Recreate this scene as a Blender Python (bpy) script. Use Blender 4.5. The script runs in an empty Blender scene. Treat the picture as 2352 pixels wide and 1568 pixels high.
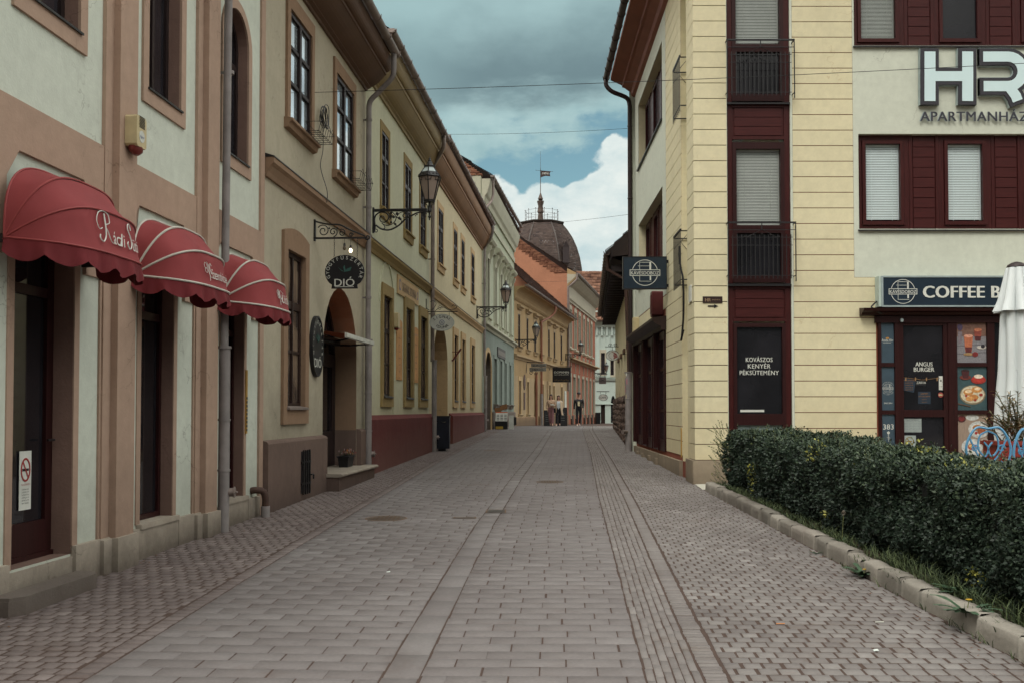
import bpy, bmesh, math, random
import numpy as np
from mathutils import Vector, Matrix
random.seed(7); rng = np.random.default_rng(7)
S = bpy.context.scene; COL = S.collection
# ------------------------------------------------------------------ camera
EYE = Vector((0, 0, 1.6)); FPX = 2286.7; PITCH = math.radians(1.6)
HORIZ = 940.0; YC = HORIZ - FPX*math.tan(PITCH)
cd = bpy.data.cameras.new('camera'); cam = bpy.data.objects.new('camera', cd); COL.objects.link(cam)
cam.location = EYE; cam.rotation_euler = (math.pi/2 + PITCH, 0, 0)
cd.lens = 35; cd.sensor_width = 36; cd.shift_y = (YC-784)/2352; cd.clip_start = .1; cd.clip_end = 2000
S.camera = cam
S.view_settings.view_transform = 'Standard'; S.view_settings.look = 'None'; S.view_settings.exposure = 0
S.cycles.max_bounces = 5; S.cycles.diffuse_bounces = 2; S.cycles.glossy_bounces = 2; S.cycles.transparent_max_bounces = 4; S.cycles.caustics_reflective=False; S.cycles.caustics_refractive=False; S.cycles.use_denoising = True; S.cycles.use_adaptive_sampling = True; S.cycles.adaptive_threshold = .035
# measuring aid: windows of the photograph that were studied -> photo units (2352 wide)
ZM = {0:(0,0,1),1:(0,0,.4028),2:(0,574.2,.5493),3:(574.2,0,.3662),4:(574.2,516.8,.3662),5:(1033.6,574.2,.293),
      6:(976.1,315.8,.2197),7:(1378,0,.3662),8:(1378,516.8,.4028),9:(1894.9,0,.3662),10:(1894.9,574.2,.3662),
      11:(1550.3,976.1,.3776),12:(0,976.1,.3906),13:(803.9,947.4,.3958),14:(1251.8,574.2,.13916),15:(1205.8,803.9,.13916),
      16:(1062.3,792.4,.12085),17:(826.9,356,.14649),18:(1424,660.3,.27467),19:(201,488.1,.2002)}
def D(k, x, y): a,b,c = ZM[k]; return (a+c*x, b+c*y)
def ray(px, py):
    a = (px-1176)/FPX; b = (YC-py)/FPX
    return Vector((a, math.cos(PITCH)-b*math.sin(PITCH), math.sin(PITCH)+b*math.cos(PITCH)))
def G(y, x=0):                       # street level: uphill, then a crest
    if y < 42: return .0168*y
    if y < 52: t=(y-42)/10; return .7056 + .168*(t - t*t/2)*.35
    return .735 - .011*(y-52)
def at(px, py, Y):
    r = ray(px, py); return EYE + r*(Y/r.y)
# ------------------------------------------------------------------ facades
class Fac:
    def __init__(s, p0, p1):
        s.o = Vector((p0[0], p0[1], 0)); d = Vector((p1[0]-p0[0], p1[1]-p0[1], 0)); s.L = d.length
        s.d = d.normalized(); s.n = Vector((-s.d.y, s.d.x, 0)); s.ang = math.atan2(s.d.y, s.d.x)
    def P(s, u, w, z): return s.o + s.d*u + s.n*w + Vector((0,0,z))
    def Y(s, y): return (y-s.o.y)/s.d.y
    def px(s, px, py, w=0):
        r = ray(px, py); o = s.o + s.n*w
        t = (o-EYE).dot(s.n)/r.dot(s.n); p = EYE + r*t
        return ((p-s.o).dot(s.d), p.z)
    def q(s, k, x, y, w=0): return s.px(*D(k,x,y), w)
    def g(s, u): return G(s.P(u,0,0).y)
WORLD = Fac((0,0),(1,0))
def A(y): return (-4.3+.074*y, y)
FB1 = Fac(A(2.5), A(13.2)); FB2 = Fac(A(13.2), A(19.35)); FB3 = Fac(A(19.35), A(27.3)); FB3b = Fac(A(27.3), A(41.3))
P4 = A(41.3); P5 = (.1,55.0); P6 = (.1+.196*21, 76.0); P7 = (.1+.196*40, 95.0)
FB4 = Fac(P4, P5); FB5 = Fac(P5, P6); FB6 = Fac(P6, P7)
FHS = Fac((3.392,27.3),(3.24,17.5)); FHF = Fac((3.24,17.5),(14,17.5))
FR2 = Fac((4.75,45.7),(3.36,27.5)); FW = Fac((6.6,108),(17,108))
# ------------------------------------------------------------------ mesh builder
XF = {}
def setp(o, label=None, cat=None, group=None, kind=None):
    if label: o['label']=label
    if cat: o['category']=cat
    if group: o['group']=group
    if kind: o['kind']=kind
    return o
def thing(name, label, cat, fac, u, w, z, group=None):
    o = bpy.data.objects.new(name, None); COL.objects.link(o); o.empty_display_size=.2
    p = fac.P(u,w,z); o.location = p; o.rotation_euler = (0,0,fac.ang)
    XF[o.name] = (Matrix.Translation(p) @ Matrix.Rotation(fac.ang,4,'Z')).inverted()
    return setp(o,label,cat,group)
class MB:
    def __init__(s): s.v=[]; s.f=[]; s.m=[]; s.sm=[]
    def add(s, vs, fs, m=0, smooth=False):
        b=len(s.v); s.v += [tuple(p) for p in vs]
        for f in fs: s.f.append([i+b for i in f]); s.m.append(m); s.sm.append(smooth)
    def box(s, u0,u1,w0,w1,z0,z1, m=0, skip=''):
        v=[(u,w,z) for z in (z0,z1) for w in (w0,w1) for u in (u0,u1)]
        f=[(0,2,3,1),(4,5,7,6),(0,1,5,4),(2,6,7,3),(0,4,6,2),(1,3,7,5)]
        s.add(v,f,m)
    def bbox(s, u0,u1,w0,w1,z0,z1, m=0, c=.01):      # box with chamfered outline (front view) 
        s.prism([(u0+c,z0),(u1-c,z0),(u1,z0+c),(u1,z1-c),(u1-c,z1),(u0+c,z1),(u0,z1-c),(u0,z0+c)], w0, w1, m)
    def quad(s,a,b,c,d,m=0): s.add([a,b,c,d],[(0,1,2,3)],m)
    def prism(s, poly, w0, w1, m=0, caps=True):         # polygon in (u,z), depth w
        n=len(poly); v=[(p[0],w0,p[1]) for p in poly]+[(p[0],w1,p[1]) for p in poly]
        f=[(i,(i+1)%n,(i+1)%n+n,i+n) for i in range(n)]
        if caps: f += [tuple(range(n)), tuple(range(2*n-1,n-1,-1))]
        s.add(v,f,m)
    def sweep(s, prof, u0, u1, m=0, dz=0, smooth=False):    # profile (w,z) along u
        n=len(prof); v=[(u0,p[0],p[1]) for p in prof]+[(u1,p[0],p[1]+dz) for p in prof]
        f=[(i,(i+1)%n,(i+1)%n+n,i+n) for i in range(n)]+[tuple(range(n)),tuple(range(2*n-1,n-1,-1))]
        s.add(v,f,m,smooth)
    def hprism(s, poly, z0, z1, m=0):                    # polygon in (u,w)
        n=len(poly); v=[(p[0],p[1],z0) for p in poly]+[(p[0],p[1],z1) for p in poly]
        f=[(i,(i+1)%n,(i+1)%n+n,i+n) for i in range(n)]+[tuple(range(n)),tuple(range(2*n-1,n-1,-1))]
        s.add(v,f,m)
    def tube(s, pts, r, n=6, m=0, closed=False, r1=None, cap=True, flat=1.0):
        pts=[Vector(p) for p in pts]; N=len(pts)
        if N<2: return
        vs=[]; up=None
        for i,p in enumerate(pts):
            if closed: t=pts[(i+1)%N]-pts[i-1]
            else: t=pts[min(i+1,N-1)]-pts[max(i-1,0)]
            t.normalize() if t.length>1e-9 else None
            if up is None:
                up = Vector((0,1,0)) if abs(t.y)<.9 else Vector((1,0,0))
            a=(up-t*up.dot(t)); 
            if a.length<1e-6: a=Vector((1,0,0))-t*t.x
            a.normalize(); up=a; b=t.cross(a)
            rr = r if r1 is None else r+(r1-r)*i/(N-1)
            for k in range(n):
                an=2*math.pi*k/n; vs.append(p+a*math.cos(an)*rr*flat+b*math.sin(an)*rr)
        fs=[]
        for i in range(N if closed else N-1):
            j=(i+1)%N
            for k in range(n):
                fs.append((i*n+k,i*n+(k+1)%n,j*n+(k+1)%n,j*n+k))
        if cap and not closed: fs += [tuple(range(n-1,-1,-1)), tuple(range((N-1)*n,N*n))]
        s.add(vs,fs,m,n>=6)
    def lathe(s, prof, c=(0,0,0), n=16, m=0, a0=0, smooth=True, sx=1, sy=1):
        vs=[];fs=[]
        for r,z in prof:
            for k in range(n):
                a=a0+2*math.pi*k/n; vs.append((c[0]+r*math.cos(a)*sx,c[1]+r*math.sin(a)*sy,c[2]+z))
        for i in range(len(prof)-1):
            for k in range(n): fs.append((i*n+k,i*n+(k+1)%n,(i+1)*n+(k+1)%n,(i+1)*n+k))
        fs += [tuple(range(n-1,-1,-1)), tuple(range((len(prof)-1)*n,len(prof)*n))]
        s.add(vs,fs,m,smooth)
    def disc(s, cu, cz, ru, rz, w0, w1, m=0, n=28):
        s.prism([(cu+ru*math.cos(2*math.pi*k/n), cz+rz*math.sin(2*math.pi*k/n)) for k in range(n)], w0,w1,m)
    def ring(s, cu, cz, ru, rz, th, w0, w1, m=0, n=28, a0=0, a1=2*math.pi):
        full = abs(a1-a0-2*math.pi)<1e-6; N=n if full else n+1
        vs=[]
        for k in range(N):
            a=a0+(a1-a0)*k/n
            for (R,w) in ((0,w0),(th,w0),(th,w1),(0,w1)):
                vs.append((cu+(ru-R)*math.cos(a), w, cz+(rz-R)*math.sin(a)))
        fs=[]
        for k in range(n):
            j=(k+1)%N
            for q in range(4): fs.append((k*4+q,k*4+(q+1)%4,j*4+(q+1)%4,j*4+q))
        if not full: fs += [(0,1,2,3),(4*n+3,4*n+2,4*n+1,4*n)]
        s.add(vs,fs,m)
    def text(s, txt, cu, cz, size, w, m=0, th=.004, width=None, shear=0, off=0, align='CENTER', fn=None, sp=1.0):
        if off>0:            # bold: three slightly shifted layers
            for i_,dx in enumerate((-off*.8,0,off*.8)):
                g_=(lambda x,y,z,dx=dx: fn(x+dx*size,y,z)) if fn else None
                s.text(txt,cu+(0 if fn else dx*size),cz,size,w-.0004*(i_+1),m,th,width,shear,0,align,g_,sp)
            return
        vs,fs = textgeo(txt,size,th,shear,off,sp)
        if not vs: return
        x0=min(v[0] for v in vs); x1=max(v[0] for v in vs); y0=min(v[1] for v in vs if True); 
        k = 1 if width is None else width/(x1-x0)
        cx = (x0+x1)/2 if align=='CENTER' else x0
        if fn: s.add([fn((v[0]-cx)*k, v[1], v[2]) for v in vs], fs, m)
        else: s.add([(cu+(v[0]-cx)*k, w-v[2], cz+v[1]) for v in vs], fs, m)
    def build(s, name, mats, parent=None, fac=WORLD, label=None, cat=None, group=None, kind=None, loc=None, tints=None):
        W=[fac.P(*v) for v in s.v] if fac is not WORLD else [Vector(v) for v in s.v]
        if not isinstance(mats,(list,tuple)): mats=[mats]
        me=bpy.data.meshes.new(name); o=bpy.data.objects.new(name,me); COL.objects.link(o)
        if parent is not None:
            M=XF[parent.name]; W=[M@p for p in W]; XF[o.name]=M; o.parent=parent
        else:
            if loc is None:
                xs=[p.x for p in W]; ys=[p.y for p in W]; zs=[p.z for p in W]
                loc=Vector(((min(xs)+max(xs))/2,(min(ys)+max(ys))/2,min(zs)))
            M=(Matrix.Translation(loc)@Matrix.Rotation(fac.ang,4,'Z')).inverted(); W=[M@p for p in W]
            o.location=loc; o.rotation_euler=(0,0,fac.ang); XF[o.name]=M
        me.from_pydata([tuple(p) for p in W],[],s.f)
        for m in mats: me.materials.append(m)
        me.polygons.foreach_set('material_index', s.m); me.polygons.foreach_set('use_smooth', s.sm)
        bm=bmesh.new(); bm.from_mesh(me); bmesh.ops.recalc_face_normals(bm, faces=bm.faces); bm.to_mesh(me); bm.free()
        if any(s.sm): me.set_sharp_from_angle(angle=math.radians(42))
        me.update(); return setp(o,label,cat,group,kind)
_tc={}
def textgeo(txt,size,th,shear,off,sp):
    key=(txt,shear,off,sp)
    if key not in _tc:
        c=bpy.data.curves.new('t','FONT'); c.body=txt; c.size=1; c.shear=shear; c.offset=off; c.space_character=sp
        c.resolution_u=3; c.align_x='LEFT'; c.fill_mode='BOTH'
        o=bpy.data.objects.new('t',c); COL.objects.link(o)
        dg=bpy.context.evaluated_depsgraph_get(); dg.update()
        me=bpy.data.meshes.new_from_object(o.evaluated_get(dg))
        _tc[key]=([tuple(v.co) for v in me.vertices],[tuple(p.vertices) for p in me.polygons])
        bpy.data.objects.remove(o); bpy.data.curves.remove(c); bpy.data.meshes.remove(me)
    v,f=_tc[key]
    return [(a*size,b*size,th) for a,b,_ in v], f
def cat_rom(pts, k=5, closed=False):
    pts=[Vector(p) for p in pts]; n=len(pts); out=[]
    rng_=range(n if closed else n-1)
    for i in rng_:
        p0=pts[(i-1)%n] if closed or i>0 else pts[0]; p1=pts[i]; p2=pts[(i+1)%n]; p3=pts[(i+2)%n] if closed or i+2<n else pts[-1]
        for j in range(k):
            t=j/k; out.append(.5*((2*p1)+(p2-p0)*t+(2*p0-5*p1+4*p2-p3)*t*t+(3*p1-p0-3*p2+p3)*t**3))
    if not closed: out.append(pts[-1])
    return out
def spiral(cu,cz,r0,r1,a0,turns,w=0,n=22):
    return [(cu+(r0+(r1-r0)*i/n)*math.cos(a0+turns*2*math.pi*i/n), w, cz+(r0+(r1-r0)*i/n)*math.sin(a0+turns*2*math.pi*i/n)) for i in range(n+1)]
# ------------------------------------------------------------------ materials
def lin(c): 
    c=c/255; return c/12.92 if c<=.04045 else ((c+.055)/1.055)**2.4
def C(r,g,b,k=1): return (lin(r)*k,lin(g)*k,lin(b)*k,1)
def newmat(name):
    m=bpy.data.materials.new(name); m.use_nodes=True; nt=m.node_tree; b=nt.nodes['Principled BSDF']; return m,nt,b
def N(nt,t,**k):
    n=nt.nodes.new(t)
    for a,v in k.items(): setattr(n,a,v)
    return n
def noise(nt,co,scale,detail=4,rough=.55,dist=0):
    n=N(nt,'ShaderNodeTexNoise'); n.inputs['Scale'].default_value=scale; n.inputs['Detail'].default_value=detail
    n.inputs['Roughness'].default_value=rough; n.inputs['Distortion'].default_value=dist
    if co is not None: nt.links.new(co,n.inputs['Vector'])
    return n.outputs['Fac']
def ramp(nt,fac,p0,p1,c0=(0,0,0,1),c1=(1,1,1,1)):
    r=N(nt,'ShaderNodeValToRGB'); r.color_ramp.elements[0].position=p0; r.color_ramp.elements[1].position=p1
    r.color_ramp.elements[0].color=c0; r.color_ramp.elements[1].color=c1; nt.links.new(fac,r.inputs[0]); return r.outputs[0]
def mix(nt,fac,a,b,mode='MIX'):
    n=N(nt,'ShaderNodeMix',data_type='RGBA',blend_type=mode)
    for i,v in ((0,fac),(6,a),(7,b)):
        if isinstance(v,(float,int)): n.inputs[i].default_value=v
        elif isinstance(v,tuple): n.inputs[i].default_value=v
        else: nt.links.new(v,n.inputs[i])
    return n.outputs[2]
def math_(nt,op,a,b=0.0,c=None,clamp=False):
    n=N(nt,'ShaderNodeMath',operation=op); n.use_clamp=clamp
    for i,v in enumerate((a,b) if c is None else (a,b,c)):
        if isinstance(v,(float,int)): n.inputs[i].default_value=v
        else: nt.links.new(v,n.inputs[i])
    return n.outputs[0]
def bump(nt,b,h,strength,dist=.01):
    n=N(nt,'ShaderNodeBump'); n.inputs['Strength'].default_value=strength; n.inputs['Distance'].default_value=dist
    nt.links.new(h,n.inputs['Height']); nt.links.new(n.outputs[0],b.inputs['Normal'])
def mapping(nt,co,sc,loc=(0,0,0)):
    n=N(nt,'ShaderNodeMapping'); n.inputs['Scale'].default_value=sc; n.inputs['Location'].default_value=loc
    nt.links.new(co,n.inputs[0]); return n.outputs[0]
def wpos(nt): return N(nt,'ShaderNodeNewGeometry').outputs['Position']
def simple(name,col,rough=.7,metal=0,var=.12,vs=6,bs=0,bsc=60,spec=.4,emit=None,alpha=None):
    m,nt,b=newmat(name); co=wpos(nt)
    n=noise(nt,co,vs,4); dk=tuple(c*(1-var) for c in col[:3])+(1,); lt=tuple(min(1,c*(1+var)) for c in col[:3])+(1,)
    nt.links.new(ramp(nt,n,.3,.7,dk,lt),b.inputs['Base Color'])
    b.inputs['Roughness'].default_value=rough; b.inputs['Metallic'].default_value=metal; b.inputs['Specular IOR Level'].default_value=spec
    if bs: bump(nt,b,noise(nt,co,bsc,3),bs)
    if emit: b.inputs['Emission Color'].default_value=emit[0]; b.inputs['Emission Strength'].default_value=emit[1]
    return m
def plaster(name,col,streak=.18,blot=.12,rough=.9,bs=.25,bsc=45,dirt=None,grime=(70,58,50),gz=None,crack=.0):
    m,nt,b=newmat(name); co=wpos(nt); k=lambda f: tuple(max(0,min(1,c*f)) for c in col[:3])+(1,)
    base=ramp(nt,noise(nt,co,.7,5,.6),.3,.7,k(1-blot),k(1+blot*.6))
    fine=ramp(nt,noise(nt,co,9,5,.7),.25,.75,(.9,.9,.9,1),(1.06,1.06,1.06,1))
    base=mix(nt,1.0,base,fine,'MULTIPLY')
    st=noise(nt,mapping(nt,co,(3.2,3.2,.5)),1.1,6,.7)
    base=mix(nt,math_(nt,'MULTIPLY',ramp(nt,st,.56,.86),streak*1.5,clamp=True),base,C(*grime))
    pt=ramp(nt,noise(nt,mapping(nt,co,(1,1,1),(3,7,1)),1.9,3,.5),.60,.64); base=mix(nt,math_(nt,'MULTIPLY',pt,min(.6,blot*3.0)),base,k(.84))
    vc=N(nt,'ShaderNodeTexVoronoi',feature='DISTANCE_TO_EDGE'); vc.inputs['Scale'].default_value=.8; cw=N(nt,'ShaderNodeVectorMath',operation='ADD'); nt.links.new(co,cw.inputs[0]); nn_=N(nt,'ShaderNodeTexNoise'); nn_.inputs['Scale'].default_value=3; nn_.inputs['Detail'].default_value=5; nt.links.new(co,nn_.inputs[0]); nt.links.new(nn_.outputs['Color'],cw.inputs[1]); nt.links.new(cw.outputs[0],vc.inputs['Vector'])
    ck=math_(nt,'MULTIPLY',ramp(nt,vc.outputs['Distance'],.002,.008,(1,1,1,1),(0,0,0,1)),ramp(nt,noise(nt,co,.9,2),.52,.62)); base=mix(nt,math_(nt,'MULTIPLY',ck,.38),base,C(*grime))
    if gz:   # darker and dirtier towards the ground: (full, none, amount)
        sp=N(nt,'ShaderNodeSeparateXYZ'); nt.links.new(co,sp.inputs[0])
        up=math_(nt,'SUBTRACT',sp.outputs[2],math_(nt,'MULTIPLY',sp.outputs[1],.0168))
        h=math_(nt,'ADD',up,math_(nt,'MULTIPLY',math_(nt,'SUBTRACT',noise(nt,co,3.5,5,.7),.5),gz[1]*.9))
        mr=N(nt,'ShaderNodeMapRange'); nt.links.new(h,mr.inputs[0])
        mr.inputs[1].default_value=gz[0]; mr.inputs[2].default_value=gz[1]; mr.inputs[3].default_value=gz[2]; mr.inputs[4].default_value=0
        base=mix(nt,mr.outputs[0],base,C(*grime))
    nt.links.new(base,b.inputs['Base Color']); b.inputs['Roughness'].default_value=rough; b.inputs['Specular IOR Level'].default_value=.2
    h=mix(nt,.35,noise(nt,co,bsc,3),noise(nt,co,4,4)); bump(nt,b,h,bs,.012)
    return m
def glassm(name,tint=(34,32,36),rough=.04,refl=.6,curt=None):
    m,nt,b=newmat(name); co=wpos(nt)
    base=ramp(nt,noise(nt,co,1.3,4),.35,.7,C(*tint),tuple(c*2.2 for c in C(*tint)[:3])+(1,))
    if curt:
        cf=ramp(nt,noise(nt,mapping(nt,co,(14,14,.6)),1.5,2),.35,.65,C(*curt,.55),C(*curt))
        base=mix(nt,ramp(nt,noise(nt,co,.9,2),.45,.55),base,cf)
    nt.links.new(base,b.inputs['Base Color']); b.inputs['Roughness'].default_value=rough
    b.inputs['Specular IOR Level'].default_value=refl; b.inputs['IOR'].default_value=1.52
    bump(nt,b,noise(nt,co,1.1,1),.06,.02)
    return m
def woodm(name,col,rough=.45,sc=(30,30,2)):
    m,nt,b=newmat(name); co=wpos(nt); n=noise(nt,mapping(nt,co,sc),1.5,5,.7)
    k=lambda f: tuple(min(1,c*f) for c in col[:3])+(1,)
    nt.links.new(ramp(nt,n,.3,.7,k(.65),k(1.3)),b.inputs['Base Color']); b.inputs['Roughness'].default_value=rough
    b.inputs['Specular IOR Level'].default_value=.22; bump(nt,b,n,.12,.004); return m
def tilem(name,c0,c1,sc=(5,5,5),rot=None):
    m,nt,b=newmat(name); co=wpos(nt)
    n=noise(nt,co,5,4,.7); base=ramp(nt,n,.3,.7,c0,c1)
    nt.links.new(base,b.inputs['Base Color']); b.inputs['Roughness'].default_value=.85; bump(nt,b,noise(nt,co,30,3),.3); return m
def tintm(name,c0,c1,rough=.85,bs=.3,bsc=70,dirtcol=None,spec=.25,stain=.5):
    """per-piece tint read from a colour attribute"""
    m,nt,b=newmat(name); co=wpos(nt); a=N(nt,'ShaderNodeAttribute',attribute_name='tint')
    base=ramp(nt,a.outputs['Fac'],0,1,c0,c1)
    fine=ramp(nt,noise(nt,co,40,4,.7),.25,.75,(.86,.86,.86,1),(1.1,1.1,1.1,1)); base=mix(nt,1.0,base,fine,'MULTIPLY')
    big=ramp(nt,noise(nt,co,.55,5,.65),.3,.72,(1-.35*stain,1-.38*stain,1-.38*stain,1),(1+.14*stain,1+.16*stain,1+.16*stain,1)); base=mix(nt,1.0,base,big,'MULTIPLY')
    if bs and bs<.4 and dirtcol:     # gum spots and stains on the paving
        vs_=N(nt,'ShaderNodeTexVoronoi'); vs_.inputs['Scale'].default_value=2.6; nt.links.new(co,vs_.inputs['Vector'])
        base=mix(nt,math_(nt,'MULTIPLY',ramp(nt,vs_.outputs['Distance'],.035,.06,(1,1,1,1),(0,0,0,1)),.5),base,C(70,62,60))
        base=mix(nt,math_(nt,'MULTIPLY',ramp(nt,noise(nt,mapping(nt,co,(1,.55,1),(5,2,0)),1.3,5,.6),.60,.72),.28),base,C(72,64,60))
    if dirtcol: base=mix(nt,math_(nt,'MULTIPLY',ramp(nt,noise(nt,co,2.3,5,.75),.55,.8),.45),base,dirtcol)
    nt.links.new(base,b.inputs['Base Color']); b.inputs['Roughness'].default_value=rough; b.inputs['Specular IOR Level'].default_value=spec
    if bs: bump(nt,b,noise(nt,co,bsc,4,.7),bs,.006)
    return m
def np_mesh(name, verts, faces, mat, tint, **kw):
    """big meshes: verts (n,3), quads (m,4), tint per quad"""
    me=bpy.data.meshes.new(name); n=len(verts); m=len(faces)
    me.vertices.add(n); me.vertices.foreach_set('co',np.asarray(verts,np.float32).ravel())
    me.loops.add(m*4); me.loops.foreach_set('vertex_index',np.asarray(faces,np.int32).ravel())
    me.polygons.add(m); me.polygons.foreach_set('loop_start',np.arange(0,m*4,4,dtype=np.int32)); me.polygons.foreach_set('loop_total',np.full(m,4,np.int32))
    me.update(calc_edges=True); me.validate()
    ca=me.color_attributes.new('tint','FLOAT_COLOR','CORNER')
    t=np.repeat(np.asarray(tint,np.float32),4); c=np.stack([t,t,t,np.ones_like(t)],1); ca.data.foreach_set('color',c.ravel())
    for mm in (mat if isinstance(mat,(list,tuple)) else [mat]): me.materials.append(mm)
    o=bpy.data.objects.new(name,me); COL.objects.link(o); return setp(o,**kw)
M={}
M['white_wall']=plaster('aqua_white_plaster',C(207,213,200),.12,.08,bs=.3,gz=(.2,1.3,.35))
M['tan']=plaster('tan_plaster',C(176,150,132),.12,.1,bs=.3,gz=(.2,1.2,.4))
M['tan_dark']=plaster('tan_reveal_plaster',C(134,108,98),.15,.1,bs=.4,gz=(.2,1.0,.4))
M['stone_plinth']=plaster('pale_stone_plinth',C(172,162,148),.25,.2,bs=.35,gz=(.0,.4,.75),grime=(62,52,46))
M['doorstep']=plaster('worn_doorstep_stone',C(112,104,98),.2,.2,bs=.5,gz=(-.05,.3,.5))
M['b2_wall']=plaster('warm_grey_plaster',C(180,172,152),.12,.12,bs=.2,gz=(.8,2.0,.3))
M['b2_up']=plaster('grey_beige_plaster',C(164,150,132),.15,.12,bs=.2,grime=(104,80,62))
M['b2_trim']=plaster('brown_trim_plaster',C(146,120,98),.12,.08,bs=.2)
M['b2_dark']=plaster('umber_plinth_plaster',C(112,94,86),.15,.12,bs=.25,gz=(-.05,.45,.6),grime=(60,50,46))
M['b2_eave']=simple('dark_brown_eave',C(92,68,52),.7,bs=.1,vs=2)
M['b3_wall']=plaster('pale_green_cream_plaster',C(202,203,178),.14,.08,bs=.18,grime=(150,130,90),gz=(1.2,2.3,.28))
M['b3_trim']=plaster('ochre_trim_plaster',C(150,130,88),.15,.1,bs=.2)
M['b3b_trim']=plaster('peach_trim_plaster',C(196,168,128),.12,.1,bs=.2)
M['b3_eave']=simple('olive_ochre_eave',C(140,122,84),.75,bs=.1,vs=1.5)
M['b3b_eave']=simple('orange_brown_eave',C(132,100,70),.75,bs=.1,vs=1.5)
M['b3b_wall']=plaster('cream_plaster',C(206,196,164),.14,.08,bs=.18,grime=(150,125,90),gz=(1.2,2.3,.28))
M['red_plinth']=plaster('oxblood_plinth',C(98,50,48),.15,.12,bs=.2,gz=(-.05,.8,.55),grime=(122,92,84))
M['b4_up']=plaster('pale_mint_plaster',C(176,182,160),.15,.1,bs=.2)
M['b4_low']=plaster('blue_grey_plaster',C(132,142,134),.12,.12,bs=.2)
M['b4_trim']=plaster('mint_stucco_trim',C(184,184,164),.12,.1,bs=.2)
M['grey_plinth']=plaster('grey_plinth_plaster',C(112,102,94),.25,.2,bs=.3,gz=(-.1,.4,.6))
M['b5_wall']=plaster('yellow_ochre_plaster',C(170,144,106),.15,.1,bs=.2)
M['b5_low']=plaster('pale_ochre_plaster',C(172,150,118),.15,.12,bs=.2)
M['b5_plinth']=plaster('stained_ochre_plinth',C(164,136,106),.3,.2,bs=.3,gz=(-.1,.5,.6))
M['b6_wall']=plaster('brick_orange_plaster',C(158,98,76),.12,.1,bs=.2)
M['b6_gable']=plaster('rough_orange_render',C(178,126,100),.12,.12,bs=.9,bsc=5)
M['b6_up']=plaster('salmon_plaster',C(160,102,80),.12,.1,bs=.2)
M['b6_white']=plaster('cream_stucco',C(180,174,156),.12,.08,bs=.2)
M['w_wall']=plaster('white_stucco',C(184,198,190),.1,.06,bs=.15)
M['hr_yellow']=plaster('butter_yellow_plaster',C(219,210,176),.10,.06,bs=.12,grime=(176,150,104),gz=(.4,1.6,.25))
M['hr_white']=plaster('pale_green_white_plaster',C(205,209,194),.06,.05,bs=.12)
M['hr_groove']=simple('red_brown_groove',C(132,70,52),.8)
M['hr_plinth']=plaster('grey_stone_base',C(158,144,124),.22,.18,bs=.25,gz=(-.05,.55,.5))
M['hr_soffit']=simple('red_brown_soffit',C(122,72,54),.7,vs=2)
M['brownwood']=woodm('mahogany_wood',C(62,25,24),.4)
M['brownwood2']=woodm('dark_mahogany_wood',C(46,21,21),.4)
M['brownwood_h']=woodm('mahogany_boards',C(66,27,26),.42,(2,2,40))
M['darkwood']=woodm('dark_brown_frame',C(52,38,34),.5)
M['darkwood2']=woodm('black_brown_frame',C(44,34,34),.5)
M['iron']=simple('black_wrought_iron',C(26,24,26),.45,.0,.2,30,.2,spec=.5)
M['zinc']=simple('weathered_zinc',C(134,122,116),.5,.35,.2,3,.08,20)
M['zinc_dark']=simple('dull_grey_pipe',C(132,126,124),.6,.0,.22,4,.1,20)
M['bpipe']=simple('dark_brown_pipe',C(48,36,36),.45,.2,.1,4)
M['opipe']=simple('orange_brown_pipe',C(130,82,60),.6,.0,.15,4)
M['rust']=simple('rusty_brown_pipe',C(72,52,44),.7,.1,.2,8,.2)
M['glass']=glassm('window_glass')
M['glass_up']=glassm('sky_lit_window_glass',(150,160,166),.05,.9); M['glass_up'].node_tree.nodes['Principled BSDF'].inputs['Metallic'].default_value=.6  # pale base and part metal put bright sky reflection into the panes
M['glass_dark']=glassm('dark_shop_glass',(24,23,26),.05,.5)
M['glass_curt']=glassm('curtained_glass',(60,52,48),.08,.5,curt=(150,130,112))
M['glass_old']=simple('dull_window_glass',C(74,68,62),.2,0,.25,3,spec=.6)
M['blinds']=None
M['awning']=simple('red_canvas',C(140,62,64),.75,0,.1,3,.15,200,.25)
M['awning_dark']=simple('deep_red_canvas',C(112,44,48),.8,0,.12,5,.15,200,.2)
M['piping']=simple('white_piping',C(196,192,182),.6)
M['pip_red']=simple('faded_red_piping',C(150,66,66),.6)
M['cream']=simple('cream_plastic',C(196,180,140),.5)
M['black']=simple('black_paint',C(22,22,26),.5)
M['white']=simple('white_paint',C(206,208,200),.55)
M['navy']=simple('navy_sign_panel',C(24,40,54),.35,spec=.5)
M['teal_panel']=simple('slate_blue_panel',C(58,76,88),.5)
M['silver']=simple('silver_trim',C(170,184,184),.35,.4)
M['brick']=None
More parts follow.
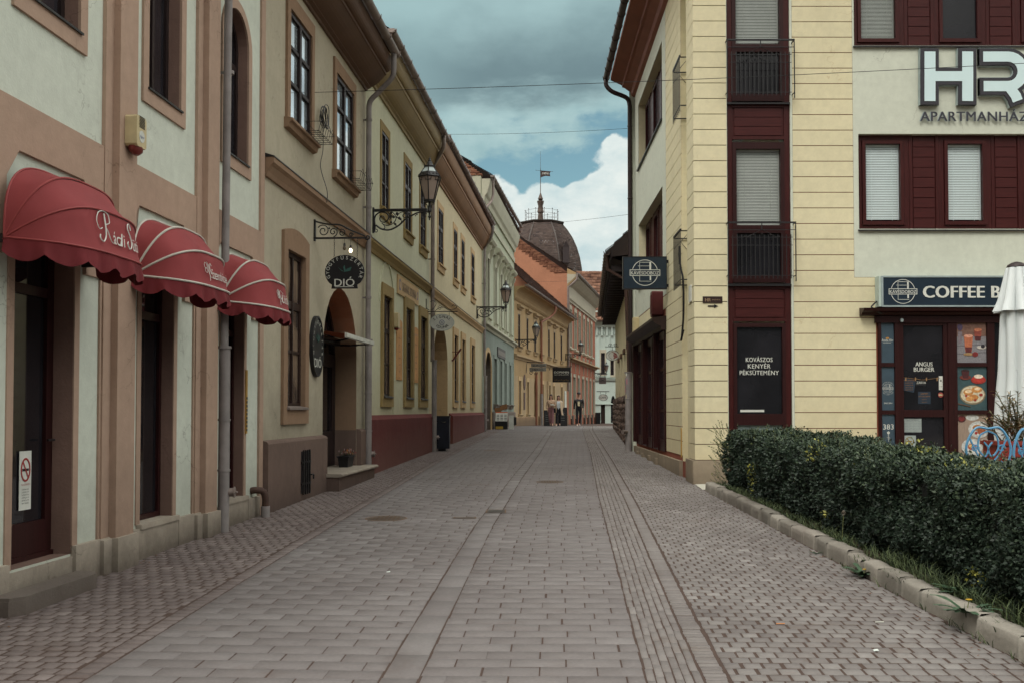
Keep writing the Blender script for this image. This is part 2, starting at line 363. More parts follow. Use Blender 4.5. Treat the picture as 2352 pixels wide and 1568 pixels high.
# ------------------------------------------------------------------ sky and light
SUN_EL=math.radians(52); SUN_AZ=math.radians(205)    # azimuth clockwise from +Y (behind the camera, a little left)
w=bpy.data.worlds.new('World'); S.world=w; w.use_nodes=True; nt=w.node_tree; nt.nodes.clear()
tc=N(nt,'ShaderNodeTexCoord').outputs['Generated']
nrm=N(nt,'ShaderNodeVectorMath',operation='NORMALIZE'); nt.links.new(tc,nrm.inputs[0]); dirv=nrm.outputs[0]
sp=N(nt,'ShaderNodeSeparateXYZ'); nt.links.new(dirv,sp.inputs[0]); dx,dy,dz=sp.outputs
az=math_(nt,'ARCTAN2',dx,dy)
hor=math_(nt,'SQRT',math_(nt,'ADD',math_(nt,'MULTIPLY',dx,dx),math_(nt,'MULTIPLY',dy,dy)))
el=math_(nt,'DIVIDE',dz,math_(nt,'MAXIMUM',hor,.02))
sky=N(nt,'ShaderNodeTexSky',sky_type='NISHITA'); sky.sun_disc=False; sky.sun_elevation=SUN_EL; sky.sun_rotation=SUN_AZ
sky.dust_density=1.5; sky.ozone_density=2
# blue sky with a teal cast
skyc=mix(nt,1.0,sky.outputs[0],(.105,.125,.098,1),'MULTIPLY')
cmb=N(nt,'ShaderNodeCombineXYZ'); nt.links.new(az,cmb.inputs[0]); nt.links.new(el,cmb.inputs[1]); P2=cmb.outputs[0]
def sstep(x,a,b):
    mr=N(nt,'ShaderNodeMapRange',interpolation_type='SMOOTHSTEP'); nt.links.new(x,mr.inputs[0]); mr.inputs[1].default_value=a; mr.inputs[2].default_value=b; return mr.outputs[0]
def wob(scale,det,amt,rough=.6,sc=(1,1,1),loc=(0,0,0)):
    n=noise(nt,mapping(nt,P2,sc,loc),scale,det,rough); return math_(nt,'MULTIPLY',math_(nt,'SUBTRACT',n,.5),amt)
# cumulus
v=N(nt,'ShaderNodeTexVoronoi',feature='SMOOTH_F1'); v.inputs['Scale'].default_value=36; v.inputs['Smoothness'].default_value=.35
wv=N(nt,'ShaderNodeVectorMath',operation='ADD'); nz=N(nt,'ShaderNodeTexNoise'); nz.inputs['Scale'].default_value=30; nz.inputs['Detail'].default_value=5; nt.links.new(P2,nz.inputs[0])
sc_=N(nt,'ShaderNodeVectorMath',operation='SCALE'); nt.links.new(nz.outputs['Color'],sc_.inputs[0]); sc_.inputs['Scale'].default_value=.022
nt.links.new(P2,wv.inputs[0]); nt.links.new(sc_.outputs[0],wv.inputs[1]); nt.links.new(wv.outputs[0],v.inputs['Vector'])
puff=math_(nt,'MULTIPLY',math_(nt,'SUBTRACT',v.outputs['Distance'],.3),-.045)
top=math_(nt,'ADD',math_(nt,'MULTIPLY',sstep(az,.055,.12),.055),.234)
top=math_(nt,'ADD',top,math_(nt,'MULTIPLY',sstep(az,-.02,-.09),-.06))
h=math_(nt,'SUBTRACT',math_(nt,'ADD',el,wob(22,6,.035,.6)),math_(nt,'ADD',top,puff))
cum=sstep(math_(nt,'MULTIPLY',h,-1.0),-.004,.004)
shade=math_(nt,'ADD',math_(nt,'ADD',.62,wob(20,7,1.5,.6,(1,1.5,1),(.3,.2,0))),math_(nt,'MULTIPLY',sstep(el,.05,.25),.25),clamp=True)
cumc=mix(nt,shade,C(150,190,200),C(232,240,236))
# hazy pale cloud sheet between, and the dark overhead cloud
sheet=sstep(math_(nt,'ADD',math_(nt,'ADD',el,wob(9,7,.15,.62,(1,1.8,1),(.7,.1,0))),math_(nt,'MULTIPLY',az,-.28)),.243,.272)
sheetc=mix(nt,math_(nt,'ADD',.82,wob(14,6,1.8,.6,(1,1.6,1)),clamp=True),C(122,164,172),C(178,206,206))
dark=sstep(math_(nt,'ADD',math_(nt,'ADD',el,wob(8,7,.10,.6,(1,2.4,1),(.2,.9,0))),math_(nt,'MULTIPLY',az,-.10)),.288,.335)
dk=math_(nt,'ADD',sstep(math_(nt,'ADD',el,wob(6,6,.16,.55,(1,1.6,1))),.33,.44),wob(7,6,.5,.55),clamp=True)
darkc=mix(nt,dk,C(116,140,146),C(164,194,196))
darkc=mix(nt,math_(nt,'MULTIPLY',sstep(az,-.02,-.12),.45),darkc,C(160,192,194))
col=mix(nt,math_(nt,'MULTIPLY',sheet,.93),skyc,sheetc); col=mix(nt,dark,col,darkc); col=mix(nt,cum,col,cumc)
# added brightness outside the view, overhead, beside and behind, that lights the street
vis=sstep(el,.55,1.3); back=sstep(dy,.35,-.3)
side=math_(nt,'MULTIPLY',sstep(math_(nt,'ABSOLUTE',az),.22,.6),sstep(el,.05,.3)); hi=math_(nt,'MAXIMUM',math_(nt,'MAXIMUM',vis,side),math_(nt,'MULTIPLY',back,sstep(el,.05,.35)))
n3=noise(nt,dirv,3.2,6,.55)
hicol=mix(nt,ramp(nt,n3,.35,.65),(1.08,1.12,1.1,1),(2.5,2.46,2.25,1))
col=mix(nt,hi,col,hicol); low=math_(nt,'MULTIPLY',sstep(dy,.05,-.25),math_(nt,'SUBTRACT',1.0,sstep(math_(nt,'ADD',el,wob(3,5,.3)),.25,.55))); col=mix(nt,low,col,(.085,.10,.095,1))  # low sky behind the camera darkened to keep window reflections dark
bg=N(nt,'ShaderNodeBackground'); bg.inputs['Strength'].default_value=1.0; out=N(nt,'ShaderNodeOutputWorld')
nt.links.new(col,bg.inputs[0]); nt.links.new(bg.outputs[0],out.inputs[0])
sl=bpy.data.lights.new('sun','SUN'); sl.energy=1.6; sl.angle=math.radians(24); sl.color=(1,.95,.87)
so=bpy.data.objects.new('sun',sl); COL.objects.link(so)
sd=Vector((math.sin(SUN_AZ)*math.cos(SUN_EL),math.cos(SUN_AZ)*math.cos(SUN_EL),math.sin(SUN_EL))); so.rotation_euler=sd.to_track_quat('Z','Y').to_euler()

# ------------------------------------------------------------------ ground
def lerp(tab,y):
    if y<=tab[0][0]: (a,b),(c,d)=tab[0],tab[1]
    elif y>=tab[-1][0]: (a,b),(c,d)=tab[-2],tab[-1]
    else:
        for i in range(len(tab)-1):
            if tab[i][0]<=y<=tab[i+1][0]: (a,b),(c,d)=tab[i],tab[i+1]; break
    return b+(d-b)*(y-a)/(c-a)
LB=[(5.5,-2.38),(10.7,-2.21),(14.2,-2.07),(22.6,-1.72),(41.5,-.55),(55,.75),(76,4.4),(95,8.0)]
GL=[(5.48,-.74),(7.26,-.66),(11.9,-.453),(18.9,0),(26.8,.557),(42,1.52),(55,2.6),(95,9.7)]
GR=[(5.48,-.527),(7.26,-.447),(11.9,-.235),(18.9,.2),(26.8,.76),(42,1.72),(55,2.8),(95,9.9)]
TL=[(5.48,.74),(7.58,.865),(10.3,1.03),(15.4,1.335),(26.5,2.09),(44,3.1),(55,4.0),(95,11.5)]
TR=[(5.48,1.06),(7.12,1.16),(10.05,1.358),(14.5,1.66),(23.2,2.20),(43,3.34),(55,4.3),(95,11.8)]
def sh(tab,d): return lambda y: lerp(tab,y)+d
wallL=lambda y: (-4.3+.074*y) if y<41.3 else (-1.24+.098*(y-41.3) if y<55 else .1+.19*(y-55))
kerbR=lambda y: 3.02+.013*(y-5.67)
wallR=lambda y: kerbR(y) if y<17.0 else (3.24+.0155*(y-17.5) if y<27.4 else 3.36+.0765*(y-27.5) if y<45.5 else 4.8+.14*(y-45.5))
def ground_grid(name,xs_fn,ys,z_off,mat,kind='structure',nx=12):
    v=[];f=[]
    for y in ys:
        x0,x1=xs_fn(y)
        for i in range(nx+1): x=x0+(x1-x0)*i/nx; v.append((x,y,G(y)+z_off))
    for j in range(len(ys)-1):
        for i in range(nx): a=j*(nx+1)+i; f.append((a,a+1,a+nx+2,a+nx+1))
    me=bpy.data.meshes.new(name); me.from_pydata(v,[],f); me.materials.append(mat); me.update()
    o=bpy.data.objects.new(name,me); COL.objects.link(o); return setp(o,kind=kind)
mj=plaster('joint_grit',C(78,64,58),.0,.15,bs=.5,bsc=120)
mg=plaster('far_ground',C(104,98,94),.1,.1)
ys=[-60,-20,0]+[i*2 for i in range(1,36)]+[80,95,110,130,160,220,320,600]
ground_grid('ground',lambda y:(-400,400),ys,-.06,mg,nx=8)
ground_grid('paving_bed',lambda y:(-8 if y<60 else -4,14 if y<60 else 30),[-6,0]+[i for i in range(1,60)]+[70,80,95,112],.0025,mj)
from mathutils import noise as mn_
def patch(x,y):
    n=mn_.noise((x*.9,y*.45,4.2)); return .16 if n>.33 else (-.16 if n<-.33 else 0)
def zone(name,fl,fr,y0,y1,pw,pl,jw,jl,mat,rows_perp=.055,jit=.003,long_cols=False,stagger=.5,cols=None,h=.012,ztilt=.0005,tsd=.13):
    V=[];F=[];T=[]
    y=y0; r=0
    drift=0
    while y<y1:
        pl_=pl*(1+rng.normal(0,.03)) if not long_cols else pl
        yc=y+pl_/2; xl,xr=fl(yc),fr(yc); W=xr-xl
        if cols: edges=[xl+W*i/cols for i in range(cols+1)]; segs=list(zip(edges[:-1],edges[1:]))
        else:
            off=(r%2)*stagger*pw + rng.normal(0,.004); x=xl-off; segs=[]
            while x<xr:
                ww=pw*(1+rng.normal(0,.03)); a,b=max(x,xl),min(x+ww,xr)
                if b-a>jw*2.2: segs.append((a,b))
                x+=ww
        for k,(a,b) in enumerate(segs):
            ox=rng.normal(0,.002); g=jw*(.6+.8*rng.random())/2; gl=jl*(.6+.8*rng.random())/2
            yo=rng.normal(0,jit); z=rng.normal(0,ztilt)
            sk=rows_perp
            if long_cols: yo=(k*0.37%1)*pl
            pts=[]
            for (x,yy) in ((a+g,y+gl),(b-g,y+gl),(b-g,y+pl_-gl),(a+g,y+pl_-gl)):
                Y=yy+yo-sk*(x-xl); x=x+fl(Y)-fl(yc)
                pts.append((x+ox,Y,G(Y)+z))
            b0=len(V); tz=[rng.normal(0,ztilt) for _ in range(4)]
            c=min(.0025,g+.0015)
            ctr=((pts[0][0]+pts[2][0])/2,(pts[0][1]+pts[2][1])/2)
            for i,p in enumerate(pts): V.append((p[0],p[1],p[2]+tz[i]*.5+h-.008-c))
            for i,p in enumerate(pts):
                sx=c*1.2*(1 if p[0]<ctr[0] else -1); sy=c*1.2*(1 if p[1]<ctr[1] else -1)
                V.append((p[0]+sx,p[1]+sy,p[2]+tz[i]*.5+h-.006))
            for i,p in enumerate(pts): V.append((p[0],p[1],p[2]-.02))
            t=min(1,max(0,rng.normal(.45,tsd)+(.35 if rng.random()<.05 else 0)))
            t=min(1,max(0,t+patch(ctr[0],ctr[1]))); F.append((b0+4,b0+5,b0+6,b0+7)); T.append(t)
            for i in range(4):
                j=(i+1)%4; F.append((b0+i,b0+j,b0+4+j,b0+4+i)); T.append(t); F.append((b0+8+i,b0+8+j,b0+j,b0+i)); T.append(t*.7)
        y+=pl_; r+=1
    return np_mesh(name,V,F,mat,T,kind='structure')
mbig=tintm('big_paver_stone',C(107,101,100),C(126,121,120),.8,.2,90,C(98,84,78))
mcen=tintm('gutter_slab_stone',C(108,102,101),C(127,123,122),.8,.2,90,C(98,86,80))
msml=tintm('small_sett_stone',C(96,86,84),C(128,118,115),.85,.35,80,C(86,66,56))
msmr=tintm('small_sett_stone_light',C(104,98,96),C(140,136,133),.85,.35,80,C(94,76,64))
mtac=tintm('ribbed_paver_stone',C(110,104,102),C(134,129,126),.85,.3,90,C(104,88,74))
zone('footway_left',lambda y:wallL(y)-.02,sh(LB,-.13),4.3,54,.118,.122,.018,.016,msml)
zone('paving_border',sh(LB,-.128),sh(LB,0),4.3,54,.13,.11,.012,.012,msml,cols=1)
zone('road_paving',sh(LB,.004),sh(GL,-.004),4.6,54,.335,.178,.007,.004,mbig,tsd=.10)
zone('gutter_strip',sh(GL,.002),sh(GR,-.002),4.6,54,.21,.52,.006,.006,mcen,cols=1,tsd=.12)
zone('roadway',sh(GR,.003),sh(TL,-.003),4.6,54,.335,.178,.007,.004,mbig,tsd=.10,rows_perp=.01)
zone('ribbed_strip',sh(TL,.004),sh(TR,-.003),4.6,54,.05,.24,.006,.005,mtac,cols=6,rows_perp=0,long_cols=True)
zone('paving_edge',sh(TR,.004),sh(TR,.14),4.6,54,.13,.07,.012,.009,mtac,cols=1,rows_perp=0)
zone('footway_right',sh(TR,.15),wallR,4.6,54,.118,.122,.016,.014,msmr,rows_perp=.01)
mfar=plaster('far_street_paving',C(122,116,112),.1,.12,bs=.2)
ground_grid('street',lambda y:(wallL(y)-.3,15+.3*(y-52)),[52,58,65,72,80,90,100,112],.002,mfar)

# ------------------------------------------------------------------ facade pieces
class Wall:
    """wall plane with rectangular / arched openings; reveals included"""
    def __init__(s,u0,u1,z0,z1,depth=.2,w=0): s.u0,s.u1,s.z0,s.z1,s.dep,s.w=u0,u1,z0,z1,depth,w; s.h=[]
    def hole(s,u0,u1,z0,z1,arch=0,dep=None,rm=None,pointed=False): s.h.append((u0,u1,z0,z1,arch,dep or s.dep,rm,pointed)); return (u0,u1,z0,z1)
    def make(s,mb,m=0,mr=0):
        us=sorted(set([s.u0,s.u1]+[x for h in s.h for x in h[:2]])); zs=sorted(set([s.z0,s.z1]+[x for h in s.h for x in h[2:4]]))
        us=[u for u in us if s.u0<=u<=s.u1]; zs=[z for z in zs if s.z0<=z<=s.z1]
        for i in range(len(us)-1):
            for j in range(len(zs)-1):
                cu,cz=(us[i]+us[i+1])/2,(zs[j]+zs[j+1])/2
                if any(h[0]<cu<h[1] and h[2]<cz<h[3] for h in s.h): continue
                mb.quad((us[i],s.w,zs[j]),(us[i+1],s.w,zs[j]),(us[i+1],s.w,zs[j+1]),(us[i],s.w,zs[j+1]),m)
        for (a,b,c,d,arch,dep,rm,pt) in s.h:
            r=mr if rm is None else rm; w0,w1=s.w,s.w+dep
            zt=d-arch
            mb.quad((a,w0,c),(a,w1,c),(a,w1,zt),(a,w0,zt),r); mb.quad((b,w0,c),(b,w1,c),(b,w1,zt),(b,w0,zt),r)
            mb.quad((a,w0,c),(b,w0,c),(b,w1,c),(a,w1,c),r)
            if not arch: mb.quad((a,w0,d),(b,w0,d),(b,w1,d),(a,w1,d),r)
            else:
                pts=archpts(a,b,zt,arch,pointed=pt)
                for i in range(len(pts)-1):
                    (u,z),(u2,z2)=pts[i],pts[i+1]
                    mb.quad((u,w0,z),(u2,w0,z2),(u2,w0,d),(u,w0,d),m); mb.quad((u,w0,z),(u2,w0,z2),(u2,w1,z2),(u,w1,z),r)
def archpts(a,b,zs,rise,n=14,pointed=False):
    c=(a+b)/2; h=(b-a)/2
    if rise>=h*.75 or pointed:
        if pointed: return [(c-h*math.cos(math.pi*i/n), zs+rise*(math.sin(math.pi*i/n)**.8)) for i in range(n+1)]
        return [(c-h*math.cos(math.pi*i/n), zs+rise*math.sin(math.pi*i/n)) for i in range(n+1)]
    R=(h*h+rise*rise)/(2*rise); t0=math.asin(h/R)
    return [(c+R*math.sin(-t0+2*t0*i/n), zs+rise-R+R*math.cos(-t0+2*t0*i/n)) for i in range(n+1)]
def surround(parent,fac,u0,u1,z0,z1,t,p,mat,w=0,bot=None,top=None,arch=0,name='window_surround',sill=None):
    """flat band around an opening, standing p proud of the wall"""
    mb=MB(); b=t if bot is None else bot; tp=t if top is None else top; a,c=w-p,w+.004
    mb.box(u0-t,u0,a,c,z0-b,z1-arch); mb.box(u1,u1+t,a,c,z0-b,z1-arch)
    if b>0: mb.box(u0,u1,a,c,z0-b,z0)
    if not arch: mb.box(u0-t,u1+t,a,c,z1,z1+tp)
    else:
        i_=archpts(u0,u1,z1-arch,arch); o_=archpts(u0-t,u1+t,z1-arch,arch+tp)
        for k in range(len(i_)-1):
            q=[i_[k],i_[k+1],o_[k+1],o_[k]]
            mb.prism(q,a,c)
    if sill: mb.box(u0-t-.03,u1+t+.03,w-p-sill,w-p+.001,z0-.05,z0)
    return mb.build(name,mat,parent,fac)
def window(parent,fac,u0,u1,z0,z1,w,cols=2,rows=(),fr=.05,bar=.028,mat=None,glass=None,arch=0,dep=.05,mid=.05,rowt=None,name='window'):
    mb=MB(); m=mat or M['darkwood']; e=.001
    if arch:
        zt=z1-arch; i_=archpts(u0+fr,u1-fr,zt,arch-fr); o_=archpts(u0,u1,zt,arch)
        for k in range(len(i_)-1): mb.prism([i_[k],i_[k+1],o_[k+1],o_[k]],w,w+dep)
        mb.box(u0,u0+fr,w,w+dep,z0,zt); mb.box(u1-fr,u1,w,w+dep,z0,zt); mb.box(u0+fr,u1-fr,w,w+dep,z0,z0+fr)
    else:
        mb.box(u0,u0+fr,w,w+dep,z0,z1); mb.box(u1-fr,u1,w,w+dep,z0,z1); mb.box(u0+fr,u1-fr,w,w+dep,z0,z0+fr); mb.box(u0+fr,u1-fr,w,w+dep,z1-fr,z1)
    a,b=u0+fr,u1-fr
    for i in range(1,cols):
        u=a+(b-a)*i/cols; mb.box(u-mid/2,u+mid/2,w-.008,w+dep-.004,z0+fr,z1-fr-(arch*.15 if arch else 0))
    for k,r in enumerate(rows):
        z=z0+(z1-z0)*r; t=(rowt[k] if rowt else bar)
        for i in range(cols):
            ua=a+(b-a)*i/cols+(mid/2 if i else 0); ub=a+(b-a)*(i+1)/cols-(mid/2 if i<cols-1 else 0)
            mb.box(ua,ub,w+.002,w+dep-.008,z-t/2,z+t/2)
    o=mb.build(name,m,parent,fac)
    g=MB(); wg=w+dep*.6
    if arch:
        pts=archpts(u0+.01,u1-.01,z1-arch,arch-.01); g.add([(u0+.01,wg,z0+.01),(u1-.01,wg,z0+.01)]+[(p[0],wg,p[1]) for p in reversed(pts)],[tuple(range(len(pts)+2))])
    else: g.quad((u0+.01,wg,z0+.01),(u1-.01,wg,z0+.01),(u1-.01,wg,z1-.01),(u0+.01,wg,z1-.01))
    g.build('glass_pane',glass or M['glass'],o,fac)
    return o
def cove(out,z0,z1,n=6,fascia=.06):
    """eave cornice profile (w,z): stepped moulding + cove out to the gutter board"""
    p=[(.02,z0),(-.05,z0),(-.05,z0+.05),(-.08,z0+.05),(-.08,z0+.10)]
    H=z1-z0-.10-fascia
    for i in range(n+1):
        t=i/n*math.pi/2; p.append((-.10-(out-.16)*(1-math.cos(t)), z0+.10+H*math.sin(t)))
    p += [(-out+.02,z1-fascia),(-out+.02,z1),(.02,z1)]
    return p
def cove2(out,z0,z1,n=6):
    """eave: S-shaped moulding, soffit slopes out then bulges up"""
    H=z1-z0
    p=[(.02,z0),(-.04,z0),(-.05,z0+.06*H),(-.10*out/.5,z0+.10*H)]
    for i in range(n+1):
        t=i/n; p.append((-out*(.2+.5*t), z0+H*(.12+.38*t-.05*math.sin(t*math.pi))))
    p.append((-out*.74,z0+H*.52)); p.append((-out*.74,z0+H*.60))
    for i in range(n+1):
        t=i/n*math.pi/2; p.append((-out*(.74+.22*math.sin(t)), z0+H*(.60+.34*(1-math.cos(t)))))
    p += [(-out*.98,z1),(.02,z1)]
    return p
def gutter(parent,fac,u0,u1,w,z,r=.075,dz=0,name='gutter',mat=None,step=.85):
    mb=MB(); n=10
    prof=[(w+r*math.cos(math.pi+math.pi*i/n), z+r*math.sin(math.pi+math.pi*i/n)) for i in range(n+1)]
    prof+= [(w+(r-.008)*math.cos(-math.pi*i/n), z+.004+(r-.008)*math.sin(-math.pi*i/n)) for i in range(n+1)]
    mb.sweep(prof,u0,u1,dz=dz,smooth=False)
    mb.prism([(u0-.002,z-r)]*0 or [(u0,z-r*.9),(u0+.004,z-r*.9),(u0+.004,z),(u0,z)],w-r*.8,w+r*.8)
    L=u1-u0; k=max(1,int(L/step))
    for i in range(k+1):
        u=u0+.1+(L-.2)*i/k; zz=z+dz*(u-u0)/L
        pts=[(u,w+(r+.007)*math.cos(a),zz+(r+.007)*math.sin(a)) for a in [math.pi*.93+ (1.17*math.pi)*j/10 for j in range(11)]]
        pts.insert(0,(u,w-r-.012,zz+.03)); mb.tube(pts,.0075,4)
    return mb.build(name,mat or M['zinc'],parent,fac)
def downpipe(parent,fac,pts,r=.055,mat=None,clips=(),lower=None,name='downpipe'):
    mb=MB(); mb.tube(pts,r,12)
    for (u,w,z) in clips: mb.lathe([(r+.003,-.02),(r+.012,-.02),(r+.012,.02),(r+.003,.02)],(u,w,z),12); mb.box(u-.012,u+.012,w+r,w+r+.06,z-.015,z+.015)
    o=mb.build(name,mat or M['zinc_dark'],parent,fac)
    if lower:
        (u,w,z0,z1,rr)=lower; lb=MB(); lb.lathe([(rr,0),(rr,z1-z0-.03),(rr+.014,z1-z0-.03),(rr+.014,z1-z0),(rr*.7,z1-z0)],(u,w,z0),14)
        for f_ in (.36,.62): lb.lathe([(rr+.001,-.012),(rr+.009,-.012),(rr+.009,.012),(rr+.001,.012)],(u,w,z0+(z1-z0)*f_),14)
        lb.build('pipe_shoe',M['zinc_dark'],o,fac)
        cb=MB(); zc=z0+.55; cb.tube([(u+rr*.3,w-rr*.3,zc),(u+rr*.6,w-rr-.045,zc)],.05,12); cb.tube([(u+rr*.6,w-rr-.045,zc),(u+rr*.62,w-rr-.055,zc)],.066,12); cb.tube([(u+rr*.62,w-rr-.055,zc),(u+rr*.7,w-rr-.085,zc)],.012,6)
        cb.build('access_cap',M['zinc'],o,fac)
    return o
def roof_slope(parent,fac,u0,u1,w0,z0,w1,z1,mat,name='roof',tw=.19,tl=.33,pitchjit=.006,flat=False):
    """tiled slope from the eave (w0,z0) up to (w1,z1)"""
    V=[];F=[];T=[]; L=math.hypot(w1-w0,z1-z0); rows=int(L/tl*1.0)+1; nw=-(z1-z0)/L; nz=(w1-w0)/L
    if flat: rows=max(2,rows//3); 
    for r in range(rows):
        a=r/rows; b=(r+1.12)/rows; n=int((u1-u0)/tw)
        for k in range(n+1):
            ua=u0+(u1-u0)*(k-(.5 if r%2 else 0))/n; ub=ua+(u1-u0)/n*.96; ua=max(ua,u0); ub=min(ub,u1)
            if ub-ua<.02: continue
            j=rng.normal(0,pitchjit); lo=.045+j; hi=.0+j*.3
            b0=len(V)
            for (u,t,o_) in ((ua,a,lo),(ub,a,lo),(ub,b,hi),(ua,b,hi)):
                p=fac.P(u,w0+(w1-w0)*t+nw*o_, z0+(z1-z0)*t+nz*o_); V.append(tuple(p))
            for (u,t,o_) in ((ua,a,lo-.03),(ub,a,lo-.03)):
                p=fac.P(u,w0+(w1-w0)*t+nw*o_, z0+(z1-z0)*t+nz*o_); V.append(tuple(p))
            t=min(1,max(0,rng.normal(.5,.24))); F.append((b0,b0+1,b0+2,b0+3)); T.append(t); F.append((b0+4,b0+5,b0+1,b0)); T.append(t*.4)
    # decking below the tiles
    b0=len(V)
    for (u,w_,z) in ((u0,w0,z0-.02),(u1,w0,z0-.02),(u1,w1,z1-.02),(u0,w1,z1-.02)): V.append(tuple(fac.P(u,w_,z)))
    F.append((b0,b0+1,b0+2,b0+3)); T.append(.1)
    Mi=XF[parent.name]; V=[tuple(Mi@Vector(p)) for p in V]
    o=np_mesh(name,V,F,mat,T); o.parent=parent; XF[o.name]=Mi; return o
mtile=tintm('clay_roof_tile',C(86,60,50),C(150,112,92),.9,.3,30)
mtiled=tintm('dark_clay_roof_tile',C(74,52,46),C(138,98,78),.9,.3,30)
mslate=tintm('brown_slate_shingle',C(98,88,86),C(142,124,116),.85,.3,30)
mbrick=tintm('weathered_red_brick',C(96,60,48),C(160,114,90),.95,.5,50)
def brickwall(parent,fac,polyline,w0,w1,name,base_z,rows_h=.08,bl=.26):
    """stepped brick coping that follows a sloping line [(u,z),...] ; drawn as single bricks"""
    V=[];F=[];T=[]
    (ua,za),(ub,zb)=polyline[0],polyline[-1]; n=max(2,int(abs(zb-za)/rows_h)); Mi=XF[parent.name]
    for r in range(n*1):
        zc=min(za,zb)+r*rows_h; t=(zc-za)/(zb-za); ue=ua+(ub-ua)*t      # edge position at that height
        sgn=1 if (zb-za)*(ub-ua)<0 else -1    # body side
        for k in range(base_z):
            s0=ue-(k)*bl*sgn*1 ; 
            x0,x1=sorted((s0-(.5*bl if r%2 else 0)*sgn,s0-(.5*bl if r%2 else 0)*sgn-bl*sgn)); x0+=.006; x1-=.006
            b0=len(V); jw=rng.normal(0,.006)
            for z in (zc,zc+rows_h-.012):
                for (u,w_) in ((x0,w0+jw),(x1,w0+jw),(x1,w1),(x0,w1)): V.append(tuple(Mi@fac.P(u,w_,z)))
            for q in ((0,1,5,4),(1,2,6,5),(2,3,7,6),(3,0,4,7),(4,5,6,7),(3,2,1,0)): F.append(tuple(b0+i for i in q)); 
            t_=min(1,max(0,rng.normal(.45,.28))); T+= [t_]*6
    o=np_mesh(name,V,F,mbrick,T); o.parent=parent; XF[o.name]=Mi; return o
def U(fac,k,x,y=900): return fac.px(*D(k,x,y))[0]
def hull(parent,fac,ztop,depth=7,mat=None,ridge=2.6,roofmat=None,w0=.35,name='rear_wall',eave=None,za=None):
    """side and rear walls plus the roof behind the street front"""
    mb=MB(); mb.box(.02,fac.L-.02,w0+depth-.2,w0+depth,-.3,ztop)
    for a,b in ((.02,.14),(fac.L-.14,fac.L-.02)):
        mb.add([(a,w0,-.3),(b,w0,-.3),(b,w0,ztop),(a,w0,ztop),(a,w0+depth/2,ztop+ridge),(b,w0+depth/2,ztop+ridge),(a,w0+depth-.2,ztop),(b,w0+depth-.2,ztop),(a,w0+depth-.2,-.3),(b,w0+depth-.2,-.3)],
               [(0,1,2,3),(3,2,5,4),(4,5,7,6),(6,7,9,8),(0,3,4,6,8),(1,9,7,5,2)])
    mb.build(name,mat or M['b2_wall'],parent,fac)
# =================================================================== house 1 (tan pilasters)
f=FB1; Y=f.Y
h1=thing('town_house','cream and tan town house with pilasters and three red awnings along its shop front','building',f,0,0,0)
W=Wall(0,f.L,-.4,8.6,.19)
door1=W.hole(Y(7.46),Y(8.34),.40,3.05,dep=.22,rm=1); g2=W.hole(Y(9.60),Y(10.36),.50,3.05,dep=.17,rm=1); g3=W.hole(Y(11.75),Y(12.50),.52,3.05,dep=.17,rm=1)
gd0=W.hole(Y(4.2),Y(5.2),.42,3.05,dep=.2,rm=1)
uw=[W.hole(Y(7.50),Y(8.36),4.80,7.0,dep=.17,rm=1),W.hole(Y(9.68),Y(10.46),4.76,7.0,dep=.17,rm=1),W.hole(Y(11.76),Y(12.56),4.69,6.52,arch=.40,dep=.17,rm=1)]
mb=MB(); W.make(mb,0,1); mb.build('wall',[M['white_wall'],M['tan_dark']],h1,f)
mb=MB()
PIL=[(6.2,6.55),(8.93,9.28),(11.03,11.37)]
for a,b in PIL:
    mb.box(Y(a)-.14,Y(b)+.06,-.035,.002,.40,8.5); mb.box(Y(a),Y(b),-.10,-.034,.40,8.5)
    mb.box(Y(a)-.17,Y(a)-.14,-.02,.002,.40,3.93)
mb.box(Y(13.04),f.L-.01,-.03,.002,.2,8.5)
mb.build('pilasters',M['tan'],h1,f)
mb=MB()
bays=[(6.62,8.77,7.46,8.43),(9.35,10.87,9.48,10.53),(11.44,13.03,11.6,12.72),(2.6,6.0,4.1,5.3)]
for a,b,ra,rb in bays:
    a,b,ra,rb=map(Y,(a,b,ra,rb)); mb.box(a,b,-.034,.001,3.55,3.93)
    mb.prism([(a,2.75),(ra-.16,2.75),(ra-.16,3.33),(ra,3.55),(a,3.55)],-.034,.001); mb.prism([(b,2.75),(b,3.55),(rb,3.55),(rb+.05,3.46),(rb+.05,2.75)],-.034,.001)
mb.build('lintel_band',M['tan'],h1,f)
for (a,b,c,d) in (door1,g2,g3,gd0): surround(h1,f,a,b,c,d,.085,.012,M['tan'],bot=0)
for i,(a,b,c,d) in enumerate(uw): surround(h1,f,a,b,c,d,.12,.025,M['tan'],bot=.17,arch=.40 if i==2 else 0)
for i,(a,b,c,d) in enumerate(uw):
    window(h1,f,a,b,c,d,.12,cols=2,rows=(.66,) if i==2 else (.7,),fr=.06,mat=M['darkwood2'],glass=M['glass'],arch=.40 if i==2 else 0,rowt=(.07,))
    mb=MB(); mb.sweep([(.12,c+.03),(-.045,c-.01),(-.045,c-.03),(.12,c+.01)],a-.02,b+.02); mb.build('window_sill',M['iron'],h1,f)
for (a,b,c,d) in (g2,g3):
    window(h1,f,a,b,c,d,.12,cols=1,rows=(.80,),fr=.055,mat=M['brownwood2'],glass=M['glass_dark'],rowt=(.08,))
    mb=MB(); mb.box(a-.06,b+.08,-.06,.14,c-.045,c+.004); mb.build('window_sill',M['stone_plinth'],h1,f)
